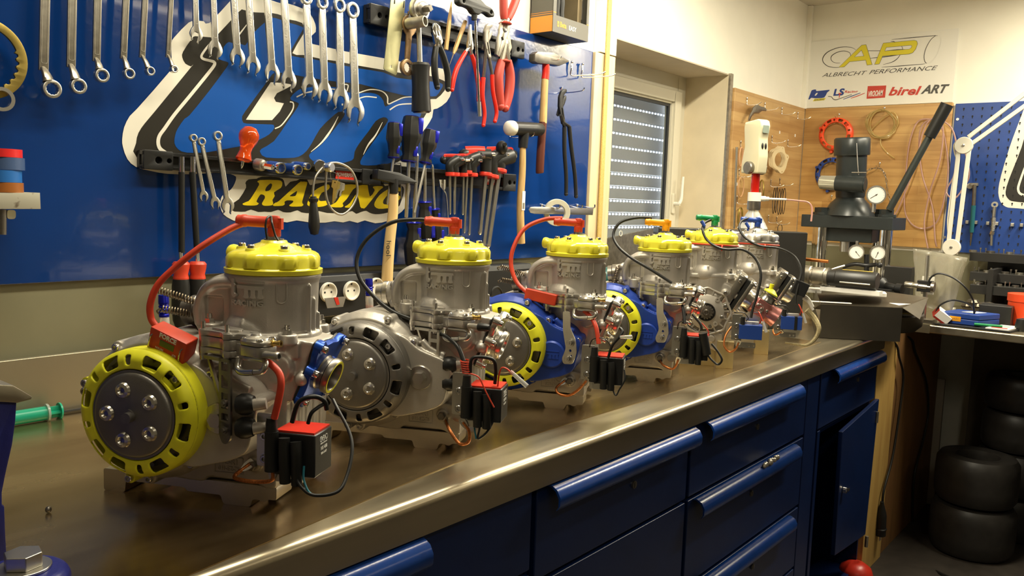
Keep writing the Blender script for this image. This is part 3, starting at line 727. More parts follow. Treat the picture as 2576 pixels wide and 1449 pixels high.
def flange_loop(s=1.0, r=.005):
    # scalloped flange outline in (Y, normal) coordinates
    pts = [(-.052, .042), (-.036, .046), (-.024, .038), (0, .040), (.022, .038), (.038, .046), (.052, .042), (.052, .026), (.044, .012), (.052, .0), (.046, -.014), (.052, -.032), (.046, -.044), (.030, -.046), (.018, -.040), (-.018, -.040), (-.030, -.046), (-.046, -.044), (-.052, -.032), (-.046, -.014), (-.052, .0), (-.044, .012), (-.052, .026)]
    return round_poly([(p[0]*s*.78, p[1]*s*1.06) for p in pts], r, 3)
FB = basis((0, 0, 0), (0, 1, 0), (0, 0, 1), (1, 0, 0))   # plate frame: x->local Y, y->local Z, z->local X
mb = MB(); mb.plate([flange_loop(.97)], 0, .003, reedT() @ FB); EM['gasket'] = mb.mesh('gasket')
mb = MB(); mb.plate([flange_loop(1.0), circ(0, -.002, .018, 32)], .003, .012, reedT() @ FB, .0008)
for yz in ((-.034, .039), (.034, .039), (-.034, -.038), (.034, -.038), (-.035, .004), (.035, .004)): mb.cyl((.003, yz[0], yz[1]), (.014, yz[0], yz[1]), .0075, n=18, T=reedT())
EM['flange'] = mb.mesh('flange')
mb = MB()
for yz in ((-.034, .039), (.034, .039), (-.034, -.038), (.034, -.038), (-.035, .004), (.035, .004)): mb.hexbolt(reedT() @ Vector((.0138, yz[0], yz[1])), reedT().to_3x3() @ Vector((1, 0, 0)), .0048, .006)
EM['flangebolts'] = mb.mesh('bolts')
mb = MB(); mb.ring([(.0185, .004), (.0245, .004), (.0245, .012), (.0225, .014), (.0225, .020), (.0250, .022), (.0250, .027), (.0235, .030), (.0195, .030), (.0180, .024), (.0180, .004)], (0, 0, -.002), (1, 0, 0), 40, T=reedT()); EM['spigot'] = mb.mesh('spigot')
mb = MB(); mb.ring([(.0196, .0302), (.0228, .0306), (.0228, .029), (.0196, .029)], (0, 0, -.002), (1, 0, 0), 40, T=reedT()); EM['spigotring'] = mb.mesh('seal')
mb = MB(); mb.lathe([(0, .006), (.0182, .006), (.0182, .010), (0, .010)], (0, 0, -.002), (1, 0, 0), 30, T=reedT()); EM['plugdark'] = mb.mesh('insert')

# fuel pump: layered lobed diaphragm block with a second smaller pump beside it
PX, PY, PZ = .111, -.027, .2215
TP = Matrix.Translation((.087, -.018, .2320)) @ Matrix.Rotation(R_(-19), 4, 'Z') @ Matrix.Translation((.024, .009, 0))
TPL = TP @ Matrix.Translation((.013, 0, 0))
def sx_(x): return -.024+(x+.024)*1.38 if x < .03 else .046+(x-.030)*.98
def lobes(w, d, lob, r):
    p = []
    for (x, y) in lob: p += circ(x, y, r, 16)
    return p
def m_pump():
    m = MB(); T = TP
    out = round_poly([(-.030, -.010), (-.024, -.016), (-.017, -.010), (.002, -.010), (.009, -.018), (.016, -.014), (.018, -.006), (.028, -.002), (.030, .014), (.022, .024), (.010, .022), (-.010, .022), (-.018, .028), (-.027, .024), (-.026, .014), (-.032, .002)], .004, 3)
    z = -.020
    for k, (h, s) in enumerate(((.0075, 1.0), (.0130, .97), (.0070, 1.0))):
        m.plate([[(sx_(x*s), y*s) for x, y in out]], z, z+h, T, .0005); z += h+.0009
    m.plate([round_poly([(-.016, -.004), (.014, -.006), (.030, .004), (.022, .016), (-.010, .018)], .004, 3)], z-.001, z+.002, T, .0008)
    for x, y in ((-.024, -.009), (.0215, -.010), (-.018, .021), (.040, .016)):
        m.cyl((x, y, -.024), (x, y, z), .0052, n=16, T=T)
    # arm to the second pump
    m.plate([round_poly([(.030, -.006), (.050, -.010), (.050, .010), (.030, .014)], .002, 2)], -.016, -.002, T, .0006)
    m.plate([round_poly([(sx_(q), w) for q, w in ((.030, -.014), (.066, -.016), (.072, -.008), (.070, .012), (.060, .018), (.034, .016), (.0301, .004))], .006, 3)], -.0140, -.0015, T, .0008)
    m.plate([round_poly([(sx_(q), w) for q, w in ((.030, -.014), (.066, -.016), (.072, -.008), (.070, .012), (.060, .018), (.034, .016), (.0301, .004))], .006, 3)], -.0008, .0048, T, .0008)
    m.lathe([(.017, 0), (.0150, .0035), (.0070, .006), (.0055, .0085), (0, .0095)], (.062, .0, .0040), n=24, T=T)
    m.lathe([(.0045, 0), (.0045, .016), (.0055, .018), (.0055, .021), (.0045, .023), (.0030, .023), (.003, .01), (0, .01)], (.084, -.008, -.010), (1, .12, 0), 16, T)
    return m
EM['pump'] = m_pump().mesh('pump')
mb = MB(); T = TP
for x, y in ((.052, -.009), (.079, -.010), (.077, .012), (.054, .011)): mb.lathe([(0, 0), (.0045, 0), (.0045, .0022), (.0032, .0036), (0, .0038)], (x, y, .0048), n=14, T=T)
EM['pumpscrews'] = mb.mesh('screws')
mb = MB()
for x, y in ((-.024, -.009), (.0215, -.010)): mb.cyl((x, y, .008), (x, y, .0200), .0029, n=12, T=T); mb.lathe([(0, 0), (.0046, 0), (.0046, -.005), (.004, -.0055), (0, -.0055)], (x, y, -.024), n=12, T=T)
EM['pumpstuds'] = mb.mesh('studs')
mb = MB(); mb.lathe([(.0042, 0), (.0042, .004), (.0032, .0045), (.0032, .010), (.0042, .011), (.0042, .014), (.0022, .014), (.0022, .008), (0, .008)], (.083, .004, .002), (1, .25, .05), 14, TP); EM['jet'] = mb.mesh('jet')
mb = MB(); mb.tube([TP @ Vector(p) for p in ((.036, -.004, -.022), (.038, -.008, -.032), (.048, -.010, -.036), (.070, -.010, -.033))], .0045, 12)
mb.tube([TP @ Vector(p) for p in ((.070, -.010, -.033), (.081, -.008, -.031), (.084, -.006, -.024), (.076, -.002, -.019), (.042, -.0, -.020))], .0040, 12); EM['uptube'] = mb.mesh('tube')
# ladder bracket of the pump (engines 1 and 2)
def m_ladder():
    m = MB(); T = TPL
    w = [(-.0275, -.026), (-.020, -.026), (.004, -.100), (.006, -.026), (.0095, -.026)]
    m.add([(x, y, z) for (x, z) in ((-.028, -.024), (-.0245, -.024), (.012, -.105), (.008, -.108)) for y in (-.012, -.008)], [(0, 2, 4, 6), (1, 7, 5, 3), (0, 1, 3, 2), (2, 3, 5, 4), (4, 5, 7, 6), (6, 7, 1, 0)], T)
    for x0 in (.000, .0165): m.bx(x0, x0+.0045, -.016, -.013, -.118, -.022, T)
    for z in (-.040, -.062, -.088, -.105): m.bx(.0045, .0165, -.016, -.013, z-.003, z+.003, T)
    m.plate([round_poly([(.000, -.100), (.021, -.100), (.021, -.122), (.014, -.130), (.006, -.130), (.0, -.120)], .004, 3), circ(.0105, -.110, .003, 12)], .013, .016, T @ FR)
    m.bx(-.028, .021, -.016, -.002, -.026, -.022, T)
    return m
EM['ladder'] = m_ladder().mesh('ladder')
mb = MB(); T = TPL
for z in (-.078, -.112):
    mb.cyl((.010, -.018, z), (.010, -.013, z), .0052, n=14, T=T); mb.cyl((.010, -.020, z), (.010, -.0165, z), .0032, n=6, T=T)
EM['ladderbolts'] = mb.mesh('bolts')
mb = MB(); T = TPL
for z in (-.078, -.108): mb.lathe([(0, 0), (.0105, 0), (.0135, .006), (.0135, .014), (.0105, .021), (0, .021)], (.026, -.010, z), (1, .6, .05), 24, T=T)
EM['rubbers'] = mb.mesh('rubber')
mb = MB()
for z in (-.078, -.108): mb.cyl((.044, .000, z), (.056, .010, z+.002), .0078, .0070, 18, T=T)
EM['rubberend'] = mb.mesh('standoff')
# curved plate bracket (engines 3 and 4)
mb = MB(); T = TPL
mb.plate([round_poly([(.004, -.022), (.020, -.022), (.022, -.055), (.034, -.075), (.038, -.100), (.030, -.124), (.010, -.126), (.006, -.116), (.014, -.095), (.006, -.060)], .005, 4), circ(.024, -.098, .0028, 12), circ(.026, -.108, .0022, 12)], .004, .0065, T @ FR); EM['curved'] = mb.mesh('bracket')
mb = MB()
for x, z in ((.024, -.082), (.020, -.114)):
    mb.cyl((x, -.009, z), (x, -.006, z), .0078, n=24, T=T); mb.cyl((x, -.014, z), (x, -.009, z), .0055, n=16, T=T); mb.cyl((x, -.0155, z), (x, -.0135, z), .0028, n=6, T=T)
EM['curvedbolts'] = mb.mesh('bolts')

# ignition bracket and coil
def m_igb():
    m = MB(); T = Matrix.Translation((.1665, -.050, 0)) @ FR
    m.plate([rect(.000, .078, .026, .146, .003), rect(.0095, .112, .0145, .122, .0024, 4), rect(.0095, .084, .0145, .094, .0024, 4)], 0, .003, T)
    m.plate([rect(.018, .062, .024, .138, .002), ], 0, .0045, T)
    m.plate([rect(.018, .060, .062, .074, .003), circ(.046, .066, .0025, 12), circ(.056, .066, .0025, 12)], 0, .003, T)
    return m
EM['igb'] = m_igb().mesh('plate')
mb = MB()
for z in (.1175, .0885): mb.hexbolt((.179, -.053, z), (0, -1, 0), .0058, .006); mb.cyl((.179, -.0545, z), (.179, -.053, z), .0075, n=18)
EM['igbolts'] = mb.mesh('bolts')
mb = MB(); mb.bx(.194, .249, -.062, -.012, .072, .126); EM['coil'] = mb.mesh('coil')
mb = MB(); mb.bx(.196, .247, -.060, -.014, .1258, .1285); EM['coiltop'] = mb.mesh('coiltop')
mb = MB(); mb.cyl((.1935, -.066, .078), (.1935, -.066, .128), .0085, n=20); mb.cyl((.1935, -.066, .128), (.1935, -.066, .145), .0075, .0062, 18); EM['coilboot'] = mb.mesh('boot')
mb = MB(); mb.tube([(.212, -.069, .122), (.213, -.071, .10), (.214, -.070, .066)], .0070, 12); mb.tube([(.226, -.067, .118), (.228, -.069, .10), (.228, -.067, .064)], .0070, 12); EM['conn'] = mb.mesh('plugs')

# ribbed inner side cover with sprocket shaft (engines 5 and 6)
def m_ribbed():
    m = MB(); RX, RZ = .118, .142
    m.plate([round_poly([(.052, .100), (.055, .170), (.080, .200), (.118, .207), (.150, .196), (.168, .182), (.170, .150), (.170, .118), (.150, .098), (.135, .088), (.100, .082), (.07, .085)], .012, 4)], -.03, -.004, FRY(0))
    for x, z in RB: m.cyl((x, -.010, z), (x, .01, z), .0078, n=18)
    for x, z in ((.144, .176), (.142, .112)): m.cyl((x, -.009, z), (x, .01, z), .0062, n=16)
    return m
RB = [(.168, .187), (.170, .152), (.163, .122), (.134, .096), (.075, .198), (.060, .110)]
def m_crank2():
    m = m_crank()
    return m
mb = m_crank(-30); mm = m_ribbed(); mb.v += []; mb.add(mm.v, mm.f); EM['crank2'] = cast_mesh(mb, 'crankcase', .0016, 4)
mb = MB(); RX, RZ = .122, .134
mb.lathe([(0, 0), (.044, 0), (.0465, -.002), (.0465, -.014), (0, -.014)], (RX, -.012, RZ), (0, -1, 0), 48)
for k in range(16):
    a = 2*pi*k/16+.1; mb.bx(.045, .0585, -.0016, .0016, 0, .008, Matrix.Translation((RX, -.003, RZ)) @ FR @ Matrix.Rotation(a, 4, 'Z'))
P = [(RX+(.0600+(.004 if k % 3 == 0 else 0))*cos(2*pi*k/24), -.008, RZ+(.0600+(.004 if k % 3 == 0 else 0))*sin(2*pi*k/24)) for k in range(24)]
mb.tube(P, .0030, 8, 3, True)
for x, z in ((RX+.027, RZ+.034), (RX+.025, RZ-.030)): mb.ring([(.0028, 0), (.006, 0), (.006, .004), (.0028, .004)], (x, -.011, z), (0, -1, 0), 16)
EM['ribs'] = mb.mesh('ribs')
mb = MB()
for x, z in RB: mb.hexbolt((x, -.010, z), (0, -1, 0), .0052, .0055)
EM['rbolts'] = mb.mesh('bolts')
mb = MB(); mb.lathe([(.024, 0), (.024, .006), (.021, .006), (.021, .002), (0, .002)], (.122, -.010, .134), (0, -1, 0), 40); EM['seal'] = mb.mesh('seal')
mb = MB()
teeth = []
for k in range(14):
    for da, rr in ((-.10, .0150), (-.05, .0185), (.05, .0185), (.10, .0150)): a = 2*pi*k/14+da*2; teeth.append((rr*cos(a), rr*sin(a)))
mb.plate([teeth, circ(0, 0, .006, 20)], .004, .012, Matrix.Translation((.122, -.010, .134)) @ FR, .0005); mb.lathe([(.009, 0), (.009, .012), (.007, .015), (.005, .015), (.004, .013), (0, .013)], (.122, -.014, .134), (0, -1, 0), 20); EM['sprocket'] = mb.mesh('sprocket')

# ---- assembling
def E(name, key, m, par, bevel=0, label=None):
    o = bpy.data.objects.new(name, EM[key]); COL.objects.link(o); o.parent = par
    if not EM[key].materials: EM[key].materials.append(MATS[m])
    o.material_slots[0].link = 'OBJECT'; o.material_slots[0].material = MATS[m]
    if bevel:
        b = o.modifiers.new('bevel', 'BEVEL'); b.width = bevel; b.segments = 2; b.limit_method = 'ANGLE'; b.angle_limit = R_(35)
    if label: o['label'] = label
    return o
SPL = {}
def Es(name, key, m, par):
    if key not in SPL:
        SPL[key] = split_meshes(EM[key])
        for k, me in enumerate(SPL[key]): EM[key+str(k)] = me
    return [E(name, key+str(k), m, par) for k in range(len(SPL[key]))]
def Eat(name, key, m, par, loc, rot=None):
    o = E(name, key, m, par); o.location = loc
    if rot: o.rotation_euler = rot
    return o
mat('clamp_alloy', (0.80, 0.76, 0.68), 0.27, 0.95, noise=.05, nscale=20)
mat('plain_print', (0.42, 0.39, 0.35), 0.5, 0.6)
LEADS = {  # ignition leads, photo pixels with their local depth Y
 0: [(612, 562, .045), (575, 578, .030), (500, 625, .0), (430, 682, -.02), (395, 720, -.03), (378, 765, -.035), (380, 800, -.035), (392, 820, -.035)],
 1: [(1090, 556, .045), (1050, 552, .04), (985, 560, .03), (925, 600, .02), (898, 650, .01), (905, 700, .0), (940, 745, -.005), (985, 782, -.01), (1040, 805, -.014)],
 2: [(1415, 549, .045), (1370, 552, .04), (1320, 575, .02), (1291, 625, .0), (1286, 670, -.01), (1300, 710, -.02), (1325, 735, -.03)],
 3: [(1640, 548, .045), (1600, 548, .04), (1560, 560, .03), (1543, 590, .02), (1555, 620, .0), (1590, 650, -.015), (1640, 680, -.022), (1690, 712, -.026)],
 4: [(1788, 553, .045), (1772, 562, .03), (1768, 580, .01), (1780, 605, -.005), (1805, 622, -.018), (1830, 628, -.022), (1868, 628, -.022), (1900, 650, -.03), (1914, 690, -.045), (1905, 740, -.055), (1893, 780, -.062), (1889, 800, -.066)],
 5: [(1884, 549, .045), (1865, 557, .03), (1860, 575, .01), (1875, 598, -.005), (1910, 618, -.018), (1960, 625, -.022), (1998, 645, -.03), (2015, 680, -.045), (2010, 710, -.055), (2002, 745, -.062), (2001, 765, -.066)]}
LEADS2 = {0: [(640, 898, -.055), (670, 908, -.06), (700, 935, -.066), (707, 965, -.07), (700, 1010, -.072), (690, 1052, -.070)],
 1: [(1090, 835, -.03), (1120, 845, -.04), (1150, 870, -.055), (1165, 905, -.064), (1172, 935, -.068)],
 2: [(1470, 782, -.035), (1488, 800, -.045), (1500, 825, -.058), (1506, 865, -.066)],
 3: [(1714, 750, -.035), (1719, 780, -.05), (1723, 815, -.064)]}
CAPC = ['red_rubber', 'red_rubber', 'red_rubber', 'orange_plastic', 'green_plastic', 'blue_plastic']
LEADC = ['red_rubber', 'black_rubber', 'red_rubber', 'black_rubber', 'black_rubber', 'black_rubber']
LABELS = ['racing engine nearest the camera, yellow head and ring, red hour meter and blue intake flange',
          'second racing engine with yellow head and all-grey clutch ring and cover',
          'third racing engine with blue side cover, yellow ring and thick red ignition lead',
          'fourth racing engine with blue side cover and an orange-yellow spark plug cap',
          'fifth racing engine with green plug cap, bare gear cover and pink carburettor',
          'farthest racing engine with unpainted silver head and blue plug cap']
def Etube(name, i, P, r, m, par, n=12, sub=6, label=None):
    mb = MB(); mb.tube([eY(i, *p) for p in P], r, n, sub); return _obj(name, mb, m, par, 0, 60, label)
ENG = []
for i in range(6):
    dx, dy, a, dz = POSE[i]
    e = empty('racing_engine', (O1[0]+dx, O1[1]+dy, ZB), LABELS[i], 'engine', TH0+R_(a), 'racing engines lined up on the workbench'); ENG.append(e)
    if dz:                                    # the last two stand a little higher, on gold blocks
        e.location.z += dz
    cl = i < 4
    if cl: E('mounting_clamp', 'clamp', 'clamp_alloy', e, .0008)
    cc = E('crankcase', 'crank' if cl else 'crank2', 'cast_alloy', e)
    # number plate on the crankcase
    m = MB(); T = Matrix.Translation((.100, -.0062, .0575)) @ FR
    if cl:
        framep = [rect(-.021, -.012, .021, .011), rect(-.0196, -.0106, .0196, .0096)]
        m.plate(framep, 0, .0009, T)
        t1, t2 = [('KZ-R1', '041-EZ-75'), ('KZ-R1', '041-EZ-75'), ('KZ 10C', '82/M/24'), ('KZ 10C', '82/M/24')][i]
        m.text(t1, .0105, 0, .0008, T @ Matrix.Translation((0, .0040, 0)), bold=.0001, sx=1.0); m.text(t2, .0085, 0, .0008, T @ Matrix.Translation((0, -.0055, 0)), bold=.0001, sx=.85)
    else: m.text('tm', .018, 0, .001, T @ Matrix.Translation((.03, .012, 0)), bold=.0005, sx=1.2)
    _obj('number_plate', m, 'plain_print', cc, 0, 20, 'raised cast letters')
    cy = E('cylinder', 'barrel', 'cast_alloy', e); E('cast_emblem', 'emblem', 'cast_alloy', cy); E('oval_rib', 'pill', 'cast_alloy', cy)
    for sx, sy, sz in ((-.066, -.0505, .2450), (.046, -.0515, .2368), (.046, .0515, .2368)):
        Eat('stud_nut', 'nut', 'steel', cy, (CX+sx, CY+sy, sz))
    hd = E('cylinder_head', 'head', 'yellow_paint' if i < 5 else 'pump_alloy', e)
    for k in range(6):
        a_ = R_(60*k+15); Eat('head_bolt', 'sockhead', 'steel', hd, (CX+.0425*cos(a_), CY+.0425*sin(a_), .3452))
    E('spark_plug', 'plug', 'steel', e)
    cap = E('plug_cap', 'cap', CAPC[i], e)
    le = Etube('ignition_lead', i, LEADS[i], .0044 if LEADC[i] == 'red_rubber' else .0034, LEADC[i], e)
    if i in LEADS2: Etube('ignition_lead', i, LEADS2[i], .0044 if LEADC[i] == 'red_rubber' else .0036, LEADC[i], e)
    # inlet side
    E('intake_gasket', 'gasket', 'black_rubber', e)
    if cl:
        fl = E('intake_flange', 'flange', 'blue_anod' if i == 0 else 'machined', e)
        Es('flange_screw', 'flangebolts', 'steel', fl)
        sp = E('intake_spigot', 'spigot', 'steel_dark' if i == 0 else 'machined', e); E('seal_ring', 'spigotring', 'yellow_matt' if i == 0 else 'white_plastic', sp); E('throat', 'plugdark', 'dark_hole', sp)
        # side cover + clutch
        cov = E('side_cover', 'cover', 'cast_alloy' if i < 2 else 'blue_paint', e)
        for x, z in BOLTS: 
            o = Eat('cover_screw', 'sockhead', 'steel', cov, (x, -.040, z), (R_(90), 0, 0))
        E('filler_cap', 'hexcap', 'machined', cov) if i < 2 else None
        if i >= 2:
            m = MB(); m.lathe([(0, .006), (.024, .006), (.027, .003), (.027, 0)], (.107, -.050, .122), (0, -1, 0), 36)
            for l in EMB: m.plate([[(x*.72, (z-.294)*.72) for x, z in l]], .0055, .0072, Matrix.Translation((.107, -.050, .122)) @ FR)
            _obj('pump_cap', m, 'blue_paint', cov)
        E('clutch_basket', 'basket', 'steel_dark', e)
        E('clutch_ring', 'ring', ['yellow_matt', 'cast_dark', 'yellow_matt', 'yellow_matt'][i], e, label=None if i == 1 else 'yellow slotted ring')
        for (x, z) in ((.0640, .183), (-.004, .0485), (-.066, .168)):
            Eat('ring_screw', 'sockhead', 'steel', e, (x, -.066, z), (R_(90), 0, 0))
        dc = E('clutch_plate', 'disc', 'cast_dark', e)
        a0 = [R_(38), R_(38), R_(20), R_(20)][i]
        for k in range(5):
            a_ = a0+2*pi*k/5-.05; Eat('plate_screw', 'discscrew', 'machined', dc, (KX+.0335*cos(a_)-.001, -.0858, KZ+.0335*sin(a_)))
        # fuel pump with its bracket
        ps = bpy.data.objects.new('fuel_pump', EM['pump']); COL.objects.link(ps); ps.parent = e
        if not EM['pump'].materials: EM['pump'].materials.append(MATS['pump_alloy'])
        sh_ = [(-.001, -.024, .003), (0, 0, .0), (0, 0, 0), (0, 0, 0)][i]; ps.location = sh_
        for nm, ky, mt in (('pump_screw', 'pumpscrews', 'chrome'), ('stud', 'pumpstuds', 'steel'), ('brass_jet', 'jet', 'brass'), ('fuel_tube', 'uptube', 'satin_chrome')): Es(nm, ky, mt, ps)
        if i < 2:
            lb = E('pump_bracket', 'ladder', 'steel_dark' if i == 0 else 'satin_chrome', e); lb.location = sh_; Es('bracket_bolt', 'ladderbolts', 'steel' if i else 'steel_dark', lb); Es('rubber_mount', 'rubbers', 'black_rubber', lb); Es('standoff', 'rubberend', 'cast_alloy', lb)
        else:
            lb = E('pump_bracket', 'curved', 'satin_chrome', e); lb.location = (sh_[0], sh_[1]-.028, sh_[2]); Es('bracket_bolt', 'curvedbolts', 'steel', lb)
        if i == 1:
            m = MB(); m.lathe([(.0062, 0), (.0068, .003), (.0062, .014), (.0045, .019), (0, .020)], TP @ Vector((.102, -.006, -.010)), TP.to_3x3() @ Vector((1, .12, .0)), 16); _obj('nozzle_cap', m, 'black_rubber', ps)
    # exhaust stub with springs
    m = MB(); m.lathe([(.020, 0), (.022, .002), (.022, .010), (.0195, .012), (.0195, .022), (.0175, .022), (.0175, .005), (0, .005)], (CX-.112, CY+.004, .2525), (-1, 0, -.12), 32); ex = _obj('exhaust_flange', m, 'machined' if i == 1 else 'steel_dark', e)
    if i in (0, 2, 3):
        m = MB()
        for s in ((0, .014), (1, -.016)) if i != 3 else ((0, 0),):
            b0 = Vector((CX-.108, CY-.020+.01*s[0], .268-.02*s[0])); d = Vector((-.045, -.018, .008 if s[0] else .016)) if i != 3 else Vector((-.01, -.02, -.05))
            P = []
            up = d.orthogonal().normalized(); bb = d.normalized().cross(up)
            for k in range(150):
                t = k/149; w = 2*pi*13*t; P.append(b0+d*t+(up*cos(w)+bb*sin(w))*.0046)
            m.tube(P, .0011, 6, 1); m.tube([b0, b0-d*.12], .0013, 6, 2); m.tube([b0+d, b0+d*1.12+Vector((0, 0, -.004)), b0+d*1.06+Vector((0, 0, -.008))], .0012, 6, 3)
        _obj('exhaust_spring', m, 'spring_steel', ex)
    # ignition unit
    if cl or True:
        ib = E('coil_bracket', 'igb', 'satin_chrome', e, .0004); ib.location = (0, 0, 0) if cl else (.020, 0, -.008); Es('bracket_bolt', 'igbolts', 'steel', ib)
        if cl:
            co = E('ignition_coil', 'coil', 'black_plastic', e, .0018); E('coil_resin', 'coiltop', 'red_plastic', co); E('lead_boot', 'coilboot', 'black_rubber', co); Es('wire_connector', 'conn', 'black_rubber', co)
            m = MB(); T = Matrix.Translation((.2492, -.037, .103)) @ basis((0, 0, 0), (0, 1, 0), (0, 0, 1), (1, 0, 0))
            if i < 3:
                for k in (-1, 0, 1): m.plate([circ(k*.0078, .014, .0036, 16), circ(k*.0078, .014, .0030, 16)], 0, .0003, T)
                m.text('PVL', .0050, 0, .0003, T @ Matrix.Translation((0, .0140, 0)), sx=1.75, sp=1.3); m.text('MADE IN GERMANY', .0022, 0, .0003, T @ Matrix.Translation((0, .0082, 0)), bold=.0001)
                m.text('105 458', .0060, 0, .0003, T @ Matrix.Translation((0, .0020, 0)), bold=.00015); m.text('909-16-07', .0040, 0, .0003, T @ Matrix.Translation((0, -.0045, 0)), bold=.0001)
                _obj('coil_print', m, 'white_print', co, 0, 0, 'white printed lettering')
    if i in (0,):
        # coil hangs a little further out on the first engine; wires
        Etube('wire_loop', i, [(735, 1062, -.066), (752, 1012, -.07), (788, 998, -.066), (815, 1008, -.055), (822, 1030, -.05)], .0030, 'black_rubber', e)
        Etube('wire_loop', i, [(775, 1065, -.066), (783, 1040, -.068), (800, 1025, -.062), (812, 1018, -.055)], .0024, 'black_rubber', e)
        Etube('wire_loop', i, [(742, 1190, -.068), (756, 1222, -.075), (790, 1246, -.08), (850, 1236, -.07), (875, 1190, -.05), (886, 1130, -.03), (878, 1085, -.015), (850, 1030, .0), (838, 1005, .01)], .0022, 'black_rubber', e)
        Etube('thin_wire', i, [(765, 1172, -.07), (764, 1205, -.075), (775, 1235, -.079), (790, 1246, -.08)], .0014, 'teal_wire', e)
        Etube('cable_tie', i, [(672, 602, .030), (668, 570, .030), (672, 549, .034), (682, 545, .045), (684, 560, .032), (692, 590, .030), (700, 605, .028)], .0014, 'black_rubber', e)
        # hour meter
        a_ = eY(0, 432, 862, -.050); T = Matrix.Translation(a_) @ Matrix.Rotation(R_(21), 4, 'Y') @ Matrix.Rotation(R_(12), 4, 'X') @ FR
        m = MB(); m.plate([rect(-.027, -.016, .027, .015, .002)], -.014, .010, T, .0015); hm = _obj('hour_meter', m, 'red_rubber', e)
        m = MB(); m.plate([rect(-.010, -.0045, .011, .004)], .0100, .0106, T); _obj('display', m, 'lcd', hm, 0, 0, 'small dark green display')
        m = MB(); m.text('FORCE', .0085, .0100, .0104, T @ Matrix.Translation((.000, .0095, 0)), bold=.0003, sx=.95); m.text('HOURS', .0038, .0100, .0104, T @ Matrix.Translation((-.009, -.0095, 0)), sx=.95); m.text('JOB', .0038, .0100, .0104, T @ Matrix.Translation((.013, -.0095, 0)), sx=.95); _obj('meter_print', m, 'white_print', hm, 0, 0)
        m = MB()
        for x in (-.0225, .0225): m.tube([(x, .006, .009), (x-.001, .002, .012), (x-.001, -.010, .012), (x, -.014, .009)], .0010, 8, 4, T=T)
        objs('fixing_wire', m, 'steel', hm)
    if i == 1:
        Etube('wire_loop', i, [(1183, 940, -.066), (1186, 905, -.068), (1205, 898, -.066), (1240, 905, -.06), (1247, 930, -.055), (1245, 965, -.05)], .0028, 'black_rubber', e)
        Etube('red_wire', i, [(1252, 975, -.05), (1255, 945, -.055), (1262, 926, -.058), (1275, 928, -.06), (1290, 942, -.062)], .0013, 'red_rubber', e)
        m = MB(); p0, p1 = eY(1, 1284, 934, -.062), eY(1, 1326, 972, -.066); m.cyl(p0, p1, .0030, .0040, 12); _obj('clear_connector', m, 'clear_plastic', e)
        m = MB(); P = []
        for k in range(80):
            t = k/79; p = eY(1, 1168+6*t, 905+34*t, -.066); w = 2*pi*6*t; P.append(p+Vector((.0062*cos(w), .0062*sin(w), 0)))
        m.tube(P, .0013, 6, 1); _obj('red_wire', m, 'red_rubber', e)
        Etube('red_wire', i, [(1184, 940, -.072), (1205, 950, -.074), (1222, 985, -.074), (1243, 1025, -.074)], .0012, 'red_rubber', e)
        Etube('thin_wire', i, [(1193, 1052, -.068), (1194, 1080, -.07), (1198, 1104, -.072)], .0014, 'teal_wire', e)
        Etube('wire_loop', i, [(1244, 1040, -.06), (1238, 1065, -.062), (1222, 1090, -.068), (1202, 1103, -.072), (1206, 1080, -.07), (1209, 1052, -.068)], .0018, 'black_rubber', e)
    if i == 2:
        # red lead block behind the pump
        p0, p1 = eY(2, 1328, 738, -.030), eY(2, 1388, 752, -.028)
        m = MB(); d = p1-p0; ex_ = d.normalized(); ez_ = Vector((-ex_.z, 0, ex_.x)).normalized(); T = basis(p0, ex_, Vector((0, 1, 0)), ez_)
        m.bx(-.005, d.length+.01, -.006, .008, -.012, .010, T); _obj('hour_meter', m, 'red_rubber', e, .002)
        Etube('wire_loop', i, [(1530, 900, -.066), (1540, 870, -.07), (1556, 850, -.07), (1566, 835, -.066), (1560, 825, -.06)], .0028, 'black_rubber', e)
        m = MB(); m.cyl(eY(2, 1560, 848, -.072), eY(2, 1590, 848, -.076), .0028, .0042, 12); _obj('clear_connector', m, 'clear_plastic', e)
        Etube('wire_loop', i, [(1536, 950, -.064), (1540, 975, -.066), (1549, 995, -.07), (1558, 980, -.068), (1572, 955, -.066), (1570, 930, -.06)], .0015, 'black_rubber', e)
        Etube('thin_wire', i, [(1483, 873, -.06), (1490, 855, -.064), (1512, 850, -.066), (1530, 860, -.068), (1540, 880, -.07)], .0011, 'black_rubber', e)
    if i == 3:
        m = MB(); p0, p1 = eY(3, 1768, 838, -.068), eY(3, 1778, 892, -.066); m.cyl(p0, p1, .0100, .0100, 16); _obj('wire_sleeve', m, 'black_rubber', e)
        Etube('wire_loop', i, [(1765, 828, -.066), (1762, 815, -.064), (1750, 800, -.060), (1742, 790, -.055)], .0030, 'black_rubber', e)
        Etube('red_wire', i, [(1784, 845, -.062), (1780, 830, -.062), (1765, 812, -.060)], .0012, 'red_rubber', e)
        Etube('wire_loop', i, [(1778, 890, -.066), (1790, 905, -.07), (1806, 917, -.075), (1816, 905, -.078), (1806, 885, -.074), (1790, 865, -.07)], .0024, 'black_rubber', e)
        Etube('thin_wire', i, [(1704, 828, -.056), (1708, 812, -.06), (1722, 810, -.062), (1740, 825, -.064), (1752, 832, -.066)], .0011, 'black_rubber', e)
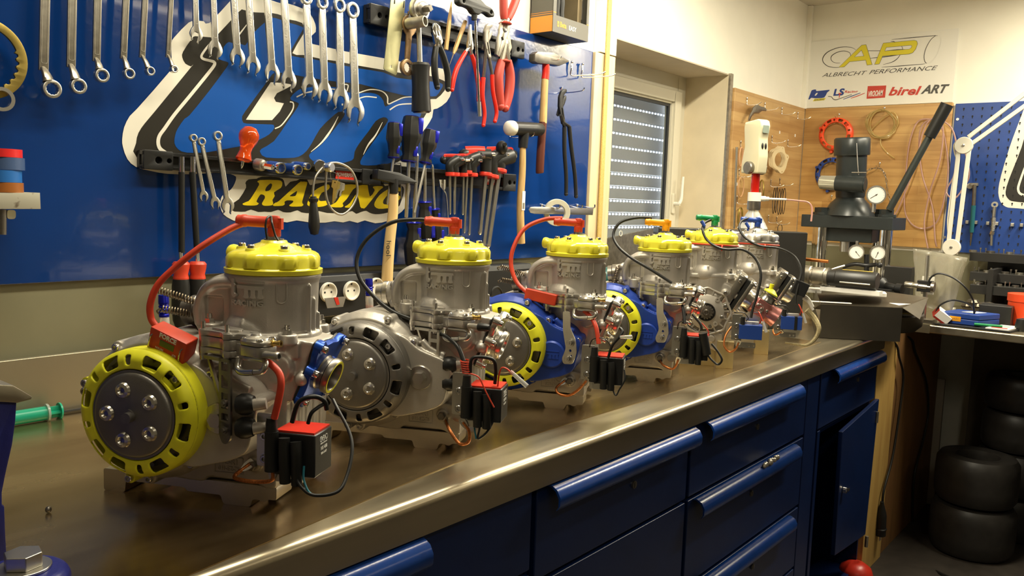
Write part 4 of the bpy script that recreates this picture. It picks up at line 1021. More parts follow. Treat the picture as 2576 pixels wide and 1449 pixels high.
    # braided ground strap with terminals
    GS = {0: [(627, 1168, -.020), (590, 1198, -.04), (610, 1208, -.05), (650, 1212, -.052), (684, 1208, -.055), (686, 1185, -.055)],
          1: [(1122, 1058, -.014), (1130, 1080, -.04), (1155, 1115, -.05), (1178, 1112, -.055), (1180, 1085, -.055), (1165, 1062, -.055)],
          2: [(1420, 958, -.016), (1400, 975, -.03), (1405, 990, -.04), (1430, 995, -.045), (1455, 980, -.05), (1475, 958, -.055)],
          3: [(1660, 905, -.016), (1668, 918, -.035), (1690, 928, -.045), (1700, 920, -.05), (1706, 905, -.055)],
          4: [(1840, 822, -.012), (1825, 845, -.03), (1822, 870, -.04), (1835, 885, -.045), (1850, 878, -.05), (1858, 862, -.055)],
          5: [(1958, 812, -.012), (1945, 830, -.03), (1950, 842, -.04), (1965, 835, -.055)]}
    gs = Etube('ground_strap', i, GS[i], .0026, 'copper_braid', e, 8)
    m = MB()
    for q, r_ in ((GS[i][0], GS[i][1]), (GS[i][-1], GS[i][-2])):
        p = eY(i, *q); d = (eY(i, *r_)-p).normalized(); up = Vector((0, -1, 0)); b = d.cross(up).normalized(); up = b.cross(d)
        m.plate([round_poly([(-.007, -.0055), (.004, -.0055), (.013, -.0025), (.013, .0025), (.004, .0055), (-.007, .0055)], .003, 3), circ(-.001, 0, .0024, 10)], -.0008, .0008, basis(p, d, b, up))
    objs('terminal', m, 'steel', gs)
    if cl: 
        m = MB(); m.hexbolt((.139, -.014, .063), (0, -1, 0), .0068, .006, socket=False); _obj('strap_bolt', m, 'steel_dark', e)
        m = MB(); m.cyl((.166, -.012, .064), (.166, -.006, .064), .010, n=18); m.cyl((.166, -.0135, .064), (.166, -.010, .064), .0045, n=6); _obj('drain_plug', m, 'steel', e)
for i in (4, 5):
    e = ENG[i]
    E('ribbed_cover', 'ribs', 'cast_alloy', e); Es('cover_bolt', 'rbolts', 'steel', e); E('shaft_seal', 'seal', 'black_rubber', e); E('drive_sprocket', 'sprocket', 'steel_dark', e)
    # reed plates, rubber boot, carburettor
    T = reedT(.079, -30)
    m = MB(); m.plate([round_poly([(-.046, -.050), (.046, -.050), (.046, .046), (.030, .052), (-.030, .052), (-.046, .046)], .004, 3)], -.022, -.001, T @ FB, .0008); rp = _obj('reed_plate', m, 'machined', e)
    m = MB(); m.hexbolt(T @ Vector((-.012, -.047, .030)), (0, -1, 0), .005, .004); _obj('plate_screw', m, 'steel', rp)
    m = MB(); m.plate([round_poly([(-.044, -.052), (.044, -.052), (.044, .044), (-.044, .044)], .004, 3)], .003, .013, T @ FB); _obj('rubber_spacer', m, 'black_rubber', e)
    m = MB(); m.plate([round_poly([(-.046, -.046), (.046, -.046), (.046, .044), (.030, .050), (-.030, .050), (-.046, .044)], .006, 3)], .013, .024, T @ FB, .001); m.lathe([(.028, .0), (.027, .008), (.0245, .012), (.0245, .024), (.022, .028)], (.024, 0, -.002), (1, 0, 0), 32, T=T); 
    _obj('intake_manifold', m, 'machined', e, 0)
    m = MB()
    for yz in ((-.038, .038), (.038, .038), (-.038, -.036), (-.013, .043)): m.hexbolt(T @ Vector((.0235, yz[0], yz[1])), T.to_3x3() @ Vector((1, 0, 0)), .005, .007)
    objs('manifold_screw', m, 'chrome', e)
    if i == 4:
        cb = bpy.data.objects.new('carburettor', None); COL.objects.link(cb); cb.parent = e; cb.matrix_local = T @ Matrix.Translation((.050, -.004, -.004))
        m = MB(); m.lathe([(.024, 0), (.0245, .010), (.021, .014), (.021, .040), (.0245, .046), (.026, .062), (.0275, .074), (.0262, .074), (.0225, .060), (.018, .05), (0, .05)], (0, 0, 0), (1, 0, 0), 40)
        m.bx(.008, .044, -.026, .022, -.020, .022); o = _obj('carburettor_body', m, 'pink_anod', cb, .003)
        m = MB(); m.lathe([(0, 0), (.020, 0), (.0235, .003), (.0235, .007), (.0215, .010), (.0215, .020), (.0245, .022), (.0245, .026), (0, .027)], (.026, 0, .020), (0, 0, 1), 32); _obj('mixing_chamber', m, 'steel', cb)
        m = MB(); m.lathe([(0, 0), (.019, 0), (.0195, .003), (.012, .008), (.006, .012), (0, .013)], (.026, 0, .047), (0, 0, 1), 28); m.cyl((.020, 0, .056), (.016, 0, .070), .005, .0058, 12); _obj('chamber_cap', m, 'yellow_matt', cb)
        m = MB(); m.bx(.006, .046, -.020, .018, -.046, -.020); m.cyl((.026, -.026, 0), (.026, -.033, 0), .005, n=12); m.cyl((.012, -.026, .006), (.012, -.031, .006), .004, n=12); m.cyl((.040, -.026, .004), (.040, -.031, .004), .0035, n=12); m.bx(.004, .032, -.0285, -.0265, -.012, -.004); _obj('float_bowl', m, 'machined', cb, .002)
        m = MB(); m.tube([(.006, -.03, 0), (.015, -.034, .010), (.028, -.034, .008), (.03, -.03, -.006), (.012, -.03, -.018)], .0010, 6); _obj('linkage', m, 'steel', cb)
    bl = bpy.data.objects.new('ignition_coil', None); COL.objects.link(bl); bl.parent = e; bl.location = (.022, 0, -.008)
    m = MB(); m.bx(.183, .240, -.066, -.030, .084, .121)
    o = _obj('coil_case', m, 'blue_plastic', bl, .001)
    if i == 5:
        m = MB(); m.bx(.219, .226, -.068, -.029, .083, .122); _obj('retaining_strap', m, 'black_rubber', bl)
    m = MB(); m.cyl((.191, -.060, .121), (.191, -.060, .141), .0062, .0055, 16); _obj('lead_boot', m, 'black_rubber', bl)
    m = MB(); m.bx(.186, .232, -.052, -.036, .121, .128); _obj('terminal_board', m, 'cast_alloy', bl)
    m = MB(); m.tube([(.200, -.046, .128), (.205, -.048, .136), (.199, -.048, .145), (.193, -.045, .150), (.175, -.042, .150), (.170, -.040, .148)], .0012, 6); _obj('black_wire', m, 'black_rubber', bl)
    m = MB(); m.tube([(.234, -.048, .124), (.236, -.052, .140), (.228, -.058, .156), (.232, -.062, .150), (.240, -.066, .132)], .0014, 6); _obj('red_wire', m, 'red_rubber', bl)
    m = MB(); m.cyl((.240, -.067, .134), (.249, -.070, .106), .0026, .0038, 10); _obj('clear_connector', m, 'clear_plastic', bl)
    # orange ring cord round the barrel with a tie
    m = MB(); P = [(CX+.0645*cos(R_(a)), CY+.0645*sin(R_(a)), .3090+.003*sin(R_(a*1.0+200))) for a in range(0, 360, 20)]; m.tube(P, .0022, 8, 3, True); m.tube([(CX+.020, CY-.060, .312), (CX+.019, CY-.068, .308), (CX+.019, CY-.070, .300), (CX+.019, CY-.066, .298)], .0022, 8)
    _obj('orange_tie', m, 'red_rubber', e)
    m = MB(); m.cyl((CX-.030, CY-.035, .349), (CX-.027, CY-.037, .358), .0030, n=10); m.cyl((CX-.027, CY-.037, .358), (CX-.036, CY-.034, .372), .0045, .0050, 12); _obj('temperature_sensor', m, 'blue_plastic', e)
m = MB(); m.tube([eY(5, *p) for p in [(2030, 780, -.04), (2048, 800, -.04), (2060, 825, -.05), (2052, 850, -.05), (2030, 868, -.05), (2000, 866, -.04), (1975, 862, -.03)]], lambda t: .007*(1-t)+.002, 8, 5)
_obj('cloth_wrapped_harness', m, mat('cloth_tape', (0.36, 0.30, 0.16), 0.9, noise=.2, nscale=200, bump=.4, bscale=400), ENG[5])
m = MB(); m.bx(-.02, .02, -.014, .014, -.02, .02, Matrix.Translation(eY(5, 2012, 725, -.045)) @ Matrix.Rotation(R_(20), 4, 'Y')); _obj('relay', m, 'black_plastic', ENG[5], .002)
for dy_ in (0, .010):
    m = MB(); m.tube([eY(5, *p) for p in [(2020, 742+dy_*800, -.04), (2034, 752+dy_*800, -.04), (2045, 772+dy_*800, -.04)]], .004, 8, 5); _obj('pale_cable', m, 'white_plastic', ENG[5])
# gold blocks carrying the last two engines
GB = {4: [((.155, .198), (-.020, .010), (-.012, .060)), ((.060, .152), (.005, .05), (.012, .050)), ((-.03, .03), (.06, .12), (-.012, .045))], 5: [((.140, .180), (-.020, .010), (-.008, .062)), ((-.03, .04), (.06, .12), (-.008, .045))]}
gi = 0
glab = ['gold coloured metal block standing on the bench at the front of the fifth engine', 'gold metal bar lying under the middle of the fifth engine', 'gold metal block under the back of the fifth engine', 'gold coloured metal block standing at the front of the farthest engine', 'gold metal block under the back of the farthest engine']
for i in (4, 5):
    dx, dy, a, dz = POSE[i]; o_, ex_, ey_ = eng_axes(i)
    for (bx_, by_, bz_) in GB[i]:
        m = MB(); z0 = ZB+.0002 if bz_[0] <= 0 else ZB+.0002
        c = Vector(o_)+Vector(ex_)*((bx_[0]+bx_[1])/2)+Vector(ey_)*((by_[0]+by_[1])/2)
        hx, hy = (bx_[1]-bx_[0])/2, (by_[1]-by_[0])/2
        m.bx(-hx, hx, -hy, hy, 0, bz_[1]+dz-.0), m
        o = _obj('gold_block', m, 'gold_block', None, .0008); o.location = (c.x, c.y, ZB+.0002); o.rotation_euler = (0, 0, TH0+R_(a)); tag(o, glab[gi], 'block', 'gold blocks under the last two engines'); gi += 1
# ================================================================== BOARD GRAPHICS
def cv(ox, oy, s, P): return [(ox+x/s, oy+y/s) for x, y in P]
cA = lambda P: cv(300, 0, 4.998, P)
cB = lambda P: cv(300, 160, 4.998, P)
cC = lambda P: cv(640, 150, 4.140, P)
cD = lambda P: cv(540, 400, 4.954, P)
cE = lambda P: cv(700, 0, 5.6, P)
def smooth2(P, n=4): return [(p.x, p.y) for p in catmull([(x, y, 0) for x, y in P], n, True)]
BY = 1.6015
def wl(P, y=BY, sm=3): return [wp(u, v, y) for u, v in (smooth2(P, sm) if sm > 1 else P)]
def layer(mb, loops, k, sm=3):
    """thin vinyl cut to outline, k-th layer on the board"""
    mb.plate([wl(L, BY, sm) for L in loops], .0004+.0003*k, .0006+.0003*k, WALLF(BY))
def stroke(P, w0, w1, w2=None):
    w2 = w0 if w2 is None else w2
    C = catmull([(x, y, 0) for x, y in P], 4); n = len(C); L = []; Rr = []
    for i, p in enumerate(C):
        d = (C[min(i+1, n-1)]-C[max(i-1, 0)]).normalized(); t = i/(n-1); w = (w0*(1-2*t)+w1*2*t) if t < .5 else (w1*(2-2*t)+w2*(2*t-1))
        L.append((p.x-d.y*w, p.y+d.x*w)); Rr.append((p.x+d.y*w, p.y-d.x*w))
    return L+Rr[::-1]
mat('vinyl_white', (0.70, 0.67, 0.58), 0.35); mat('vinyl_black', (0.018, 0.016, 0.012), 0.35); mat('vinyl_blue', (0.005, 0.070, 0.32), 0.28, noise=.05, nscale=8); mat('vinyl_yellow', (0.78, 0.60, 0.005), 0.35)
dec = wthing('racing_logo_sticker', (1.3, BY, 1.25), 'huge slanted blue, black and white lettering sticker with yellow RACING on the blue board', 'sticker')
outer = cB([(210, 1300), (100, 1200), (45, 1050), (35, 950), (60, 800), (130, 660), (220, 570)])+[(428, 178), (432, 160), (431, 140), (431, 108), (438, 94)]+cA([(870, 285), (960, 262), (1060, 268), (1130, 290), (1400, 5)])+[(592, -14), (612, -22), (640, -14)]+cA([(1900, 0), (2040, 45)])+cE([(120, 45), (350, 125), (450, 200), (520, 340), (525, 450), (480, 620)])+cE([(1480, 820), (1900, 900), (2320, 970), (2430, 1050)])+cC([(2040, 180), (2055, 320), (2000, 440), (1900, 510), (1862, 520), (1850, 600), (1790, 700), (1720, 800), (1650, 950), (1600, 1100), (1540, 1150)])+[(1020, 430)]+cD([(2440, 330), (2430, 420), (2380, 600), (2270, 700), (2160, 770), (2000, 800), (1870, 765), (1780, 795), (1680, 770), (1600, 790), (1490, 775), (1380, 792), (1180, 790), (1020, 765), (900, 790), (750, 770), (600, 790), (300, 780), (200, 750), (110, 690), (70, 600), (75, 500), (110, 440), (200, 380), (250, 300), (265, 220), (200, 190), (150, 165)])+cB([(900, 1390), (600, 1385), (400, 1350)])
black = cB([(225, 1190), (210, 1000), (240, 870), (320, 750), (430, 620), (900, 45)])+cA([(900, 835), (830, 800), (790, 720), (800, 650), (900, 500), (950, 455), (1150, 470), (1230, 440), (1500, 150), (1560, 125), (1700, 155), (1920, 165), (2040, 195)])+cE([(150, 275), (335, 325), (350, 480), (195, 748), (360, 775), (600, 830), (810, 860), (1100, 920), (1480, 985), (1740, 1030), (2100, 1060)])+cC([(1960, 215), (1990, 245), (1980, 320), (1890, 410), (1810, 415), (1800, 540), (1720, 660), (1600, 830), (1545, 940), (1560, 1010), (1450, 1090), (1270, 1140), (700, 1190), (100, 1190)])+cB([(900, 1190)])
blueT = cB([(700, 900), (690, 1000), (740, 1080), (850, 1120), (1100, 1115), (1400, 1060), (1560, 1030), (1750, 960), (1880, 890), (1940, 820), (1940, 780), (1900, 765), (1600, 755), (1550, 730), (1540, 680), (1580, 600), (1870, 205)])+cC([(200, 140), (300, 140), (420, 160), (520, 180), (680, 205), (860, 230), (1100, 255), (1300, 310), (1500, 360), (1650, 385), (1800, 380), (1890, 380), (1940, 310), (1960, 260), (1900, 235), (1800, 225), (1480, 190)])+cE([(1480, 1020), (1100, 960), (810, 900), (460, 830), (190, 790), (180, 700), (330, 440), (330, 378), (160, 325), (0, 270)])+cA([(1920, 225), (1830, 280), (1700, 400), (1620, 510), (1580, 570), (1530, 555), (1410, 540), (1370, 530), (1310, 590), (1290, 690), (1230, 700), (1250, 745), (1340, 775), (1370, 800), (1330, 870), (1130, 1140), (880, 1449)])+cB([(820, 690), (730, 820)])
blueM = cC([(370, 400), (430, 335), (500, 300), (650, 280), (800, 285), (930, 300), (965, 340), (1090, 352), (1200, 345), (1290, 370), (1340, 430), (1360, 490), (1450, 445), (1560, 402), (1660, 400), (1740, 540), (1690, 640), (1560, 850), (1510, 930), (1550, 970), (1500, 1020), (1400, 1080), (1250, 1100), (1130, 1100), (1100, 1080), (1120, 1020), (1240, 850), (1370, 670), (1385, 620), (1340, 600), (1260, 640), (1190, 740), (1090, 870), (1040, 960), (1030, 1030), (980, 1060), (870, 1080), (700, 1070), (600, 1050), (565, 1000), (600, 960), (700, 880), (840, 710), (930, 590), (930, 550), (870, 545), (790, 610), (680, 720), (600, 860), (540, 950), (460, 1010), (350, 1025), (120, 1020), (60, 970), (70, 930), (200, 850), (340, 650), (450, 490), (450, 450), (400, 430)])
m = MB(); layer(m, [outer], 0, 2); obj('sticker_white', m, 'vinyl_white', dec, 0, 0)
m = MB(); layer(m, [black], 1, 2)
blob = cD([(235, 545), (300, 500), (390, 355), (380, 300), (420, 255), (520, 248), (580, 222), (800, 232), (860, 270), (880, 345), (940, 285), (1020, 270), (1080, 240), (1150, 255), (1185, 325), (1250, 310), (1380, 290), (1500, 290), (1600, 285), (1750, 300), (1800, 288), (1900, 300), (1930, 325), (2000, 290), (2090, 300), (2120, 335), (2200, 320), (2290, 320), (2350, 350), (2355, 420), (2310, 560), (2290, 590), (2200, 650), (2100, 680), (2000, 688), (1930, 670), (1885, 645), (1820, 660), (1760, 682), (1710, 648), (1600, 672), (1400, 672), (1300, 648), (1200, 675), (1080, 665), (1030, 638), (940, 665), (850, 660), (790, 633), (700, 660), (620, 655), (540, 660), (450, 630), (380, 655), (280, 655), (220, 640)])
layer(m, [blob], 1, 2); obj('sticker_black', m, 'vinyl_black', dec, 0, 0)
m = MB(); layer(m, [blueT], 2, 2); layer(m, [blueM], 2, 2); obj('sticker_blue', m, 'vinyl_blue', dec, 0, 0)
m = MB()
layer(m, [cB([(1900, 235), (2060, 245)])+cC([(400, 262), (330, 300), (230, 350), (200, 400), (220, 440), (303, 455), (260, 540), (180, 630), (0, 630)])+cB([(1588, 705)])], 3, 1)
layer(m, [stroke(cA([(1130, 560), (1080, 620), (1030, 700), (1050, 740), (1140, 765), (1185, 780), (1190, 820), (1100, 940), (880, 1210), (690, 1440)])+cB([(570, 810), (500, 910), (485, 1000), (510, 1070), (575, 1120)]), 2.5, 4.2, 4.8)], 3, 1)
layer(m, [cA([(1600, 300), (1606, 310), (1512, 440), (1506, 415)])], 3, 1)
for P, a, b in (([(365, 440), (400, 452), (395, 520), (330, 620), (270, 690), (210, 718)], 1.4, 1.6), ([(870, 592), (800, 725), (700, 860), (585, 960)], .5, 2.6), ([(1330, 652), (1260, 785), (1180, 890), (1130, 990)], .5, 2.4),
                ([(435, 390), (520, 350), (600, 332)], 1.6, 1.6), ([(740, 308), (790, 305), (850, 312)], 1.3, 1.3), ([(930, 257), (972, 268), (958, 330)], 1.2, 1.4), ([(1075, 350), (1200, 312), (1320, 328), (1380, 385), (1388, 460), (1450, 438), (1550, 395), (1655, 388)], 1.3, 1.5),
                ([(1080, 407), (1160, 385), (1270, 395)], 1.4, 1.4), ([(1405, 524), (1500, 470), (1655, 459)], 1.8, 1.4), ([(905, 468), (940, 467)], 2.4, 2.4)):
    layer(m, [stroke(cC(P), a, b)], 3, 1)
obj('sticker_highlights', m, 'vinyl_white', dec, 0, 0)
m = MB()
for loops in ([[(530, 290), (560, 262), (780, 262), (830, 280), (838, 310), (820, 360), (735, 415), (745, 460), (715, 510), (725, 550), (710, 575), (650, 583), (600, 578), (585, 550), (620, 490), (615, 455), (580, 440), (555, 455), (515, 530), (545, 550), (520, 575), (450, 580), (360, 575), (345, 555), (400, 530), (440, 500), (550, 320)], [(680, 310), (700, 305), (712, 325), (690, 380), (650, 400), (625, 395), (640, 350)]],
              [[(1040, 300), (1080, 282), (1140, 285), (1145, 320), (1085, 530), (1100, 560), (1080, 590), (950, 592), (925, 575), (960, 550), (975, 520), (900, 515), (865, 535), (870, 560), (840, 582), (740, 585), (722, 570), (760, 540), (800, 520)], [(1015, 400), (1020, 420), (1000, 460), (945, 465), (935, 455)]],
              [[(1410, 315), (1330, 340), (1220, 410), (1160, 520), (1150, 570), (1190, 590), (1300, 597), (1380, 580), (1430, 540), (1380, 520), (1320, 525), (1290, 500), (1330, 420), (1400, 390), (1430, 350)]],
              [[(1600, 340), (1630, 318), (1760, 320), (1770, 345), (1720, 380), (1640, 500), (1590, 550), (1600, 580), (1570, 603), (1440, 598), (1430, 580), (1490, 550), (1530, 510), (1610, 370)]],
              [[(1790, 330), (1890, 325), (1905, 345), (1930, 470), (1990, 390), (1970, 360), (1980, 340), (2080, 338), (2090, 360), (2040, 400), (1880, 600), (1845, 612), (1810, 595), (1770, 440), (1700, 580), (1690, 605), (1630, 605), (1620, 590), (1680, 550), (1790, 380)]],
              [[(2310, 360), (2250, 350), (2150, 380), (2050, 450), (1990, 540), (1990, 590), (2040, 620), (2140, 615), (2200, 600), (2300, 500), (2290, 450), (2200, 470), (2180, 500), (2150, 560), (2100, 560), (2100, 510), (2180, 430), (2310, 400)]]):
    layer(m, [cD(l) for l in loops], 3, 2)
obj('sticker_yellow', m, 'vinyl_yellow', dec, 0, 0)

# ================================================================== TOOLS ON THE BOARD
def seg_frame(p, q, y):
    """frame on the wall plane y: local x along p->q, local y across, z out of the wall; pixels"""
    a, b = wp(*p, y), wp(*q, y); d = Vector((b[0]-a[0], b[1]-a[1])); L = d.length; d.normalize()
    return basis((a[0], y, a[1]), (d.x, 0, d.y), (-d.y, 0, d.x), (0, -1, 0)), L
def pxlen(p, n, y): # metres per n pixels at p on the plane y
    a = wp(p[0]-n/2, p[1], y); b = wp(p[0]+n/2, p[1], y); return math.hypot(a[0]-b[0], a[1]-b[1])
def combo_wrench(ring, openp, wr, wo, ws, label, y=1.575, grp='combination wrenches hanging in a row', m_='satin_chrome', txt='POWERFIX'):
    """ring: centre px of ring end, openp: centre px of the open jaw; widths in px"""
    T, L = seg_frame(ring, openp, y)
    rr = pxlen(ring, wr, y)/2; ro = pxlen(openp, wo, y)/2; s = pxlen(openp, ws, y)/2; t = .0045
    th = R_(14)
    out = [(rr*.9, s*.85), (L-ro*1.15, s), (L-ro*.8, ro*.72)]
    a0, a1 = 120, 38
    out += [(L+ro*cos(R_(a)+.0), ro*sin(R_(a))) for a in range(125, 15, -12)]
    # jaw mouth, tilted 15 degrees
    jw = ro*.46; jd = ro*.35
    out += [(L+ro*1.05*cos(th)-jw*.0*sin(th)+ro*.28*cos(th), jw+ro*.42)] if 0 else []
    mouth = [(ro*1.22, jw*1.35), (ro*1.05, jw), (-jd*.2, jw), (-jd, jw*.5), (-jd, -jw*.5), (-jd*.2, -jw), (ro*1.05, -jw), (ro*1.22, -jw*1.35)]
    out += [(L+x*cos(-th)-yy*sin(-th), x*sin(-th)+yy*cos(-th)) for x, yy in mouth]
    out += [(L+ro*cos(R_(a)), ro*sin(R_(a))) for a in range(-40, -135, -12)]
    out += [(L-ro*.8, -ro*.72), (L-ro*1.15, -s), (rr*.9, -s*.85)]
    m = MB(); m.plate([out], -t*.6, t*.6, T, .0008)
    e = wthing('combination_wrench', tuple((T @ Vector((L/2, 0, 0)))), label, 'wrench', grp)
    obj('shank_and_jaw', m, m_, e, smooth=35)
    m = MB(); hexo = [(rr*.62*(1.0 if k % 2 else .90)*cos(2*pi*k/24), rr*.62*(1.0 if k % 2 else .90)*sin(2*pi*k/24)) for k in range(24)]
    m.plate([circ(0, 0, rr, 32), hexo], -t, t, T, .0008); obj('ring_end', m, m_, e, smooth=35)
    m = MB(); x0, x1 = rr*1.3, L-ro*1.5
    if x1-x0 > .02:
        m.plate([rect(x0, -s*.78, x1, s*.78, s*.7), rect(x0+.0008, -s*.60, x1-.0008, s*.60, s*.55)], t*.6, t*.6+.0004, T)
        if txt: m.text(txt, s*1.15, t*.6, t*.6+.0004, T @ Matrix.Translation(((x0+x1)/2, 0, 0)) @ Matrix.Rotation(pi, 4, 'Z'), sx=1.2)
        obj('raised_border', m, m_, e, 0, 0)
    return e
W10 = [((489, -95), (493, 87), 22, 31, 14, 'smallest combination wrench, leftmost of the long row beside the offset ring wrenches'),
       ((533, -85), (541, 126), 24, 35, 15, 'combination wrench with bright shiny jaw, second from the left in the long row'),
       ((583, -72), (597, 145), 25, 36, 16, 'combination wrench third from the left in the long row'),
       ((622, -58), (636, 165), 26, 36, 16, 'combination wrench fourth from the left in the long row'),
       ((669, -45), (684, 185), 27, 37, 17, 'combination wrench fifth from the left, jaw over the black m of the sticker'),
       ((713, -28), (726, 203), 28, 37, 18, 'combination wrench sixth from the left, jaw at the white parallelogram'),
       ((770, -6), (779, 221), 28, 40, 18, 'combination wrench seventh from the left in the long row'),
       ((810, 6), (816, 235), 27, 38, 17, 'combination wrench eighth from the left with glaring white jaw'),
       ((853, 14), (857, 251), 28, 40, 18, 'combination wrench ninth from the left, ring end visible below the rail'),
       ((886, 26), (893.5, 280), 31, 44, 19, 'largest combination wrench, rightmost of the long row')]
for w in W10: combo_wrench(*w)
for w in [((485.5, 347), (512, 494), 18, 22, 9, 'small combination wrench leftmost of three on the lower rail'), ((506, 356), (541, 511), 19, 25, 10, 'middle small combination wrench of three on the lower rail'), ((546.5, 342), (572.5, 517), 22, 31, 12, 'right hand and longest of three small wrenches on the lower rail')]:
    combo_wrench(*w, y=1.565, grp='three small wrenches on the lower rail', txt=None)
def ring_spanner(x0, xb, yb, rc, R, hw, label, y=1.572):
    """offset ring spanner: shank from above the frame to the bend, then cranked to the ring"""
    top, bend = (x0, -150), (xb, yb)
    T, L = seg_frame(top, bend, y); s = pxlen(bend, hw, y)/2
    e = wthing('ring_spanner', tuple(pY(*bend, y)), label, 'wrench', 'offset ring spanners hanging at the left')
    m = MB(); m.plate([round_poly([(-.02, -s), (L, -s), (L, s), (-.02, s)], .001, 2)], -.003, .003, T, .001)
    m.plate([rect(0, -s*.7, L-.012, s*.7, s*.5), rect(.001, -s*.52, L-.013, s*.52, s*.4)], .003, .0035, T)
    c = pY(*rc, y-.014); b = T @ Vector((L-.004, 0, 0)); r = pxlen(rc, R*2, y-.014)/2
    k_ = max(.3, 1-.86*r/(c-b).length); m.tube([b, b+(c-b)*.5*k_+Vector((0, -.002, 0)), b+(c-b)*k_], lambda t: s*.95+(r*.60-s*.2)*t, 14, 5, flat=.6)
    obj('shank', m, 'old_steel', e)
    m = MB(); T2 = basis(tuple(c), (1, 0, 0), (0, 0, 1), (0, -1, 0))
    pts = [(r*.66*(1.0 if k % 2 else .9)*cos(2*pi*k/24), r*.66*(1.0 if k % 2 else .9)*sin(2*pi*k/24)) for k in range(24)]
    m.plate([circ(0, 0, r, 40), pts], -.007, .005, T2, .0012); obj('ring_end', m, 'satin_chrome', e)
for a in [(116, 109, 178, (129.5, 224), 24, 24, 'largest offset ring spanner, leftmost of the six'), (184, 178, 170, (196.5, 217), 20, 22, 'second largest offset ring spanner from the left'), (248, 242, 155, (255.5, 190), 17.5, 19, 'third offset ring spanner from the left'),
          (323, 310, 149, (324, 185.5), 13.5, 16, 'fourth offset ring spanner from the left'), (372, 357, 146, (377, 179), 10.5, 14, 'fifth offset ring spanner from the left'), (438, 422, 145, (437, 174), 8.5, 11, 'smallest offset ring spanner, its ring over the white sticker edge')]: ring_spanner(*a)
# plated hook wrench at the left edge (toothed brass arc)
y = 1.57; e = wthing('toothed_strap_wrench', tuple(pY(30, 140, y)), 'brass coloured toothed ring wrench cut off by the left edge of the view', 'wrench')
c = pY(-42, 146, y); r = pxlen((20, 146), 108, y); T = basis(tuple(c), (1, 0, 0), (0, 0, 1), (0, -1, 0))
inn = []
for k in range(61):
    a = R_(115-215*k/60); rr = r*.80
    if k % 4 in (2, 3) and 26 < k < 58: rr = r*.74
    inn.append((rr*cos(a), rr*sin(a)))
out = [(r*cos(R_(a)), r*sin(R_(a))) for a in range(-100, 116, 5)]
mat('yellow_zinc', (0.36, 0.27, 0.07), 0.35, 0.8, noise=.2, nscale=30)
m = MB(); m.plate([out+inn], -.003, .003, T, .0006); obj('toothed_ring', m, 'yellow_zinc', e)
c2 = pY(0, 250, y-.004); m = MB(); m.ring([(.020, 0), (.020, .01), (.014, .01), (.014, 0)], tuple(c2), (0, -1, 0), 28); obj('ring_end', m, 'satin_chrome', e)

# rails
def rail(p0, p1, h_px, label, y0=1.600, d=.022):
    T, L = seg_frame(p0, p1, 1.600); h = pxlen(p0, h_px, 1.6)/2
    e = wthing('tool_rail', tuple(T @ Vector((L/2, -h, 0))), label, 'rail', 'black plastic tool rails on the blue board')
    m = MB(); m.bx(0, L, -h, h, 0, .010, T); m.bx(0, L, h*.55, h, .010, d, T); m.bx(0, L, -h, -h*.65, .010, d, T); obj('rail_body', m, 'black_plastic', e, .001)
    for x in (.002, L-.062):
        m = MB(); m.plate([rect(x, -h*1.12, x+.060, h*1.12, .003), circ(x+.030, 0, .007, 18), circ(x+.052, 0, .005, 14)], .010, d+.002, T, .001); obj('end_bracket', m, 'black_plastic', e)
    return e, T, L, h
r1, T1, L1, h1 = rail((344, 400), (944, 447), 42, 'left hand black tool rail over the lower part of the sticker')
r2, T2, L2, h2 = rail((948, 437), (1284, 460), 34, 'right hand black tool rail holding the T-handle keys')
r3, T3, L3, h3 = rail((914, 35), (1305, 130), 34, 'upper black tool rail holding the pliers')
for T, x, r_ in ((T1, .62, r1), (T2, .40, r2)):
    x = wp(860, 433, 1.6)[0]-wp(344, 400, 1.6)[0] if r_ is r1 else wp(1232, 455, 1.6)[0]-wp(948, 437, 1.6)[0]
    m = MB(); m.bx(x-.028, x+.028, -.010, .010, .0235 if 0 else .010, .0118, T); lb = obj('rail_label', m, 'red_plastic', r_, 0, 0, 'small red label with white lettering')
    m = MB(); m.text('POWERFIX', .0125, .0118, .0121, T @ Matrix.Translation((x, 0, 0)), bold=.0003, sx=.85, shear=.15); obj('label_print', m, 'white_print', lb, 0, 0)

def rod(name, a, b, r, m_, e, y0=None, n=14, r1=None):
    mb = MB(); mb.cyl(a, b, r, r1, n); return obj(name, mb, m_, e)
P_ = pY
def pr_(p, n, y): return pxlen(p, n, y)/2
# flexible nut drivers with red and black grips
for x, lab, xh in ((457, 'left flexible nut driver with black shaft and red collar handle', 455), (484, 'right flexible nut driver with black shaft and red collar handle', 497)):
    y = 1.560; e = wthing('nut_driver', tuple(P_(xh, 800, y)), lab, 'screwdriver', 'two long nut drivers hanging from the lower rail')
    rod('socket_tip', P_(x, 394, y), P_(x, 433, y), pr_((x, 400), 14, y), 'chrome', e)
    rod('flexible_shaft', P_(x, 433, y), P_(xh-1 if xh > 480 else x, 636, y), pr_((x, 400), 14, y)*1.05, 'black_rubber', e)
    rod('ferrule', P_(xh-1, 634, y), P_(xh, 660, y), .0048, 'chrome', e)
    a, b = P_(xh, 657, y), P_(xh, 850, y); L = (b-a).length; d = b-a
    m = MB(); s = pr_((xh, 680), 40, y); m.lathe([(0, 0), (s*.8, .001), (s, .006), (s*.95, .014), (s*.80, .026), (s*.9, .034)], a, d, 24); m.cyl(a+d.normalized()*.033, a+d.normalized()*.036, s*.9, n=24); h_ = obj('handle_collar', m, 'red_rubber', e)
    m = MB(); m.lathe([(s*.9, .036), (s*1.02, .05), (s*1.05, .09), (s*.9, .12), (s*.6, .135), (0, .137)], a, d, 24); obj('handle_grip', m, 'black_rubber', e)
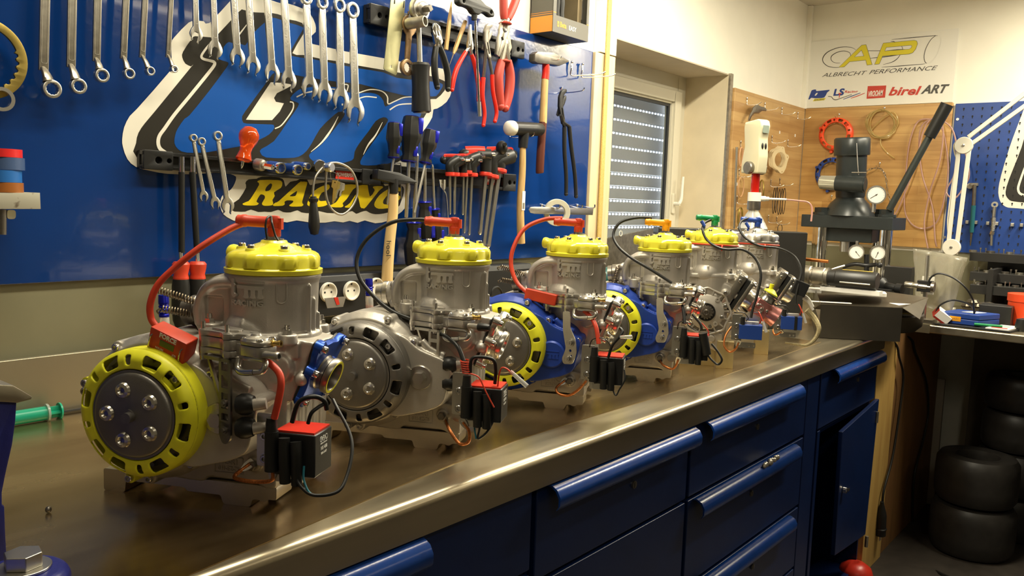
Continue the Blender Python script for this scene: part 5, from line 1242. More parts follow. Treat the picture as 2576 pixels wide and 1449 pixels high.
# stubby screwdriver, clear orange-red
mat('amber', (0.85, 0.10, 0.01), 0.08, trans=0.55, ior=1.45)
y = 1.56; e = wthing('stubby_screwdriver', tuple(P_(607, 424, y)), 'stubby screwdriver with a translucent red ball handle stuck in the lower rail', 'screwdriver')
a, b = P_(632, 318, y), P_(607, 424, y); L = (b-a).length; R0 = pr_((630, 340), 44, y)
m = MB(); m.lathe([(0, 0), (R0*.6, R0*.18), (R0*.95, R0*.7), (R0, R0*1.05), (R0*.92, R0*1.45), (R0*.62, R0*2.1), (R0*.55, R0*2.6), (R0*.72, R0*3.15), (R0*.80, R0*3.4), (R0*.55, R0*3.6), (0, R0*3.62)], a, b-a, 28); obj('handle', m, 'amber', e)
d = (b-a).normalized(); m = MB(); m.lathe([(.0032, R0*3.5), (.0032, L-.006), (.0012, L)], a, b-a, 12); obj('blade', m, 'chrome', e)
# hex bit adapter and sockets standing out from the rail
def socket(px, rpx, lab, colr='blue_plastic', dist=.045, hexh=True):
    y = 1.578; c = P_(px[0], px[1], y-dist); r = pr_(px, rpx*2, y-dist); e = wthing('socket', tuple(c), lab, 'socket', 'sockets clipped on the lower rail')
    b = c+Vector((-.004, dist, .004))
    m = MB(); d = (c-b); L = d.length; m.lathe([(r*.9, 0), (r*.9, L*.45), (r, L*.5), (r, L-.0015), (r*.94, L), (r*.72, L), (r*.72, L-.012), (0, L-.012)], b, d, 28)
    for q in range(6): a_ = q*pi/3
    obj('socket_body', m, 'chrome', e)
    m = MB(); m.lathe([(r*1.01, L*.18), (r*1.01, L*.80)], b, d, 28); obj('colour_band', m, colr, e)
    m = MB(); m.lathe([(r*.80, L*.992), (r*.80, L-.010), (r*.70, L-.010)], b, d, 6); 
    return e
mat('yellow_band', (0.55, 0.42, 0.02), .4)
socket((709, 423), 12, 'largest chrome socket on the lower rail left of the others'); socket((752, 427.5), 11, 'middle sized chrome socket on the lower rail', 'handle_blue'); socket((776.5, 419), 7.5, 'smallest chrome socket on the lower rail', 'blue_plastic', .05)
y = 1.55; e = wthing('bit_socket', tuple(P_(660, 417, y)), 'chrome hex bit socket lying in the lower rail beside the stubby screwdriver', 'socket')
a, b = P_(645, 413, 1.575), P_(686, 421, 1.535)
m = MB(); L = (b-a).length; m.lathe([(.013, 0), (.0135, L*.3), (.012, L*.42), (.0085, L*.45), (.0085, L*.5)], a, b-a, 24); obj('socket_body', m, 'old_steel', e)
m = MB(); m.lathe([(.0065, L*.45), (.0065, L), (0, L)], a, b-a, 6); obj('hex_bit', m, 'chrome', e)
e = wthing('universal_joint', tuple(P_(815, 420, 1.56)), 'chrome universal joint on the lower rail above the flexible magnet tool', 'socket')
m = MB(); a, b = P_(797, 418, 1.578), P_(806, 418, 1.545); m.lathe([(.015, 0), (.0155, .01), (.0155, .03), (.013, .036), (0, .036)], a, b-a, 24); obj('joint_fork', m, 'chrome', e)
m = MB(); a, b = P_(808, 417, 1.56), P_(824, 421, 1.535); m.cyl(a, b, .0085, .0085, 18); m.lathe([(0, 0), (.0105, 0), (.011, .003), (.011, .012), (.009, .014), (0, .014)], b, (0.2, -1, 0), 20); obj('joint_drive', m, 'satin_chrome', e)
# flexible magnetic pick-up
y = 1.545; e = wthing('flexible_pickup_tool', tuple(P_(790, 590, y)), 'flexible pick-up tool with black handle and looped metal shaft', 'tool')
a, b = P_(788, 494, y), P_(791, 592, y); s = pr_((790, 540), 23, y)
m = MB(); L = (b-a).length; m.lathe([(0, 0), (s*.55, 0), (s*.6, .004), (s*.9, .005), (s*.88, .010), (s*.62, .014), (s*.8, .03), (s, .055), (s*1.02, L-.02), (s*.7, L-.003), (0, L)], a, b-a, 24); obj('handle', m, 'black_rubber', e)
m = MB(); m.tube([P_(*q, y) for q in [(787, 494), (788, 470), (794, 445), (806, 428), (822, 413), (850, 410), (880, 425), (896, 455), (898, 490), (885, 520), (862, 539), (840, 532), (825, 510), (819, 480), (820, 450), (821, 430)]], .0028, 10, 8); obj('flexible_shaft', m, 'old_steel', e)
# bunch of keys
e = wthing('key_bunch', tuple(P_(845, 518, 1.54)), 'bunch of brass and steel keys hanging from a ring on the lower rail', 'keys')
m = MB(); m.tube([P_(*q, 1.548) for q in [(832, 432), (850, 440), (848, 458), (835, 455)]], .0008, 6, 5, True); obj('key_ring', m, 'steel', e)
for k in range(4):
    a = P_(842+6*k, 460+k*2, 1.542+.003*k); b = P_(838+3*k if k < 3 else 855, 512-6*k, 1.542+.003*k); d = (b-a); T = basis(tuple(a), tuple(d.normalized()), tuple(Vector((0, -1, 0)).cross(d.normalized())), (0, -1, 0)); L = d.length
    m = MB(); m.plate([round_poly([(-.006, -.008), (.010, -.009), (.013, -.003), (L, -.0025), (L, .0015), (L-.004, .0035), (L-.008, .002), (.013, .003), (.010, .009), (-.006, .008)], .002, 2), circ(-.001, 0, .002, 10)], -.0008, .0008, T); obj('key', m, ['brass', 'yellow_zinc', 'steel', 'old_steel'][k], e)
# welding-style hammer on the rail
y = 1.545; e = wthing('chipping_hammer', tuple(P_(975, 700, y)), 'hammer with black head and pale wooden handle reaching down behind the second engine', 'hammer')
m = MB(); a, b = P_(943, 438, y), P_(1042, 457, y); d = (b-a); L = d.length; T = basis(tuple(a), tuple(d.normalized()), (0, -1, 0), tuple(d.normalized().cross(Vector((0, -1, 0)))))
m.plate([round_poly([(0, -.012), (.03, -.013), (.07, -.016), (L-.02, -.006), (L, -.003), (L, .001), (L-.03, .008), (.07, .014), (.03, .013), (0, .012)], .003, 3)], -.011, .011, basis(tuple(a), tuple(d.normalized()), (-d.normalized().z, 0, d.normalized().x), (0, -1, 0)), .002)
m.cyl(P_(990, 450, y), P_(990, 487, y), .0125, .0115, 20); obj('hammer_head', m, 'black_plastic', e)
m = MB(); m.tube([P_(990, 484, y), P_(988, 540, y), P_(979, 620, y), P_(973, 720, y), P_(972, 850, y)], lambda t: .0095+.003*t, 16, 6, flat=1.25); hd_ = obj('handle', m, 'pale_wood', e)
m = MB(); m.text('hool', .022, 0, .0006, basis(tuple(P_(977, 625, y-.0125)), (0, 0, -1), (1, 0, 0), (0, -1, 0))); obj('handwriting', m, 'vinyl_black', hd_, 0, 0)

def screwdriver_up(hx0, hy0, hx1, hy1, tipx, tipy, w, lab, y=1.55):
    a, b = P_(hx0, hy0, y), P_(hx1, hy1, y); s = pr_((hx0, hy0), w, y); d = b-a; L = d.length
    e = wthing('screwdriver', tuple(P_(tipx, tipy, y)), lab, 'screwdriver', 'black and blue handled screwdrivers on the board')
    m = MB(); m.lathe([(0, 0), (s*.78, .001), (s*.86, L*.10), (s, L*.40), (s*1.0, L*.48), (s*.80, L*.60), (s*.72, L*.75), (s*.62, L*.85), (s*.78, L*.95), (s*.74, L), (0, L)], a, d, 8); obj('grip', m, 'black_rubber', e, .0015, 60)
    m = MB(); T = basis(tuple(a), (1, 0, 0), (0, -1, 0), tuple(d.normalized())); fx = s*.35
    m.plate([rect(s*.05, -s*.0, s*.62, s*.92, .001)], L*.03, L*.38, T, .001); m.plate([rect(-s*.1, 0, s*.35, s*.70, .001)], L*.66, L*.88, T, .001); m.lathe([(s*.60, 0), (s*.68, .001), (s*.68, .004)], a-d.normalized()*.001, d, 16); m.lathe([(s*.66, L-.003), (s*.80, L-.001), (s*.6, L+.002), (0, L+.002)], a, d, 16)
    objs('blue_inlay', m, 'blue_cap', e, 0, 40, 'blue inlay')
    m = MB(); t = P_(tipx, tipy, y); r = max(.0016, s*.18); m.cyl(b-d*.02, t, r, r*.95, 14); m.cyl(t, t+(t-b).normalized()*.006, r*.9, r*.3, 8); obj('blade', m, 'satin_chrome', e)
screwdriver_up(992, 308, 990, 397, 975, 510, 30, 'medium screwdriver, left of the three standing handle up')
screwdriver_up(1037, 293, 1028, 407, 1022, 546, 40, 'thickest screwdriver, middle of the three standing handle up')
screwdriver_up(1084, 327, 1070, 411, 1043, 535, 30, 'slanting screwdriver, right of the three standing handle up')
def screwdriver_down(tx, ty, hx0, hy0, hx1, hy1, w, lab, y=1.555, tip=0):
    screwdriver_up(hx1, hy1, hx0, hy0, tx, ty, w, lab, y)
screwdriver_down(1050, 392, 1041, 560, 1040, 668, 36, 'long screwdriver hanging handle down behind the second plug cap')
screwdriver_down(1069, 425, 1069, 508, 1071, 600, 32, 'screwdriver hanging handle down in the middle, dark tip upwards')
screwdriver_down(1088, 419, 1093, 526, 1100, 610, 26, 'right hand screwdriver hanging handle down with crosshead tip upwards')
y = 1.56; e = wthing('scraper', tuple(P_(1125, 600, y)), 'flat cranked steel scraper beside the T-handle keys', 'scraper')
m = MB(); m.tube([P_(1113, 462, y), P_(1116, 478, y), P_(1122, 492, y), P_(1126, 540, y), P_(1129, 620, y)], .0058, 4, 4, flat=.45); obj('shank', m, 'satin_chrome', e, .0008)
m = MB(); m.plate([[wp(1104, 452, y), wp(1121, 452, y), wp(1121, 470, y), wp(1116, 482, y), wp(1107, 470, y)]], -.001, .0015, WALLF(y)); obj('blade', m, 'chrome', e)
y = 1.565; m = MB(); m.tube([P_(994, 411, y), P_(1006, 411, y), P_(1008, 420, y), P_(1009, 500, y)], .0012, 8, 4); thing('wire_hook', m, 'steel', 'thin bent wire hook between the left screwdriver handles', 'hook')

def tkey(hx0, hx1, hy, sx, sy, bx_, by_, wst, lab, k=0, y=1.55):
    e = wthing('t_handle_key', tuple(P_(bx_, by_, y)), lab, 'hex key', 'red and black T-handle hex keys')
    r = pr_((sx, sy), wst, y)
    # handle bar points out of the wall and to the left
    a = P_(hx0, hy, y+.035); b = P_(hx1, hy, y-.012); m = MB(); m.tube([a, a.lerp(b, .4), a.lerp(b, .8), b], lambda t: r*1.55-.2*r*t, 14, 4, flat=.75); m.ball(a, r*1.5, (1, 1, .8), 12, 8)
    c = P_(sx, sy, y); m.tube([a.lerp(b, .82), P_(sx, hy+12, y), c], lambda t: r*1.5-.25*r*t, 12, 4); obj('grip', m, 'black_rubber', e)
    m = MB(); m.tube([a+Vector((0, 0, r*.95)), a.lerp(b, .4)+Vector((0, 0, r*1.0)), a.lerp(b, .75)+Vector((0, 0, r*.9))], r*.95, 10, 4, flat=.75); m.lathe([(r*1.45, 0), (r*1.5, .002), (r*1.5, .009), (r*1.1, .011)], c-Vector((0, 0, .001)), P_(bx_, by_, y)-c, 18); objs('red_trim', m, 'red_plastic', e)
    m = MB(); t = P_(bx_, by_, y); rs = r*(.55 if k > 4 else .42); m.cyl(c, t, rs, rs, 6); m.ball(t, rs*.95, (1, 1, 1.3), 8, 6); obj('shaft', m, 'satin_chrome', e, 0, 20)
    m = MB(); m.cyl(b, b+(b-a).normalized()*.012, r*.45, r*.4, 10); obj('short_end', m, 'chrome', e)
TK = [(1118, 1158, 401, 1132, 432, 1132, 536, 11, 'shortest T-handle key at the left of the row'), (1118, 1172, 403, 1145, 433, 1143, 536, 11, 'second T-handle key from the left in the row'), (1150, 1181, 401, 1166, 434, 1164, 537, 11, 'third T-handle key from the left in the row'),
      (1168, 1210, 393, 1176, 428, 1168, 583, 11, 'fourth T-handle key from the left in the row'), (1160, 1203, 404, 1187, 434, 1180, 587, 14, 'fifth T-handle key from the left in the row'), (1170, 1235, 388, 1222, 433, 1207, 584, 15, 'sixth T-handle key with a long red topped grip'),
      (1225, 1271, 389, 1239, 439, 1215, 621, 15, 'second T-handle key from the right in the row'), (1262, 1290, 393, 1256, 424, 1228, 616, 17, 'largest T-handle key at the right of the row')]
for k, t in enumerate(TK): tkey(*t, k=k, y=1.545-.002*(k % 2))
y = 1.53; m = MB(); m.ball(P_(1262, 372, y), .0150, (1, 1.2, 1.35), 20, 12); e = wthing('ball_handle_driver', tuple(P_(1262, 390, y)), 'black ball handled driver on top of the T-handle keys', 'screwdriver'); obj('handle', m, 'black_rubber', e)
m = MB(); m.cyl(P_(1268, 364, y-.014), P_(1271, 363, y-.03), .006, .005, 14); obj('chrome_end', m, 'chrome', e)

# upper row
y = 1.560; mat('zinc_plate', (0.48, 0.46, 0.26), 0.42, 0.75, noise=.10, nscale=30)
e = wthing('plated_strip', tuple(P_(985, 190, y)), 'long pale zinc plated steel strip with a hole near its lower end', 'strip')
m = MB(); m.plate([[wp(u, v, y) for u, v in ((985, -30), (1018, -30), (1017, 20), (997, 186), (994, 190), (967, 177), (964, 172), (976, 60))], [wp(u, v, y) for u, v in ((980, 165), (984, 164), (984, 171), (980, 171))]], 0, .0025, WALLF(y), .0005); obj('strip', m, 'zinc_plate', e)
m = MB(); m.plate([[wp(u, v, y) for u, v in ((990, 0), (992, 0), (992, 10), (989, 10))]], .0025, .003, WALLF(y)); m.plate([[wp(u, v, y) for u, v in ((1014, 2), (1016, 2), (1014, 20), (1012, 20))]], .0025, .003, WALLF(y)); obj('slot', m, 'dark_hole', e, 0, 0)
y = 1.535; e = wthing('ratchet', tuple(P_(1058, 284, y)), 'ratchet with round head, chrome shaft and black grip hanging head up', 'ratchet')
c = P_(1056, 24, y); r = pr_((1056, 24), 42, y)
m = MB(); m.lathe([(0, 0), (r*.9, 0), (r, .004), (r, .016), (r*.9, .020), (0, .020)], c+Vector((0, .012, 0)), (0, -1, 0), 32); obj('head', m, 'satin_chrome', e)
m = MB(); m.lathe([(r*.62, .0), (r*.62, .006), (r*.5, .008), (0, .008)], c+Vector((0, -.008, 0)), (0, -1, 0), 28); m.bx(-.0065, .0065, -.0065, .0065, 0, .020, basis(tuple(c+Vector((0, -.014, 0))), (.8, 0, .6), (-.6, 0, .8), (.25, -1, 0))); obj('square_drive', m, 'steel_dark', e, .0008)
m = MB(); m.cyl(P_(1053, 44, y), P_(1056, 160, y), .0062, .0074, 18); obj('shaft', m, 'satin_chrome', e)
m = MB(); a, b = P_(1057, 158, y), P_(1060, 284, y); s = pr_((1057, 200), 36, y); m.lathe([(0, 0), (s*.85, 0), (s, .006), (s*.92, .02), (s*.88, .06), (s, .12), (s, (b-a).length-.006), (s*.8, (b-a).length), (0, (b-a).length)], a, b-a, 20); obj('grip', m, 'black_plastic', e)
e = wthing('deep_socket', tuple(P_(1060, 55, 1.50)), 'long old steel socket sticking out beside the ratchet head', 'socket')
m = MB(); a, b = P_(1024, 60, 1.548), P_(1070, 53, 1.498); L = (b-a).length; m.lathe([(.0125, 0), (.014, .004), (.014, L-.002), (.0132, L), (.0105, L), (.0105, L-.02), (0, L-.02)], a, b-a, 28); obj('socket_body', m, 'old_steel', e)
combo_wrench((1023, 170), (1030, 62), 30, 34, 13, 'rusty brown combination wrench hanging ring down beside the plated strip', y=1.553, grp='loose wrenches by the ratchet', m_=mat('rusty', (0.34, 0.22, 0.12), 0.4, 0.8, noise=.3, nscale=40), txt=None)
def pliers(pv, jaw_tip, hl, hr, w, cm, hm, lab, kind='cut', y=1.55, name='pliers', hl_start=None, hr_start=None, open_=0):
    """pv pivot px; jaw tip px; hl/hr lists of handle px"""
    e = wthing(name, tuple(P_(*hl[-1], y)), lab, 'pliers', 'pliers on the upper rail')
    r = pr_(pv, w, y); c = P_(*pv, y); t = P_(*jaw_tip, y); d = (t-c); L = d.length; dx = d.normalized(); T = basis(tuple(c), tuple(dx), (-dx.z, 0, dx.x), (0, -1, 0))
    for s in (-1, 1):
        m = MB()
        if kind == 'cut': pts = [(-r*1.4, s*r*.2), (-r*.6, s*r*1.0), (r*.5, s*r*1.0), (r*1.2, s*r*1.15), (L*.75, s*r*.85), (L, s*r*.10), (L*.5, 0), (0, 0)]
        elif kind == 'long': pts = [(-r*1.2, s*r*.4), (-r*.5, s*r*1.0), (r*.6, s*r*.95), (r*1.4, s*r*.62), (L, s*r*.20), (L, s*r*.02), (0, 0)]
        elif kind == 'combi': pts = [(-r*1.4, s*r*.2), (-r*.6, s*r*1.0), (r*.6, s*r*1.0), (r*1.3, s*r*.80), (r*1.8, s*r*.9), (L, s*r*.40), (L, s*r*.02), (r*1.9, s*r*.03), (r*1.6, s*r*.35), (r*1.3, s*r*.03), (0, 0)]
        m.plate([pts if s < 0 else pts[::-1]], -.004, .004, T, .0008)
        hs = hl if s > 0 else hr
        m.tube([c]+[P_(*q, y) for q in hs[:1]]+[P_(*hs[0], y).lerp(P_(*hs[1], y), .15)], r*.38, 8, 3); obj('jaw', m, cm, e, smooth=35)
        P = [P_(*q, y) for q in hs]; m = MB(); m.tube(P, lambda t: r*(.42+.10*sin(pi*t)), 12, 6, flat=1.2); m.ball(P[-1], r*.52, (1, 1, 1), 12, 8); obj('grip', m, hm, e)
    m = MB(); m.lathe([(r*.55, 0), (r*.55, .001), (r*.45, .002), (0, .002)], c+Vector((0, -.004, 0)), (0, -1, 0), 20); obj('pivot', m, 'steel', e)
    return e
pliers((1101, 98), (1093, 58), [(1097, 118), (1093, 150), (1094, 185), (1100, 219)], [(1106, 118), (1116, 145), (1126, 185), (1127, 224)], 20, 'chrome', 'black_rubber', 'side cutters with long black grips and bright jaws', 'cut')
pliers((1182, 116), (1182, 62), [(1172, 130), (1152, 165), (1142, 195), (1137, 226)], [(1186, 137), (1195, 165), (1204, 215), (1204, 252)], 14, 'satin_chrome', mat('bright_red', (0.62, 0.02, 0.01), .35), 'circlip pliers with widely spread slim red grips', 'long', y=1.545)
pliers((1271, 110), (1265, 68), [(1262, 152), (1254, 190), (1255, 230), (1259, 268)], [(1277, 152), (1283, 190), (1280, 235), (1271, 272)], 26, 'old_steel', mat('dull_red', (0.38, 0.045, 0.03), .45), 'insulated combination pliers with dull red and grey grips hanging down', 'combi', y=1.550)
pliers((1268, 72), (1250, 140), [(1268, 48), (1267, 20), (1266, -60)], [(1278, 48), (1292, 15), (1312, -40)], 22, 'old_steel', 'dull_red', 'insulated pliers turned upside down with red grips reaching above the board', 'combi', y=1.540)
for (u, v, yy) in ((1268, 157, 1.55), (1271, 62, 1.538)):
    m = MB(); m.lathe([(.006, 0), (.018, .001), (.019, .003), (.014, .007), (.009, .009)], P_(u, v, yy), (0, 0, 1), 20); thing('grip_guard', m, 'dull_red', 'red insulating collar on the %s pair of insulated pliers' % ('lower' if v > 100 else 'upper'), 'guard')
# water pump pliers (two)
def wpp(jaw, end1, end2, cm, hm, lab, y, s=1.0, hook=(0, 0)):
    e = wthing('water_pump_pliers', tuple(P_(*end1, y)), lab, 'pliers', 'water pump pliers on the blue board')
    j = P_(*jaw, y); m = MB(); k = s
    T = basis(tuple(j), (1, 0, 0), (0, 0, 1), (0, -1, 0))
    m.plate([round_poly([(-.010*k, -.03*k), (-.012*k, .0), (-.006*k, .020*k), (.006*k, .029*k), (.018*k, .030*k), (.020*k, .024*k), (.010*k, .018*k), (.004*k, .004*k), (.004*k, -.010*k), (.010*k, -.04*k), (.018*k, -.075*k), (.010*k, -.080*k), (.0, -.045*k)], .003, 2), circ(.004*k, -.035*k, .0028*k, 10)], -.004, .004, T, .0008)
    a = T @ Vector((.014*k, -.075*k, 0)); m.tube([a, a.lerp(P_(*end2[0], y), .6), P_(*end2[0], y)], .0042*k, 8, 3); obj('long_jaw', m, cm, e)
    m = MB(); m.plate([round_poly([(.026*k, .016*k), (.030*k, .008*k), (.024*k, -.005*k), (.014*k, -.022*k), (.006*k, -.040*k), (-.002*k, -.038*k), (.002*k, -.022*k), (.012*k, -.008*k), (.015*k, .004*k), (.020*k, .010*k)], .002, 2)], -.0075, -.0005, T, .0008)
    b = T @ Vector((.0, -.036*k, 0)); m.tube([b, b.lerp(P_(*end1[0], y), .6) if 0 else b.lerp(P_(*end1, y) if not isinstance(end1[0], tuple) else P_(*end1[0], y), .5), P_(*end1[0], y) if isinstance(end1[0], tuple) else P_(*end1, y)], .0042*k, 8, 3); obj('short_jaw', m, cm, e)
    return e
y = 1.54
def wpp2(jaw, h1, h2, cm, hm, lab, y, k):
    e = wthing('water_pump_pliers', tuple(P_(*h1[-1], y)), lab, 'pliers', 'water pump pliers on the blue board')
    T = basis(tuple(P_(*jaw, y)), (1, 0, 0), (0, 0, 1), (0, -1, 0))
    m = MB(); m.plate([round_poly([(-.012*k, -.02*k), (-.012*k, .005*k), (-.004*k, .022*k), (.008*k, .029*k), (.019*k, .029*k), (.020*k, .022*k), (.010*k, .015*k), (.003*k, .002*k), (.006*k, -.02*k), (.020*k, -.062*k), (.008*k, -.066*k), (-.004*k, -.04*k)], .003, 2), round_poly([(-.002*k, -.022*k), (.002*k, -.024*k), (.012*k, -.052*k), (.008*k, -.054*k)], .002, 2)], -.004, .004, T, .0008)
    a = T @ Vector((.013*k, -.060*k, 0)); m.tube([a, P_(*h2[0], y)], .0045*k, 8, 2); obj('long_jaw', m, cm, e, smooth=35)
    m = MB(); m.plate([round_poly([(.027*k, .014*k), (.029*k, .006*k), (.022*k, -.010*k), (.006*k, -.030*k), (-.004*k, -.046*k), (-.011*k, -.042*k), (-.004*k, -.022*k), (.010*k, -.008*k), (.014*k, .004*k), (.020*k, .012*k)], .002, 2)], -.009, -.004, T, .0008)
    b = T @ Vector((-.007*k, -.042*k, .006)); m.tube([b, P_(*h1[0], y+.004)], .0048*k, 8, 2); obj('short_jaw', m, cm, e, smooth=35)
    for h in (h1, h2):
        m = MB(); P = [P_(*q, y) for q in h]; m.tube(P, lambda t: .0062*k*(1-.15*t), 12, 6); m.ball(P[-1], .0058*k, (1, 1, 1), 12, 8); obj('grip', m, hm, e)
wpp2((1224, 85), [(1216, 195), (1214, 240), (1219, 285), (1216, 315)], [(1238, 188), (1240, 230), (1249, 280), (1245, 305)], 'steel_dark', 'bright_red', 'water pump pliers with slim bright red grips', 1.535, 1.0)
wpp2((1412, 250), [(1420, 320), (1420, 380), (1424, 440), (1424, 488)], [(1432, 318), (1437, 370), (1446, 440), (1449, 494)], 'black_plastic', 'black_plastic', 'all black water pump pliers hanging right of the hammers', 1.55, 1.15)
# pencils / scribers
for (a, b, lab) in (((1136, 4), (1122, 125), 'flat brown pencil shaped scriber standing beside the side cutters'), ((1171, 53), (1129, 168), 'slanting brown scriber with a thin steel point')):
    y = 1.565; e = wthing('scriber', tuple(P_(*b, y)), lab, 'scriber', 'two brown scribers on the upper rail'); A, B = P_(*a, y), P_(*b, y); L = (B-A).length
    m = MB()
    if a[1] < 10: m.lathe([(.001, 0), (.0045, .03), (.0058, .05), (.0058, L), (0, L)], A, B-A, 6)
    else: m.lathe([(.0052, 0), (.0058, .003), (.0058, L*.62), (.003, L*.72), (0, L*.72)], A, B-A, 6)
    obj('body', m, 'handle_wood', e)
    if a[1] > 10: m = MB(); m.lathe([(.0022, L*.70), (.0008, L)], A, B-A, 8); obj('point', m, 'steel', e)
# big T handle
y = 1.53; e = wthing('t_handle_socket_wrench', tuple(P_(1205, 292, y)), 'black T-handle wrench with long thin shaft and small socket end', 'wrench')
c = P_(1194, 16, y); k = pxlen((1194, 16), 90, y)/2; T = basis(tuple(c), (1, 0, -.02), (0.02, 0, 1), (0, -1, 0))
m = MB(); m.plate([round_poly([(-k, .004), (-k*.85, .013), (-k*.5, .010), (-k*.2, .020), (k*.2, .020), (k*.5, .010), (k*.85, .007), (k, -.004), (k*.98, -.014), (k*.8, -.016), (k*.55, -.010), (k*.3, -.012), (k*.14, -.022), (-k*.14, -.022), (-k*.3, -.012), (-k*.55, -.010), (-k*.8, -.012), (-k*.98, -.008)], .006, 4), circ(-k*.72, .001, .004, 14), circ(k*.80, -.004, .004, 14)], -.010, .010, T, .0035, 3)
m.cyl(c+Vector((0, 0, -.018)), c+Vector((.0, 0, -.036)), .0085, .0075, 18); obj('handle', m, 'black_rubber', e)
m = MB(); m.cyl(P_(1195, 38, y), P_(1205, 262, y), .0036, .0036, 12); obj('shaft', m, 'chrome', e)
m = MB(); m.cyl(P_(1204.5, 256, y), P_(1206, 293, y), .0058, .0058, 16); obj('socket_end', m, 'satin_chrome', e)
# hammers
def hammer(lab, y, head_px, hp, kind):
    e = wthing('hammer', tuple(P_(*hp[-1], y)), lab, 'hammer', 'hammers hanging at the right of the board'); return e
y = 1.545; e = hammer('engineer\'s hammer with grey steel head, red collar and wooden handle', y, None, [(1358, 432)], 0)
m = MB(); hp = [(1338, 136), (1345, 131), (1385, 133), (1398, 140), (1423, 153), (1422, 157), (1398, 167), (1380, 163), (1345, 160), (1337, 155)]
m.plate([[wp(u, v, y) for u, v in hp]], -.011, .013, WALLF(y), .002); obj('head', m, 'steel_dark', e)
m = MB(); m.tube([P_(1373, 161, y), P_(1373, 182, y), P_(1371, 200, y)], .0125, 16, 3, flat=.9); obj('collar', m, 'bright_red', e)
m = MB(); m.tube([P_(1371, 199, y), P_(1369, 240, y), P_(1366, 310, y)], lambda t: .0118+.0015*t, 16, 4, flat=.9); obj('handle', m, 'handle_wood', e)
mat('dark_wood', (0.09, 0.025, 0.015), 0.35); m = MB(); m.tube([P_(1366, 308, y), P_(1361, 370, y), P_(1358, 425, y), P_(1358, 435, y)], lambda t: .0132+.001*sin(pi*t), 16, 4, flat=.9); obj('painted_grip', m, 'dark_wood', e)
y = 1.530; e = hammer('soft faced mallet with one white and one black face on a wooden handle', y, None, [(1312, 612)], 1)
a, b = P_(1276, 322, y), P_(1362, 326, y); L = (b-a).length; d = b-a
m = MB(); m.lathe([(0, -.003), (.014, -.001), (.0205, .006), (.0215, .014), (.0215, .024)], a, d, 28); obj('white_face', m, 'white_plastic', e)
m = MB(); m.lathe([(.0200, .020), (.0200, L*.72), (0, L*.72)], a, d, 28); m.cyl(P_(1318, 330, y), P_(1315, 372, y), .0165, .0135, 24); obj('head_housing', m, 'black_plastic', e)
m = MB(); m.lathe([(.0195, L*.70), (.0200, L*.74), (.0190, L-.008), (.015, L), (0, L)], a, d, 28); obj('black_face', m, 'black_rubber', e)
m = MB(); m.tube([P_(1315, 368, y), P_(1314, 430, y), P_(1309, 520, y), P_(1311, 612, y)], lambda t: .0108+.0035*t, 16, 6, flat=.85); hd_ = obj('handle', m, 'handle_wood', e)
m = MB(); T = basis(tuple(P_(1317, 505, y-.0118)), (1, 0, 0), (0, 0, 1), (0, -1, 0)); m.plate([rect(-.007, -.028, .007, .028)], 0, .0006, T); lb = obj('price_label', m, 'white_print', hd_, 0, 0, 'white barcode label')
m = MB()
for k in range(9): m.bx(-.0045+.0011*k, -.0040+.0011*k, -.024, -.006, .0006, .0008, T)
obj('barcode', m, 'vinyl_black', lb, 0, 0)
# double hook, washer ring with flat bars
for (hx, hy, lab) in ((1437, 190, 'left chrome double bent hook prong on the blue board'), (1464, 195, 'right chrome double bent hook prong on the blue board')):
    m = MB(); y = 1.595; b = P_(hx-1, hy-2, y); m.tube([P_(hx+2, hy-35, y), P_(hx+1, hy-20, y-.003), b, b+Vector((.015, -.02, -.001)), b+Vector((.05, -.075, .004)), b+Vector((.065, -.09, .012))], .0024, 10, 4); m.ball(P_(hx+2, hy-34, y-.004), .0042); m.bx(-.004, .004, -.001, .001, -.012, .014, Matrix.Translation(P_(hx+1, hy-24, y-.002)))
    thing('wall_hook', m, 'chrome', lab, 'hook', 'pair of long chrome hooks')
for u, v, lab in ((1352, 155, 'small hook holding the engineer\'s hammer'), (1284, 345, 'small hook holding the soft faced mallet'), (1412, 232, 'small hook holding the black water pump pliers')):
    m = MB(); b = P_(u, v, 1.600); m.tube([b+Vector((0, 0, .014)), b, b+Vector((.004, -.03, -.002)), b+Vector((.004, -.078, .001)), b+Vector((.004, -.086, .010))], .0016, 8, 4); m.ball(b+Vector((0, -.002, .014)), .0032); thing('wall_hook', m, 'chrome', lab, 'hook', 'small tool hooks')
y = 1.54; e = wthing('flat_bar', tuple(P_(1400, 540, y)), 'flat rounded steel bar hanging horizontally behind the white plastic ring', 'bar')
m = MB(); m.plate([[wp(u, v, y) for u, v in ((1330, 528), (1334, 521), (1345, 520), (1492, 524), (1490, 541), (1345, 538), (1333, 535))]], -.002, .002, WALLF(y), .0006); obj('bar', m, 'satin_chrome', e)
for u in (1363, 1420, 1452):
    m = MB(); b = P_(u, 516, 1.600); m.tube([b, b+Vector((.004, -.03, -.004)), b+Vector((.004, -.064, -.008)), b+Vector((.004, -.068, .004))], .0022, 8, 4); m.ball(b, .005); thing('wall_hook', m, 'chrome', {1363: 'left', 1420: 'middle', 1452: 'right'}[u]+' of the three hooks carrying the flat steel bar', 'hook', 'hooks carrying the flat bar')
mat('nylon', (0.52, 0.50, 0.40), 0.4, noise=.08, nscale=30)
m = MB(); c = P_(1402, 535, 1.525); m.ring([(.026, 0), (.0265, -.001), (.041, -.001), (.042, 0), (.042, .013), (.041, .014), (.0265, .014), (.026, .013)], c, (.62, .78, .05), 40); thing('plastic_ring', m, 'nylon', 'thick off-white plastic ring hanging on the flat steel bar', 'ring')
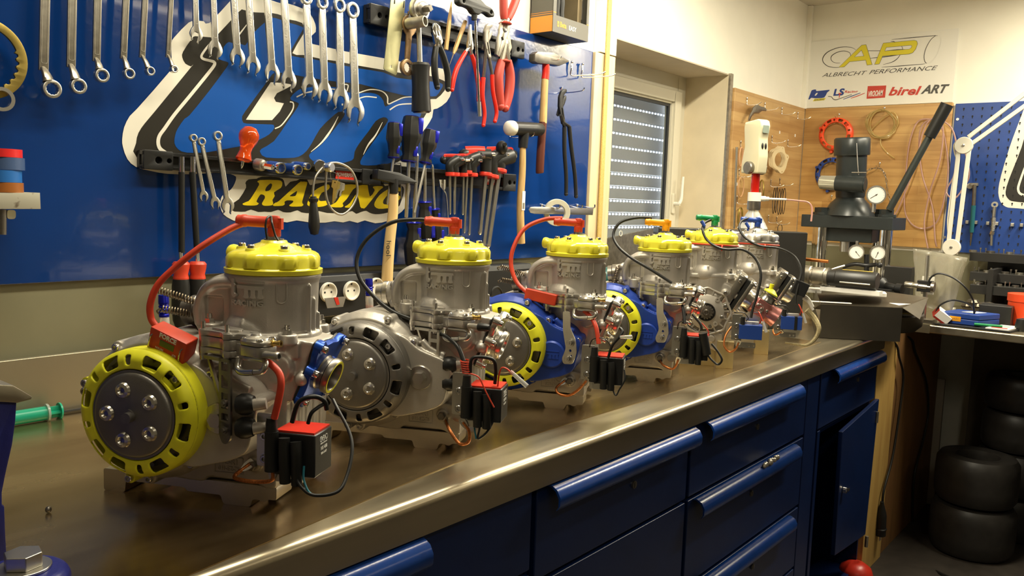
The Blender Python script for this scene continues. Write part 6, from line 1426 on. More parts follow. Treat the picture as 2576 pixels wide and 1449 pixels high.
# ================================================================== BEHIND THE ENGINES
# socket strip with white outlets
e = wthing('socket_strip', tuple(pY(890, 780, 1.56)), 'long black power strip with round white outlets at the back of the bench', 'power strip')
m = MB(); m.bx(1.10, 2.02, 1.555, 1.611, 1.052, 1.135); m.plate([[(1.135, 1.555), (1.150, 1.560), (1.150, 1.611), (1.135, 1.611)]], 0, .92, basis((1.10, 0, 0), (0, 0, 1), (0, 1, 0), (-1, 0, 0)) @ Matrix.Translation((0, 0, -.92))); obj('strip_body', m, 'black_plastic', e, .003)
for u, v in ((824, 735), (882, 731), (944, 722)):
    c = pY(u, v, 1.554); r = .0235; m = MB()
    m.lathe([(r, 0), (r, .006), (r*.96, .0078), (r*.86, .0078), (r*.82, .006), (r*.78, .002), (0, .002)], c, (0, -1, 0), 36); o = obj('outlet', m, 'white_plastic', e)
    m = MB(); m.cyl(c+Vector((-.0095, .002, 0)), c+Vector((-.0095, -.0024, 0)), .0024, n=12); m.cyl(c+Vector((.0095, .002, 0)), c+Vector((.0095, -.0024, 0)), .0024, n=12); m.bx(c.x-.0012, c.x+.0012, c.y-.0045, c.y, c.z+.014, c.z+.0185); obj('pin_holes', m, 'dark_hole', o)
# opened cardboard box
mat('carton', (0.17, 0.13, 0.07), 0.8, noise=.1, nscale=20); mat('carton_in', (0.30, 0.28, 0.22), 0.7)
e = wthing('open_carton', (1.03, 1.42, .92), 'small opened dark cardboard box with raised flaps behind the first engine', 'box')
T = Matrix.Translation((1.075, 1.40, .9202)) @ Matrix.Rotation(R_(-15), 4, 'Z')
m = MB()
for q in ((-.05, -.047, -.04, .04), (.047, .05, -.04, .04), (-.05, .05, -.04, -.037), (-.05, .05, .037, .04)): m.bx(q[0], q[1], q[2], q[3], 0, .115, T)
m.bx(-.05, .05, -.04, .04, 0, .003, T); obj('carton_body', m, 'carton', e)
m = MB(); m.add([(-.05, -.04, .115), (.05, -.04, .115), (.045, -.075, .135), (-.045, -.075, .135), (-.05, -.041, .118), (.05, -.041, .118), (.045, -.076, .138), (-.045, -.076, .138)], [(0, 1, 2, 3), (7, 6, 5, 4), (0, 4, 5, 1), (1, 5, 6, 2), (2, 6, 7, 3), (3, 7, 4, 0)], T); m.add([(.05, -.04, .115), (.05, .04, .115), (.085, .035, .128), (.085, -.035, .128), (.05, -.04, .118), (.05, .04, .118), (.085, .035, .131), (.085, -.035, .131)], [(0, 1, 2, 3), (7, 6, 5, 4), (0, 4, 5, 1), (1, 5, 6, 2), (2, 6, 7, 3), (3, 7, 4, 0)], T); obj('flap', m, 'carton', e)
m = MB(); m.plate([round_poly([(-.052, .0), (.010, .0), (.030, .075), (.024, .085), (-.026, .092), (-.04, .075)], .004, 2)], 0, .002, Matrix.Translation((1.06, 1.435, 1.035)) @ Matrix.Rotation(R_(-12), 4, 'Z') @ Matrix.Rotation(R_(80), 4, 'X')); obj('lid_flap', m, 'carton_in', e)
m = MB(); a = pY(842, 748, 1.405); m.plate([[(-.028, 0), (-.020, -.022), (.022, -.022), (.030, 0)]], 0, .0015, Matrix.Translation(a) @ WALLF(0)); lb = obj('tuck_tab', m, 'pump_alloy', e); m = MB(); m.plate([[(-.004, .0), (.007, .0), (.012, -.016), (.004, -.017)]], .0016, .0024, Matrix.Translation(a) @ WALLF(0)); obj('red_seal', m, 'red_plastic', lb, 0, 0, 'small red seal')
# dropper bottles with blue anodised caps
def dropper(px, cap_px, lab, y, hbot):
    e = wthing('dropper_bottle', tuple(pY(px[0], px[1], y)), lab, 'bottle', 'little bottles with blue screw caps')
    a = pY(*px, y); a.z = ZB+.0002; b = pY(*cap_px, y); d = b-a; L = d.length
    m = MB(); m.lathe([(0, 0), (.0095, 0), (.010, .004), (.009, L-.055), (.0085, L-.040), (.006, L-.036), (0, L-.036)], a, d, 20); obj('clear_body', m, 'clear_plastic', e)
    m = MB(); m.lathe([(0, .004), (.0062, .004), (.0062, L-.06), (0, L-.06)], a, d, 16); obj('red_filling', m, 'amber', e)
    m = MB(); p = [(0, L-.038), (.0085, L-.038)]
    for k in range(4): p += [(.0088, L-.034+.005*k), (.0074, L-.0325+.005*k), (.0088, L-.031+.005*k)]
    p += [(.0090, L-.012), (.0085, L), (0, L)]; m.lathe(p, a, d, 20); obj('blue_cap', m, 'blue_cap', e)
dropper((420, 860), (411, 742), 'dropper bottle with ribbed blue cap behind the hour meter of the first engine', 1.36, 0)
dropper((936, 800), (928, 702), 'dropper bottle with ribbed blue cap in front of the white outlets', 1.44, 0)

e = wthing('grease_nipple_tool', (pY(968, 800, 1.42).x, 1.42, ZB), 'black ribbed rubber bellows behind the second engine', 'bellows')
m = MB(); pr_l = [(0, 0)]
for k in range(12): pr_l += [(.014, .004+.012*k), (.0115, .010+.012*k)]
m.lathe(pr_l+[(0, .15)], (pY(968, 800, 1.42).x, 1.42, ZB+.0002), (.06, 0, 1), 20); obj('bellows', m, 'black_rubber', e)
# black disc / rubber part and folded film behind the third engine
mat('film', (0.55, 0.58, 0.46), 0.15, trans=0.85, ior=1.1)
m = MB(); random.seed(5); a = pY(1245, 740, 1.47)
vs = [(0, 0, 0), (.16, -.02, 0), (.13, 0, .10), (.09, .01, .06), (.05, 0, .14), (.0, .01, .08), (.03, .03, .0), (.10, .03, .01)]
m.add([(a.x+v[0], a.y+v[1], ZB+.0005+v[2]) for v in vs], [(0, 1, 3), (0, 3, 5), (3, 4, 5), (1, 2, 3), (0, 6, 5), (1, 7, 2), (6, 7, 3), (6, 3, 5)]); o = thing('plastic_film', m, 'film', 'crumpled clear plastic film behind the clutch of the third engine', 'film', smooth=0)
md = o.modifiers.new('s', 'SOLIDIFY'); md.thickness = .0006
m = MB(); m.tube([pY(*q, 1.45) for q in [(1236, 745), (1240, 728), (1252, 722), (1262, 735), (1262, 748)]]+[pY(1262, 748, 1.45)*1+Vector((0, 0, -.10))], .0030, 8, 5); thing('loose_cable', m, 'black_rubber', 'loop of thin black cable behind the third engine', 'cable')
# green cordless drill lying behind the fourth engine
mat('teal_plastic', (0.008, 0.085, 0.085), 0.4)
e = wthing('power_drill', (2.33, 1.40, ZB), 'dark green power drill lying on the bench behind the fourth engine', 'drill')
c = Vector((2.33, 1.38, 1.115)); ax_ = Vector((.80, -.45, .10)).normalized()
m = MB(); m.lathe([(0, 0), (.030, .005), (.036, .03), (.037, .11), (.030, .15), (.024, .18), (0, .18)], c-ax_*.12, ax_, 24); m.tube([c-ax_*.04, c-ax_*.03+Vector((-.02, -.01, -.08)), c-ax_*.03+Vector((-.03, -.01, -.14))], .021, 12, 4, flat=.75); m.bx(-.05, .05, -.035, .035, 0, .055, Matrix.Translation((2.27, 1.385, ZB+.0003)) @ Matrix.Rotation(R_(-30), 4, 'Z')); obj('drill_body', m, 'teal_plastic', e, .003)
m = MB(); m.lathe([(0, 0), (.021, 0), (.021, .022), (.012, .035), (.008, .036), (0, .036)], c+ax_*.06, ax_, 20); obj('chuck', m, 'black_plastic', e)
# hand saw leaning in the window recess
e = wthing('hand_saw', tuple(pY(1600, 640, 1.66)), 'hand saw blade standing teeth up in front of the shuttered window', 'saw')
y = 1.60; m = MB(); top = [(1510, 587), (1668, 577)]; n = 44; pts = []
for k in range(n):
    t = k/n; u = 1516+(1652-1516)*t; v = 603-(603-574)*t; pts.append(wp(u, v, y)); pts.append(wp(u+1.2, v-3.0, y))
pts += [wp(1652, 574, y), wp(1652, 600, y), wp(1600, 690, y), wp(1516, 690, y)]; m.plate([pts], -.0006, .0006, WALLF(y)); obj('blade', m, 'old_steel', e)
m = MB(); c = pY(1561, 587, y-.002); m.ring([(.0085, 0), (.0105, 0), (.0105, .002), (.0085, .002)], c, (0, -1, 0), 20); obj('price_ring', m, 'white_plastic', e)
# big black box (cabinet / monitor) behind the last three engines
bc = [depth_pt(1657, 572, 2.92), depth_pt(2033, 584, 2.92)]
a, b = Vector((bc[0].x, bc[0].y, 0)), Vector((bc[1].x, bc[1].y, 0)); ex = (b-a).normalized(); ey = Vector((-ex.y, ex.x, 0)); Lb = (b-a).length; zt = bc[0].z
if ey.dot(Vector((.774, .625, 0))) < 0: ey = -ey
T = basis((a.x, a.y, 0), ex, ey, (0, 0, 1))
BOXZ = zt
mat('black_sheet', (0.022, 0.021, 0.019), 0.38, noise=.1, nscale=12)
m = MB(); m.bx(0, Lb, 0, .11, ZB+.0002, zt, T); bb = thing('black_case', m, 'black_sheet', 'large flat black case standing upright behind the last three engines', 'case', bevel=.004)

# ================================================================== CORNER BOARDS AND WALL ITEMS
m = MB(); a = pY(1850, 225, 1.6); m.bx(WX1+.027, 4.345, 1.598, 1.6195, 1.18, 1.868); thing('wooden_board', m, 'block_wood_x', 'butcher block wooden board on the window side wall near the corner', 'board', bevel=.002)
m = MB(); m.bx(4.348, 4.3695, .905, 1.598, 1.184, 1.868); thing('wooden_board', m, 'block_wood', 'butcher block wooden board on the end wall beneath the white sign', 'board', bevel=.002)
m = MB(); m.cyl(pY(1853, 370, 1.585), pY(1846, 575, 1.585), .006, n=14); thing('metal_rod', m, 'satin_chrome', 'thin upright steel rod at the left edge of the corner board', 'rod')
m = MB(); m.bx(4.34, 4.369, 1.598, 1.6195, 1.868, ZC-.002); struct('trim_5', m, 'wall_white')
EX = 4.347
def hook_end(u, v, lab, L=.06, wall='end'):
    m = MB()
    if wall == 'end':
        b = pX(u, v, EX); m.tube([b+Vector((-.001, 0, .012)), b+Vector((-.003, 0, -.004)), b+Vector((-.006, 0, -.014)), b+Vector((-L*.7, 0, -.014)), b+Vector((-L, 0, -.006))], .0018, 8, 4); m.ball(b+Vector((-.003, 0, .008)), .0045, (.5, 1, 1.5))
    else:
        b = pY(u, v, 1.597); m.tube([b+Vector((0, -.001, .012)), b+Vector((0, -.003, -.008)), b+Vector((0, -.008, -.022)), b+Vector((0, -L*.7, -.022)), b+Vector((0, -L, -.012))], .0018, 8, 4); m.ball(b+Vector((0, -.003, .008)), .0045, (1, .5, 1.7))
    return thing('wall_hook', m, 'chrome', lab, 'hook', 'hooks on the corner boards')
HK = [(1878, 252, 'top left chrome hook on the side board'), (1923, 265, 'second chrome hook of the top row on the side board'), (1966, 277, 'third chrome hook of the top row on the side board'), (2006, 289, 'top hook nearest the corner on the side board'), (1941, 348, 'chrome hook above the paper gaskets'), (1981, 358, 'empty chrome hook right of the paper gaskets'), (1862, 362, 'chrome hook at the left edge beside the steel rod'),
      (1858, 432, 'chrome hook left of the burette knob'), (1938, 458, 'hook left of the hanging rubber rings'), (1961, 455, 'hook carrying the black rubber rings'), (1853, 500, 'low chrome hook left of the flask'), (1932, 548, 'low left hook above the black case'), (1953, 552, 'low right hook above the black case')]
for u, v, l in HK: hook_end(u, v, l, .07, 'side')
for u, v, l in [(2111, 292, 'hook carrying the orange clutch ring'), (2101, 395, 'hook carrying the blue clutch ring'), (2225, 276, 'hook carrying the coil of clear hose'), (2213, 415, 'hook carrying the dark chain'), (2092, 497, 'low empty hook on the end board left of the press')]: hook_end(u, v, l)
# gaskets, rings hanging on the side board
def gasket(cx, cy, y, lab, k=0):
    T = Matrix.Translation(pY(cx, cy, y)) @ Matrix.Rotation(R_(-20), 4, 'Z') @ basis((0, 0, 0), (1, 0, 0), (0, 0, 1), (0, -1, 0)) @ Matrix.Rotation(R_(30), 4, 'Z'); s = 1.0
    out = round_poly([(-.040, .045), (-.015, .058), (.010, .050), (.040, .052), (.050, .040), (.044, .010), (.060, -.005), (.060, -.018), (.045, -.028), (.020, -.055), (-.01, -.068), (-.025, -.060), (-.035, -.035), (-.055, -.010), (-.055, .0), (-.048, .02)], .010, 3)
    m = MB(); m.plate([out, circ(0, 0, .036, 28), circ(.037, .041, .003, 10), circ(-.012, -.057, .0035, 10), circ(.050, -.012, .0035, 10)], 0, .0012, T); thing('paper_gasket', m, 'paper_tan', lab, 'gasket', 'paper gaskets on one hook')
mat('paper_tan', (0.55, 0.43, 0.24), 0.7)
for k, l in enumerate(['front tan paper cylinder gasket on the side board', 'second tan paper gasket just behind the front one', 'third tan paper gasket behind, nearest the board']): gasket(1962-5*k, 402-1*k, 1.535+.018*k, l)
def oring(cx, cy, y, rx, rz, r, m_, lab, tilt=0, name='rubber_ring', grp='thin rings hanging on the side board'):
    c = pY(cx, cy, y); m = MB(); m.tube([(c.x+rx*cos(R_(a)), c.y+tilt*cos(R_(a)), c.z+rz*sin(R_(a))) for a in range(0, 360, 24)], r, 6, 4, True); thing(name, m, m_, lab, 'ring', grp)
for k, (cx, cy, rx, l) in enumerate([(1947, 505, .036, 'large thin black rubber ring, leftmost in the cluster'), (1953, 503, .040, 'thin black rubber ring second in the cluster'), (1960, 508, .036, 'thin black rubber ring in the middle of the cluster'), (1966, 507, .038, 'thin black rubber ring second from the right in the cluster'), (1972, 506, .034, 'thin black rubber ring rightmost in the cluster')]): oring(cx, cy, 1.57-.008*k, rx, .062, .0016, 'black_rubber', l, .02)
oring(1908, 497, 1.585, .030, .045, .005, mat('tan_ring', (0.50, 0.28, 0.14), .5), 'flat tan gasket ring behind the burette', .0); oring(1915, 480, 1.58, .020, .050, .003, 'yellow_zinc', 'brownish metal ring hanging behind the red burette tube', .02); oring(1864, 470, 1.585, .030, .045, .0022, 'tan_ring', 'thin tan ring at the left edge of the side board')
oring(1862, 545, 1.585, .022, .040, .004, 'yellow_zinc', 'brown ring low at the left edge of the side board'); oring(1962, 575, 1.58, .030, .020, .0016, 'black_rubber', 'small black ring just above the black case'); oring(1864, 395, 1.585, .018, .042, .004, 'tan_ring', 'tan ring beside the steel rod')
e = wthing('dark_lever', tuple(pY(1900, 290, 1.57)), 'dark curved metal lever hanging on the top hooks of the side board', 'lever')
m = MB(); m.plate([[wp(u, v, 1.57) for u, v in ((1893, 270), (1903, 262), (1912, 268), (1922, 270), (1927, 276), (1925, 280), (1915, 279), (1908, 284), (1896, 284), (1889, 292), (1884, 304), (1881, 304), (1884, 290), (1890, 280))]], 0, .005, WALLF(1.57), .001); obj('lever_body', m, 'steel_dark', e)
for u, v in ((1961, 333), (2000, 341), (1853, 463), (1905, 534)):
    m = MB(); p = pY(u, v, 1.5975); m.bx(p.x-.006, p.x+.006, p.y-.0012, p.y, p.z-.007, p.z+.007); thing('price_sticker', m, 'white_print', {1961: 'little white sticker in the middle of the side board', 2000: 'little white sticker near the corner on the side board', 1853: 'little white sticker at the left edge of the side board', 1905: 'little white sticker low on the side board'}[u], 'sticker', 'small white stickers on the side board')
# digital burette on a flask standing on the black case
fb = depth_pt(1893, 566, 3.0); fb.z = BOXZ; fd = 3.0
def bp(u, v, d=2.99): return depth_pt(u, v, d)
e = wthing('bottle_burette', (fb.x, fb.y, BOXZ), 'beige digital burette with red tube and grey knobs on a glass flask', 'burette')
mat('beige_plastic', (0.52, 0.48, 0.33), 0.45)
c0 = bp(1893, 568)
zf0, zf1 = BOXZ+.0005, bp(1893, 528).z
m = MB(); x_, y_ = c0.x, c0.y; m.lathe([(0, 0), (.050, 0), (.054, .006), (.034, (zf1-zf0)*.6), (.018, (zf1-zf0)*.95), (.018, zf1-zf0), (0, zf1-zf0)], (x_, y_, zf0), n=32); obj('glass_flask', m, 'clear_plastic', e)
def zz(v): return bp(1893, v).z
m = MB(); m.lathe([(.0225, 0), (.0235, .004), (.0235, zz(506)-zz(528)), (0, zz(506)-zz(528))], (x_, y_, zz(528)), n=28); obj('screw_collar', m, 'steel_dark', e)
m = MB(); m.cyl((x_, y_, zz(506)), (x_, y_, zz(484)), .0235, n=28); obj('white_joint', m, 'white_plastic', e)
rt = Vector((CR[0][0], CR[1][0], 0)).normalized()
m = MB(); P = [Vector((x_, y_, zz(499)))+rt*.02, Vector((x_, y_, zz(499)))+rt*.040]; m.cyl(P[0], P[1], .0095, n=16); m.cyl(P[1], P[1]+rt*.012, .0075, n=16); m.cyl(P[1]+rt*.012, P[1]+rt*.075, .004, n=12); obj('outlet_nozzle', m, 'white_plastic', e)
m = MB(); q = P[1]+rt*.07; m.tube([q, q+rt*.05+Vector((0, 0, -.003)), q+rt*.085+Vector((0, 0, -.008)), q+rt*.10+Vector((0, 0, -.03)), q+rt*.10+Vector((0, 0, -.075))], .0032, 8, 5); obj('thin_hose', m, mat('pink_hose', (0.70, 0.40, 0.34), 0.25, trans=.4), e)
m = MB(); m.cyl((x_, y_, zz(484)), (x_, y_, zz(435)), .0150, n=24); obj('red_tube', m, mat('red_fluid', (0.35, 0.01, 0.005), .15), e)
cvw = Vector((-CR[0][2]*-1, 0, 0))
toC = Vector((CC[0]-x_, CC[1]-y_, 0)).normalized(); sd = Vector((-toC.y, toC.x, 0))   # sd: to the left in the view? 
if sd.dot(rt) > 0: sd = -sd
yaw = R_(38)
fN = (toC*cos(yaw)+rt*sin(yaw)).normalized(); fS = Vector((-fN.y, fN.x, 0)); fS = fS if fS.dot(rt) > 0 else -fS
zb0, zb1 = zz(436), zz(303); H_ = zb1-zb0
T = basis((x_, y_, zb0), fN, fS if fN.cross(fS).z > 0 else -fS, (0, 0, 1))
side = [(-.055, 0), (.030, -.002), (.034, H_*.3), (.028, H_*.65), (.036, H_*.86), (.030, H_*.97), (.016, H_), (-.050, H_*.955), (-.052, H_*.85), (-.044, H_*.5), (-.054, H_*.2)]
m = MB(); m.plate([round_poly(side, .006, 3)], -.022, .022, T @ basis((0, 0, 0), (1, 0, 0), (0, 0, 1), (0, -1, 0)), .005, 2); bd = obj('burette_housing', m, 'beige_plastic', e)
m = MB(); m.plate([rect(-.014, H_*.74, .014, H_*.88, .003)], 0, .002, T @ Matrix.Translation((.0335, 0, 0)) @ basis((0, 0, 0), (0, 1, 0), (0, 0, 1), (1, 0, 0))); obj('display', m, mat('lcd_grey', (0.20, 0.24, 0.20), .25), bd)
m = MB()
for s_ in (-.0075, .0075): m.ball((.0315, s_, H_*.50), .0085, (.4, .55, 1.35), 14, 8, T)
obj('button', m, 'black_plastic', bd)
for s_ in (-1, 1):
    m = MB(); kn = [(.023, 0)]
    m.lathe([(.021, 0), (.0225, .003), (.0225, .014), (.019, .017), (0, .017)], T @ Vector((-.006, s_*.022, .018)), T.to_3x3() @ Vector((0, s_, 0)), 24); obj('side_knob', m, 'steel_dark', bd)

# clutch rings hanging on the end board
for (cx, cy, m_, lab) in ((2100, 337, 'red_plastic', 'bright orange-red slotted clutch ring hanging on the end board'), (2090, 437, 'blue_plastic', 'dark blue slotted clutch ring hanging half behind the press')):
    if m_ == 'red_plastic': m_ = mat('orange_red', (0.80, 0.075, 0.02), .35)
    e = wthing('clutch_cover_ring', tuple(pX(cx, cy+44, EX-.03)), lab, 'ring', 'spare clutch rings on the end board')
    Tm = Matrix.Translation(pX(cx, cy, EX-.030)) @ Matrix.Rotation(R_(-90), 4, 'Z') @ Matrix.Translation((-KX, .078, -KZ))
    o = bpy.data.objects.new('ring', EM['ring']); COL.objects.link(o); o.material_slots[0].link = 'OBJECT'; o.material_slots[0].material = MATS[m_] if isinstance(m_, str) else m_
    o.parent = e; o.matrix_local = Matrix.Translation(-Vector(e.location)) @ Tm
# coiled hoses
mat('amber_hose', (0.66, 0.48, 0.18), 0.2, trans=.5); mat('rose_hose', (0.62, 0.40, 0.34), 0.2, trans=.45)
def hose(pts, r, m_, lab, x=None, cat='hose', nm='hose', grp=None, sub=6):
    m = MB(); m.tube([pX(u, v, (EX if x is None else x)-.012-.006*(k % 3)) for k, (u, v) in enumerate(pts)], r, 8, sub); return thing(nm, m, m_, lab, cat, grp)
P = []
random.seed(11)
for k in range(5):
    for a in range(0, 360, 40): P.append((2213+(36+random.uniform(-4, 4))*cos(R_(a+90))+k*2, 312+(34+random.uniform(-4, 4))*sin(-R_(a+90))))
P += [(2190, 330), (2213, 345), (2216, 365), (2232, 385), (2250, 398)]
hose(P, .0033, 'amber_hose', 'coil of clear amber hose hanging on the end board', sub=4)
L_ = [[(2345, 300), (2310, 305), (2290, 350), (2280, 420), (2275, 520), (2290, 560), (2320, 575), (2355, 560), (2375, 500), (2385, 420), (2372, 330), (2350, 298)],
      [(2350, 296), (2320, 315), (2312, 360), (2320, 440), (2345, 520), (2352, 600), (2356, 620)], [(2340, 300), (2322, 330), (2300, 420), (2262, 520), (2245, 545)],
      [(2352, 296), (2372, 320), (2365, 400), (2340, 480), (2325, 560), (2334, 625)], [(2355, 296), (2392, 320), (2406, 370), (2400, 440), (2380, 480), (2400, 500), (2425, 470), (2438, 440), (2430, 390), (2415, 350)]]
for k, l in enumerate(['longest loop of rose tinted hose hanging right of the press', 'rose tinted hose running down to the clear bag', 'rose tinted hose slanting behind the press lever', 'rose tinted hose crossing in front of the other loops', 'rose tinted hose looping over the blue pegboard']): hose(L_[k], .0036, 'rose_hose', l, EX-.01*k, grp='rose tinted hoses on one hook')
# dark chain
e = wthing('chain', tuple(pX(2240, 520, EX-.03)), 'dark metal chain hanging in an arc right of the pressure gauge', 'chain')
ch = catmull([pX(u, v, EX-.03) for u, v in [(2170, 440), (2190, 425), (2215, 425), (2228, 445), (2232, 480), (2240, 510), (2242, 535)]], 7)
m = MB()
for k in range(0, len(ch)-1, 2):
    a_, b_ = ch[k], ch[min(k+2, len(ch)-1)]; d = b_-a_; u_ = d.cross(Vector((1, 0, 0))).normalized() if k % 4 else Vector((-1, 0, 0)); c_ = (a_+b_)/2; d = d.normalized()
    m.tube([c_+d*.010*cos(R_(t))+u_*.004*sin(R_(t)) for t in range(0, 360, 60)], .0012, 6, 2, True)
obj('links', m, 'steel_dark', e)

# ================================================================== SIGN
cS = lambda P: [(2010+x/5.991, 50+y/5.991) for x, y in P]
SX = 4.366
def sl(P, sm=1): return [ep(u, v, SX) for u, v in (smooth2(cS(P), sm) if sm > 1 else cS(P))]
mat('sign_white', (0.80, 0.78, 0.70), 0.45); mat('sign_grey', (0.08, 0.075, 0.065), .5); mat('sign_yellow', (0.72, 0.62, 0.03), .45); mat('sign_blue', (0.02, 0.05, 0.25), .45); mat('sign_red', (0.55, 0.05, 0.03), .45)
sg = wthing('company_sign', (SX, 1.26, 1.871), 'large white sign with yellow AP lettering and a row of racing logos', 'sign')
TS = ENDF(SX)
m = MB(); m.plate([[(-1.600, 1.872), (-.911, 1.872), (-.911, 2.209), (-1.600, 2.209)]], -.001, .003, TS); obj('sign_board', m, 'sign_white', sg, 0, 0)
def sstroke(mb, P, a, b, c=None, z=.0032):
    P2 = cS(P); q = stroke(P2, a/6, b/6, None if c is None else c/6); mb.plate([[ep(u, v, SX) for u, v in q]], z, z+.0003, TS)
m = MB()
sstroke(m, [(860, 455), (800, 420), (690, 408), (560, 430), (430, 490), (365, 570), (370, 640), (440, 700), (540, 718), (620, 715)], 2, 7, 3)
sstroke(m, [(780, 540), (765, 495), (680, 470), (580, 490), (500, 540), (485, 590), (510, 630), (560, 650), (625, 650)], 3, 6, 2)
sstroke(m, [(1400, 298), (1700, 270), (2060, 238)], 2, 6, 4); sstroke(m, [(1385, 325), (1430, 328), (1470, 345)], 2, 5, 2); sstroke(m, [(1250, 715), (1500, 698), (1900, 665)], 2, 6, 3)
sstroke(m, [(2060, 240), (1990, 300), (1920, 420), (1888, 540), (1900, 630), (1945, 660), (2010, 620), (2080, 520), (2130, 380), (2140, 290), (2110, 245), (2060, 238)], 4, 6, 2)
sstroke(m, [(1040, 468), (1230, 468)], 4, 5); sstroke(m, [(1080, 580), (1200, 568), (1400, 545), (1530, 520)], 3, 7); sstroke(m, [(1280, 475), (1480, 455), (1600, 448)], 4, 10, 3); sstroke(m, [(1550, 400), (1562, 425), (1560, 445)], 4, 4)
sstroke(m, [(1530, 525), (1480, 590), (1400, 640), (1270, 675)], 3, 6, 2); sstroke(m, [(930, 450), (960, 470)], 4, 4)
obj('line_art', m, 'sign_grey', sg, 0, 0)
A_ = [(608, 715), (950, 385), (1012, 378), (1102, 672), (1030, 682), (1012, 605), (765, 630), (683, 708)]; A_h = [(835, 562), (945, 455), (985, 548)]
Pp = [(1147, 670), (1275, 355), (1740, 312), (1775, 322), (1788, 360), (1760, 440), (1715, 495), (1660, 515), (1262, 545), (1210, 665)]; P_h = [(1292, 474), (1318, 415), (1690, 382), (1708, 395), (1695, 425), (1665, 445)]
def grow(P, d):
    c = Vector((sum(p[0] for p in P)/len(P), sum(p[1] for p in P)/len(P))); out = []
    n = len(P); area = sum(P[i][0]*P[(i+1) % n][1]-P[(i+1) % n][0]*P[i][1] for i in range(n)); sg_ = 1 if area > 0 else -1
    for i in range(n):
        a = Vector(P[i-1]); b = Vector(P[i]); c_ = Vector(P[(i+1) % n]); d1 = (b-a).normalized(); d2 = (c_-b).normalized(); nn = (Vector((d1.y, -d1.x))+Vector((d2.y, -d2.x))); nn = nn/max(.35, nn.length_squared/2)*1.0 if nn.length > .01 else nn
        q = b+nn*d*sg_; out.append((q.x, q.y))
    return out
m = MB(); m.plate([sl(grow(A_, 5)), sl(grow(A_h, -4))], .0036, .0038, TS); m.plate([sl(grow(Pp, 5)), sl(grow(P_h, -4))], .0036, .0038, TS); obj('letter_outline', m, 'sign_grey', sg, 0, 0)
m = MB(); m.plate([sl(A_), sl(A_h)], .0039, .0041, TS); m.plate([sl(Pp), sl(P_h)], .0039, .0041, TS); obj('letters_ap', m, 'sign_yellow', sg, 0, 0)
def stext(body, x0, y0, x1, y1, hpx, mt, name, shear=.3, bold=0, z=.0036, mb=None):
    """baseline-centre line from (x0,y0) to (x1,y1) in sign crop pixels, letter height hpx"""
    a = Vector(sl([(x0, y0)])[0]); b = Vector(sl([(x1, y1)])[0]); d = (b-a); L = d.length; h0 = Vector(sl([(x0, y0-hpx/2)])[0])-Vector(sl([(x0, y0+hpx/2)])[0])
    t = MB(); t.text(body, 1, 0, .0001, None, shear=shear, bold=bold, align='CENTER'); xs = [v[0] for v in t.v]; ys = [v[1] for v in t.v]; w = max(xs)-min(xs); hh = max(ys)-min(ys); xm = (max(xs)+min(xs))/2; ym = (max(ys)+min(ys))/2
    dn = d.normalized(); c = (a+b)/2
    vs = [(c.x+dn.x*(v[0]-xm)*L/w+0*(v[1]-ym), c.y+dn.y*(v[0]-xm)*L/w+(v[1]-ym)*h0.length/hh, z+v[2]) for v in t.v]
    (mb or MB()).add
    q = mb or MB(); q.add(vs, t.f, TS)
    if mb is None: obj(name, q, mt, sg, 0, 0)
stext('ALBRECHT', 350, 835, 1030, 798, 58, 'sign_grey', 'company_name', .4); stext('PERFORMANCE', 1060, 790, 2095, 722, 62, 'sign_grey', 'company_name', .4)
m = MB(); m.plate([sl([(145, 1195), (180, 1100), (200, 1060), (262, 1050), (270, 1075), (462, 1055), (440, 1085), (425, 1100), (385, 1170), (300, 1180), (240, 1182), (190, 1175), (165, 1198)], 2)], .0036, .0038, TS); obj('logo_blue_shape', m, 'sign_blue', sg, 0, 0)
m = MB(); m.plate([sl([(238, 1140), (262, 1105), (290, 1100), (275, 1125), (255, 1145)])], .0039, .0040, TS); obj('logo_white_shape', m, 'sign_white', sg, 0, 0)
m = MB(); m.plate([sl([(212, 1228), (238, 1190), (408, 1178), (385, 1212)])], .0036, .0038, TS); obj('logo_yellow_bar', m, 'sign_yellow', sg, 0, 0)
stext('RACING', 232, 1210, 388, 1196, 26, 'sign_grey', 'logo_small_print', .3, .02, .0039)
stext('LS', 522, 1095, 690, 1085, 105, 'sign_blue', 'logo_letters_blue', .15, .04); stext('T', 595, 1140, 640, 1138, 70, 'sign_red', 'logo_letter_red', .15, .04, .0040); stext('Racing', 690, 1090, 890, 1085, 48, 'sign_red', 'logo_letters_red', .2, .02)
m = MB(); sstroke(m, [(440, 1155), (490, 1160), (520, 1195), (565, 1205), (640, 1180), (800, 1125)], 4, 6, 4); obj('logo_stripe', m, 'sign_grey', sg, 0, 0)
m = MB(); sstroke(m, [(670, 1198), (800, 1150), (930, 1102)], 4, 6, 4); obj('logo_stripe', m, 'sign_blue', sg, 0, 0)
m = MB(); sstroke(m, [(785, 1182), (880, 1150), (995, 1105)], 4, 6, 4); obj('logo_stripe', m, 'sign_red', sg, 0, 0)
m = MB(); m.plate([sl([(1022, 1190), (1040, 1000), (1318, 990), (1300, 1172)])], .0036, .0038, TS); obj('logo_red_panel', m, 'sign_red', sg, 0, 0)
stext('VROOAM', 1050, 1120, 1272, 1095, 85, 'sign_white', 'logo_white_letters', .3, .03, .0040); stext('LUBRICANTS', 1130, 1148, 1262, 1138, 16, 'sign_white', 'logo_white_letters', .2, 0, .0040)
stext('birel', 1355, 1080, 1850, 1065, 130, 'sign_red', 'logo_letters_red', .3, .03); stext('ART', 1840, 1052, 2270, 1036, 130, 'sign_grey', 'logo_letters_black', .4, .035)

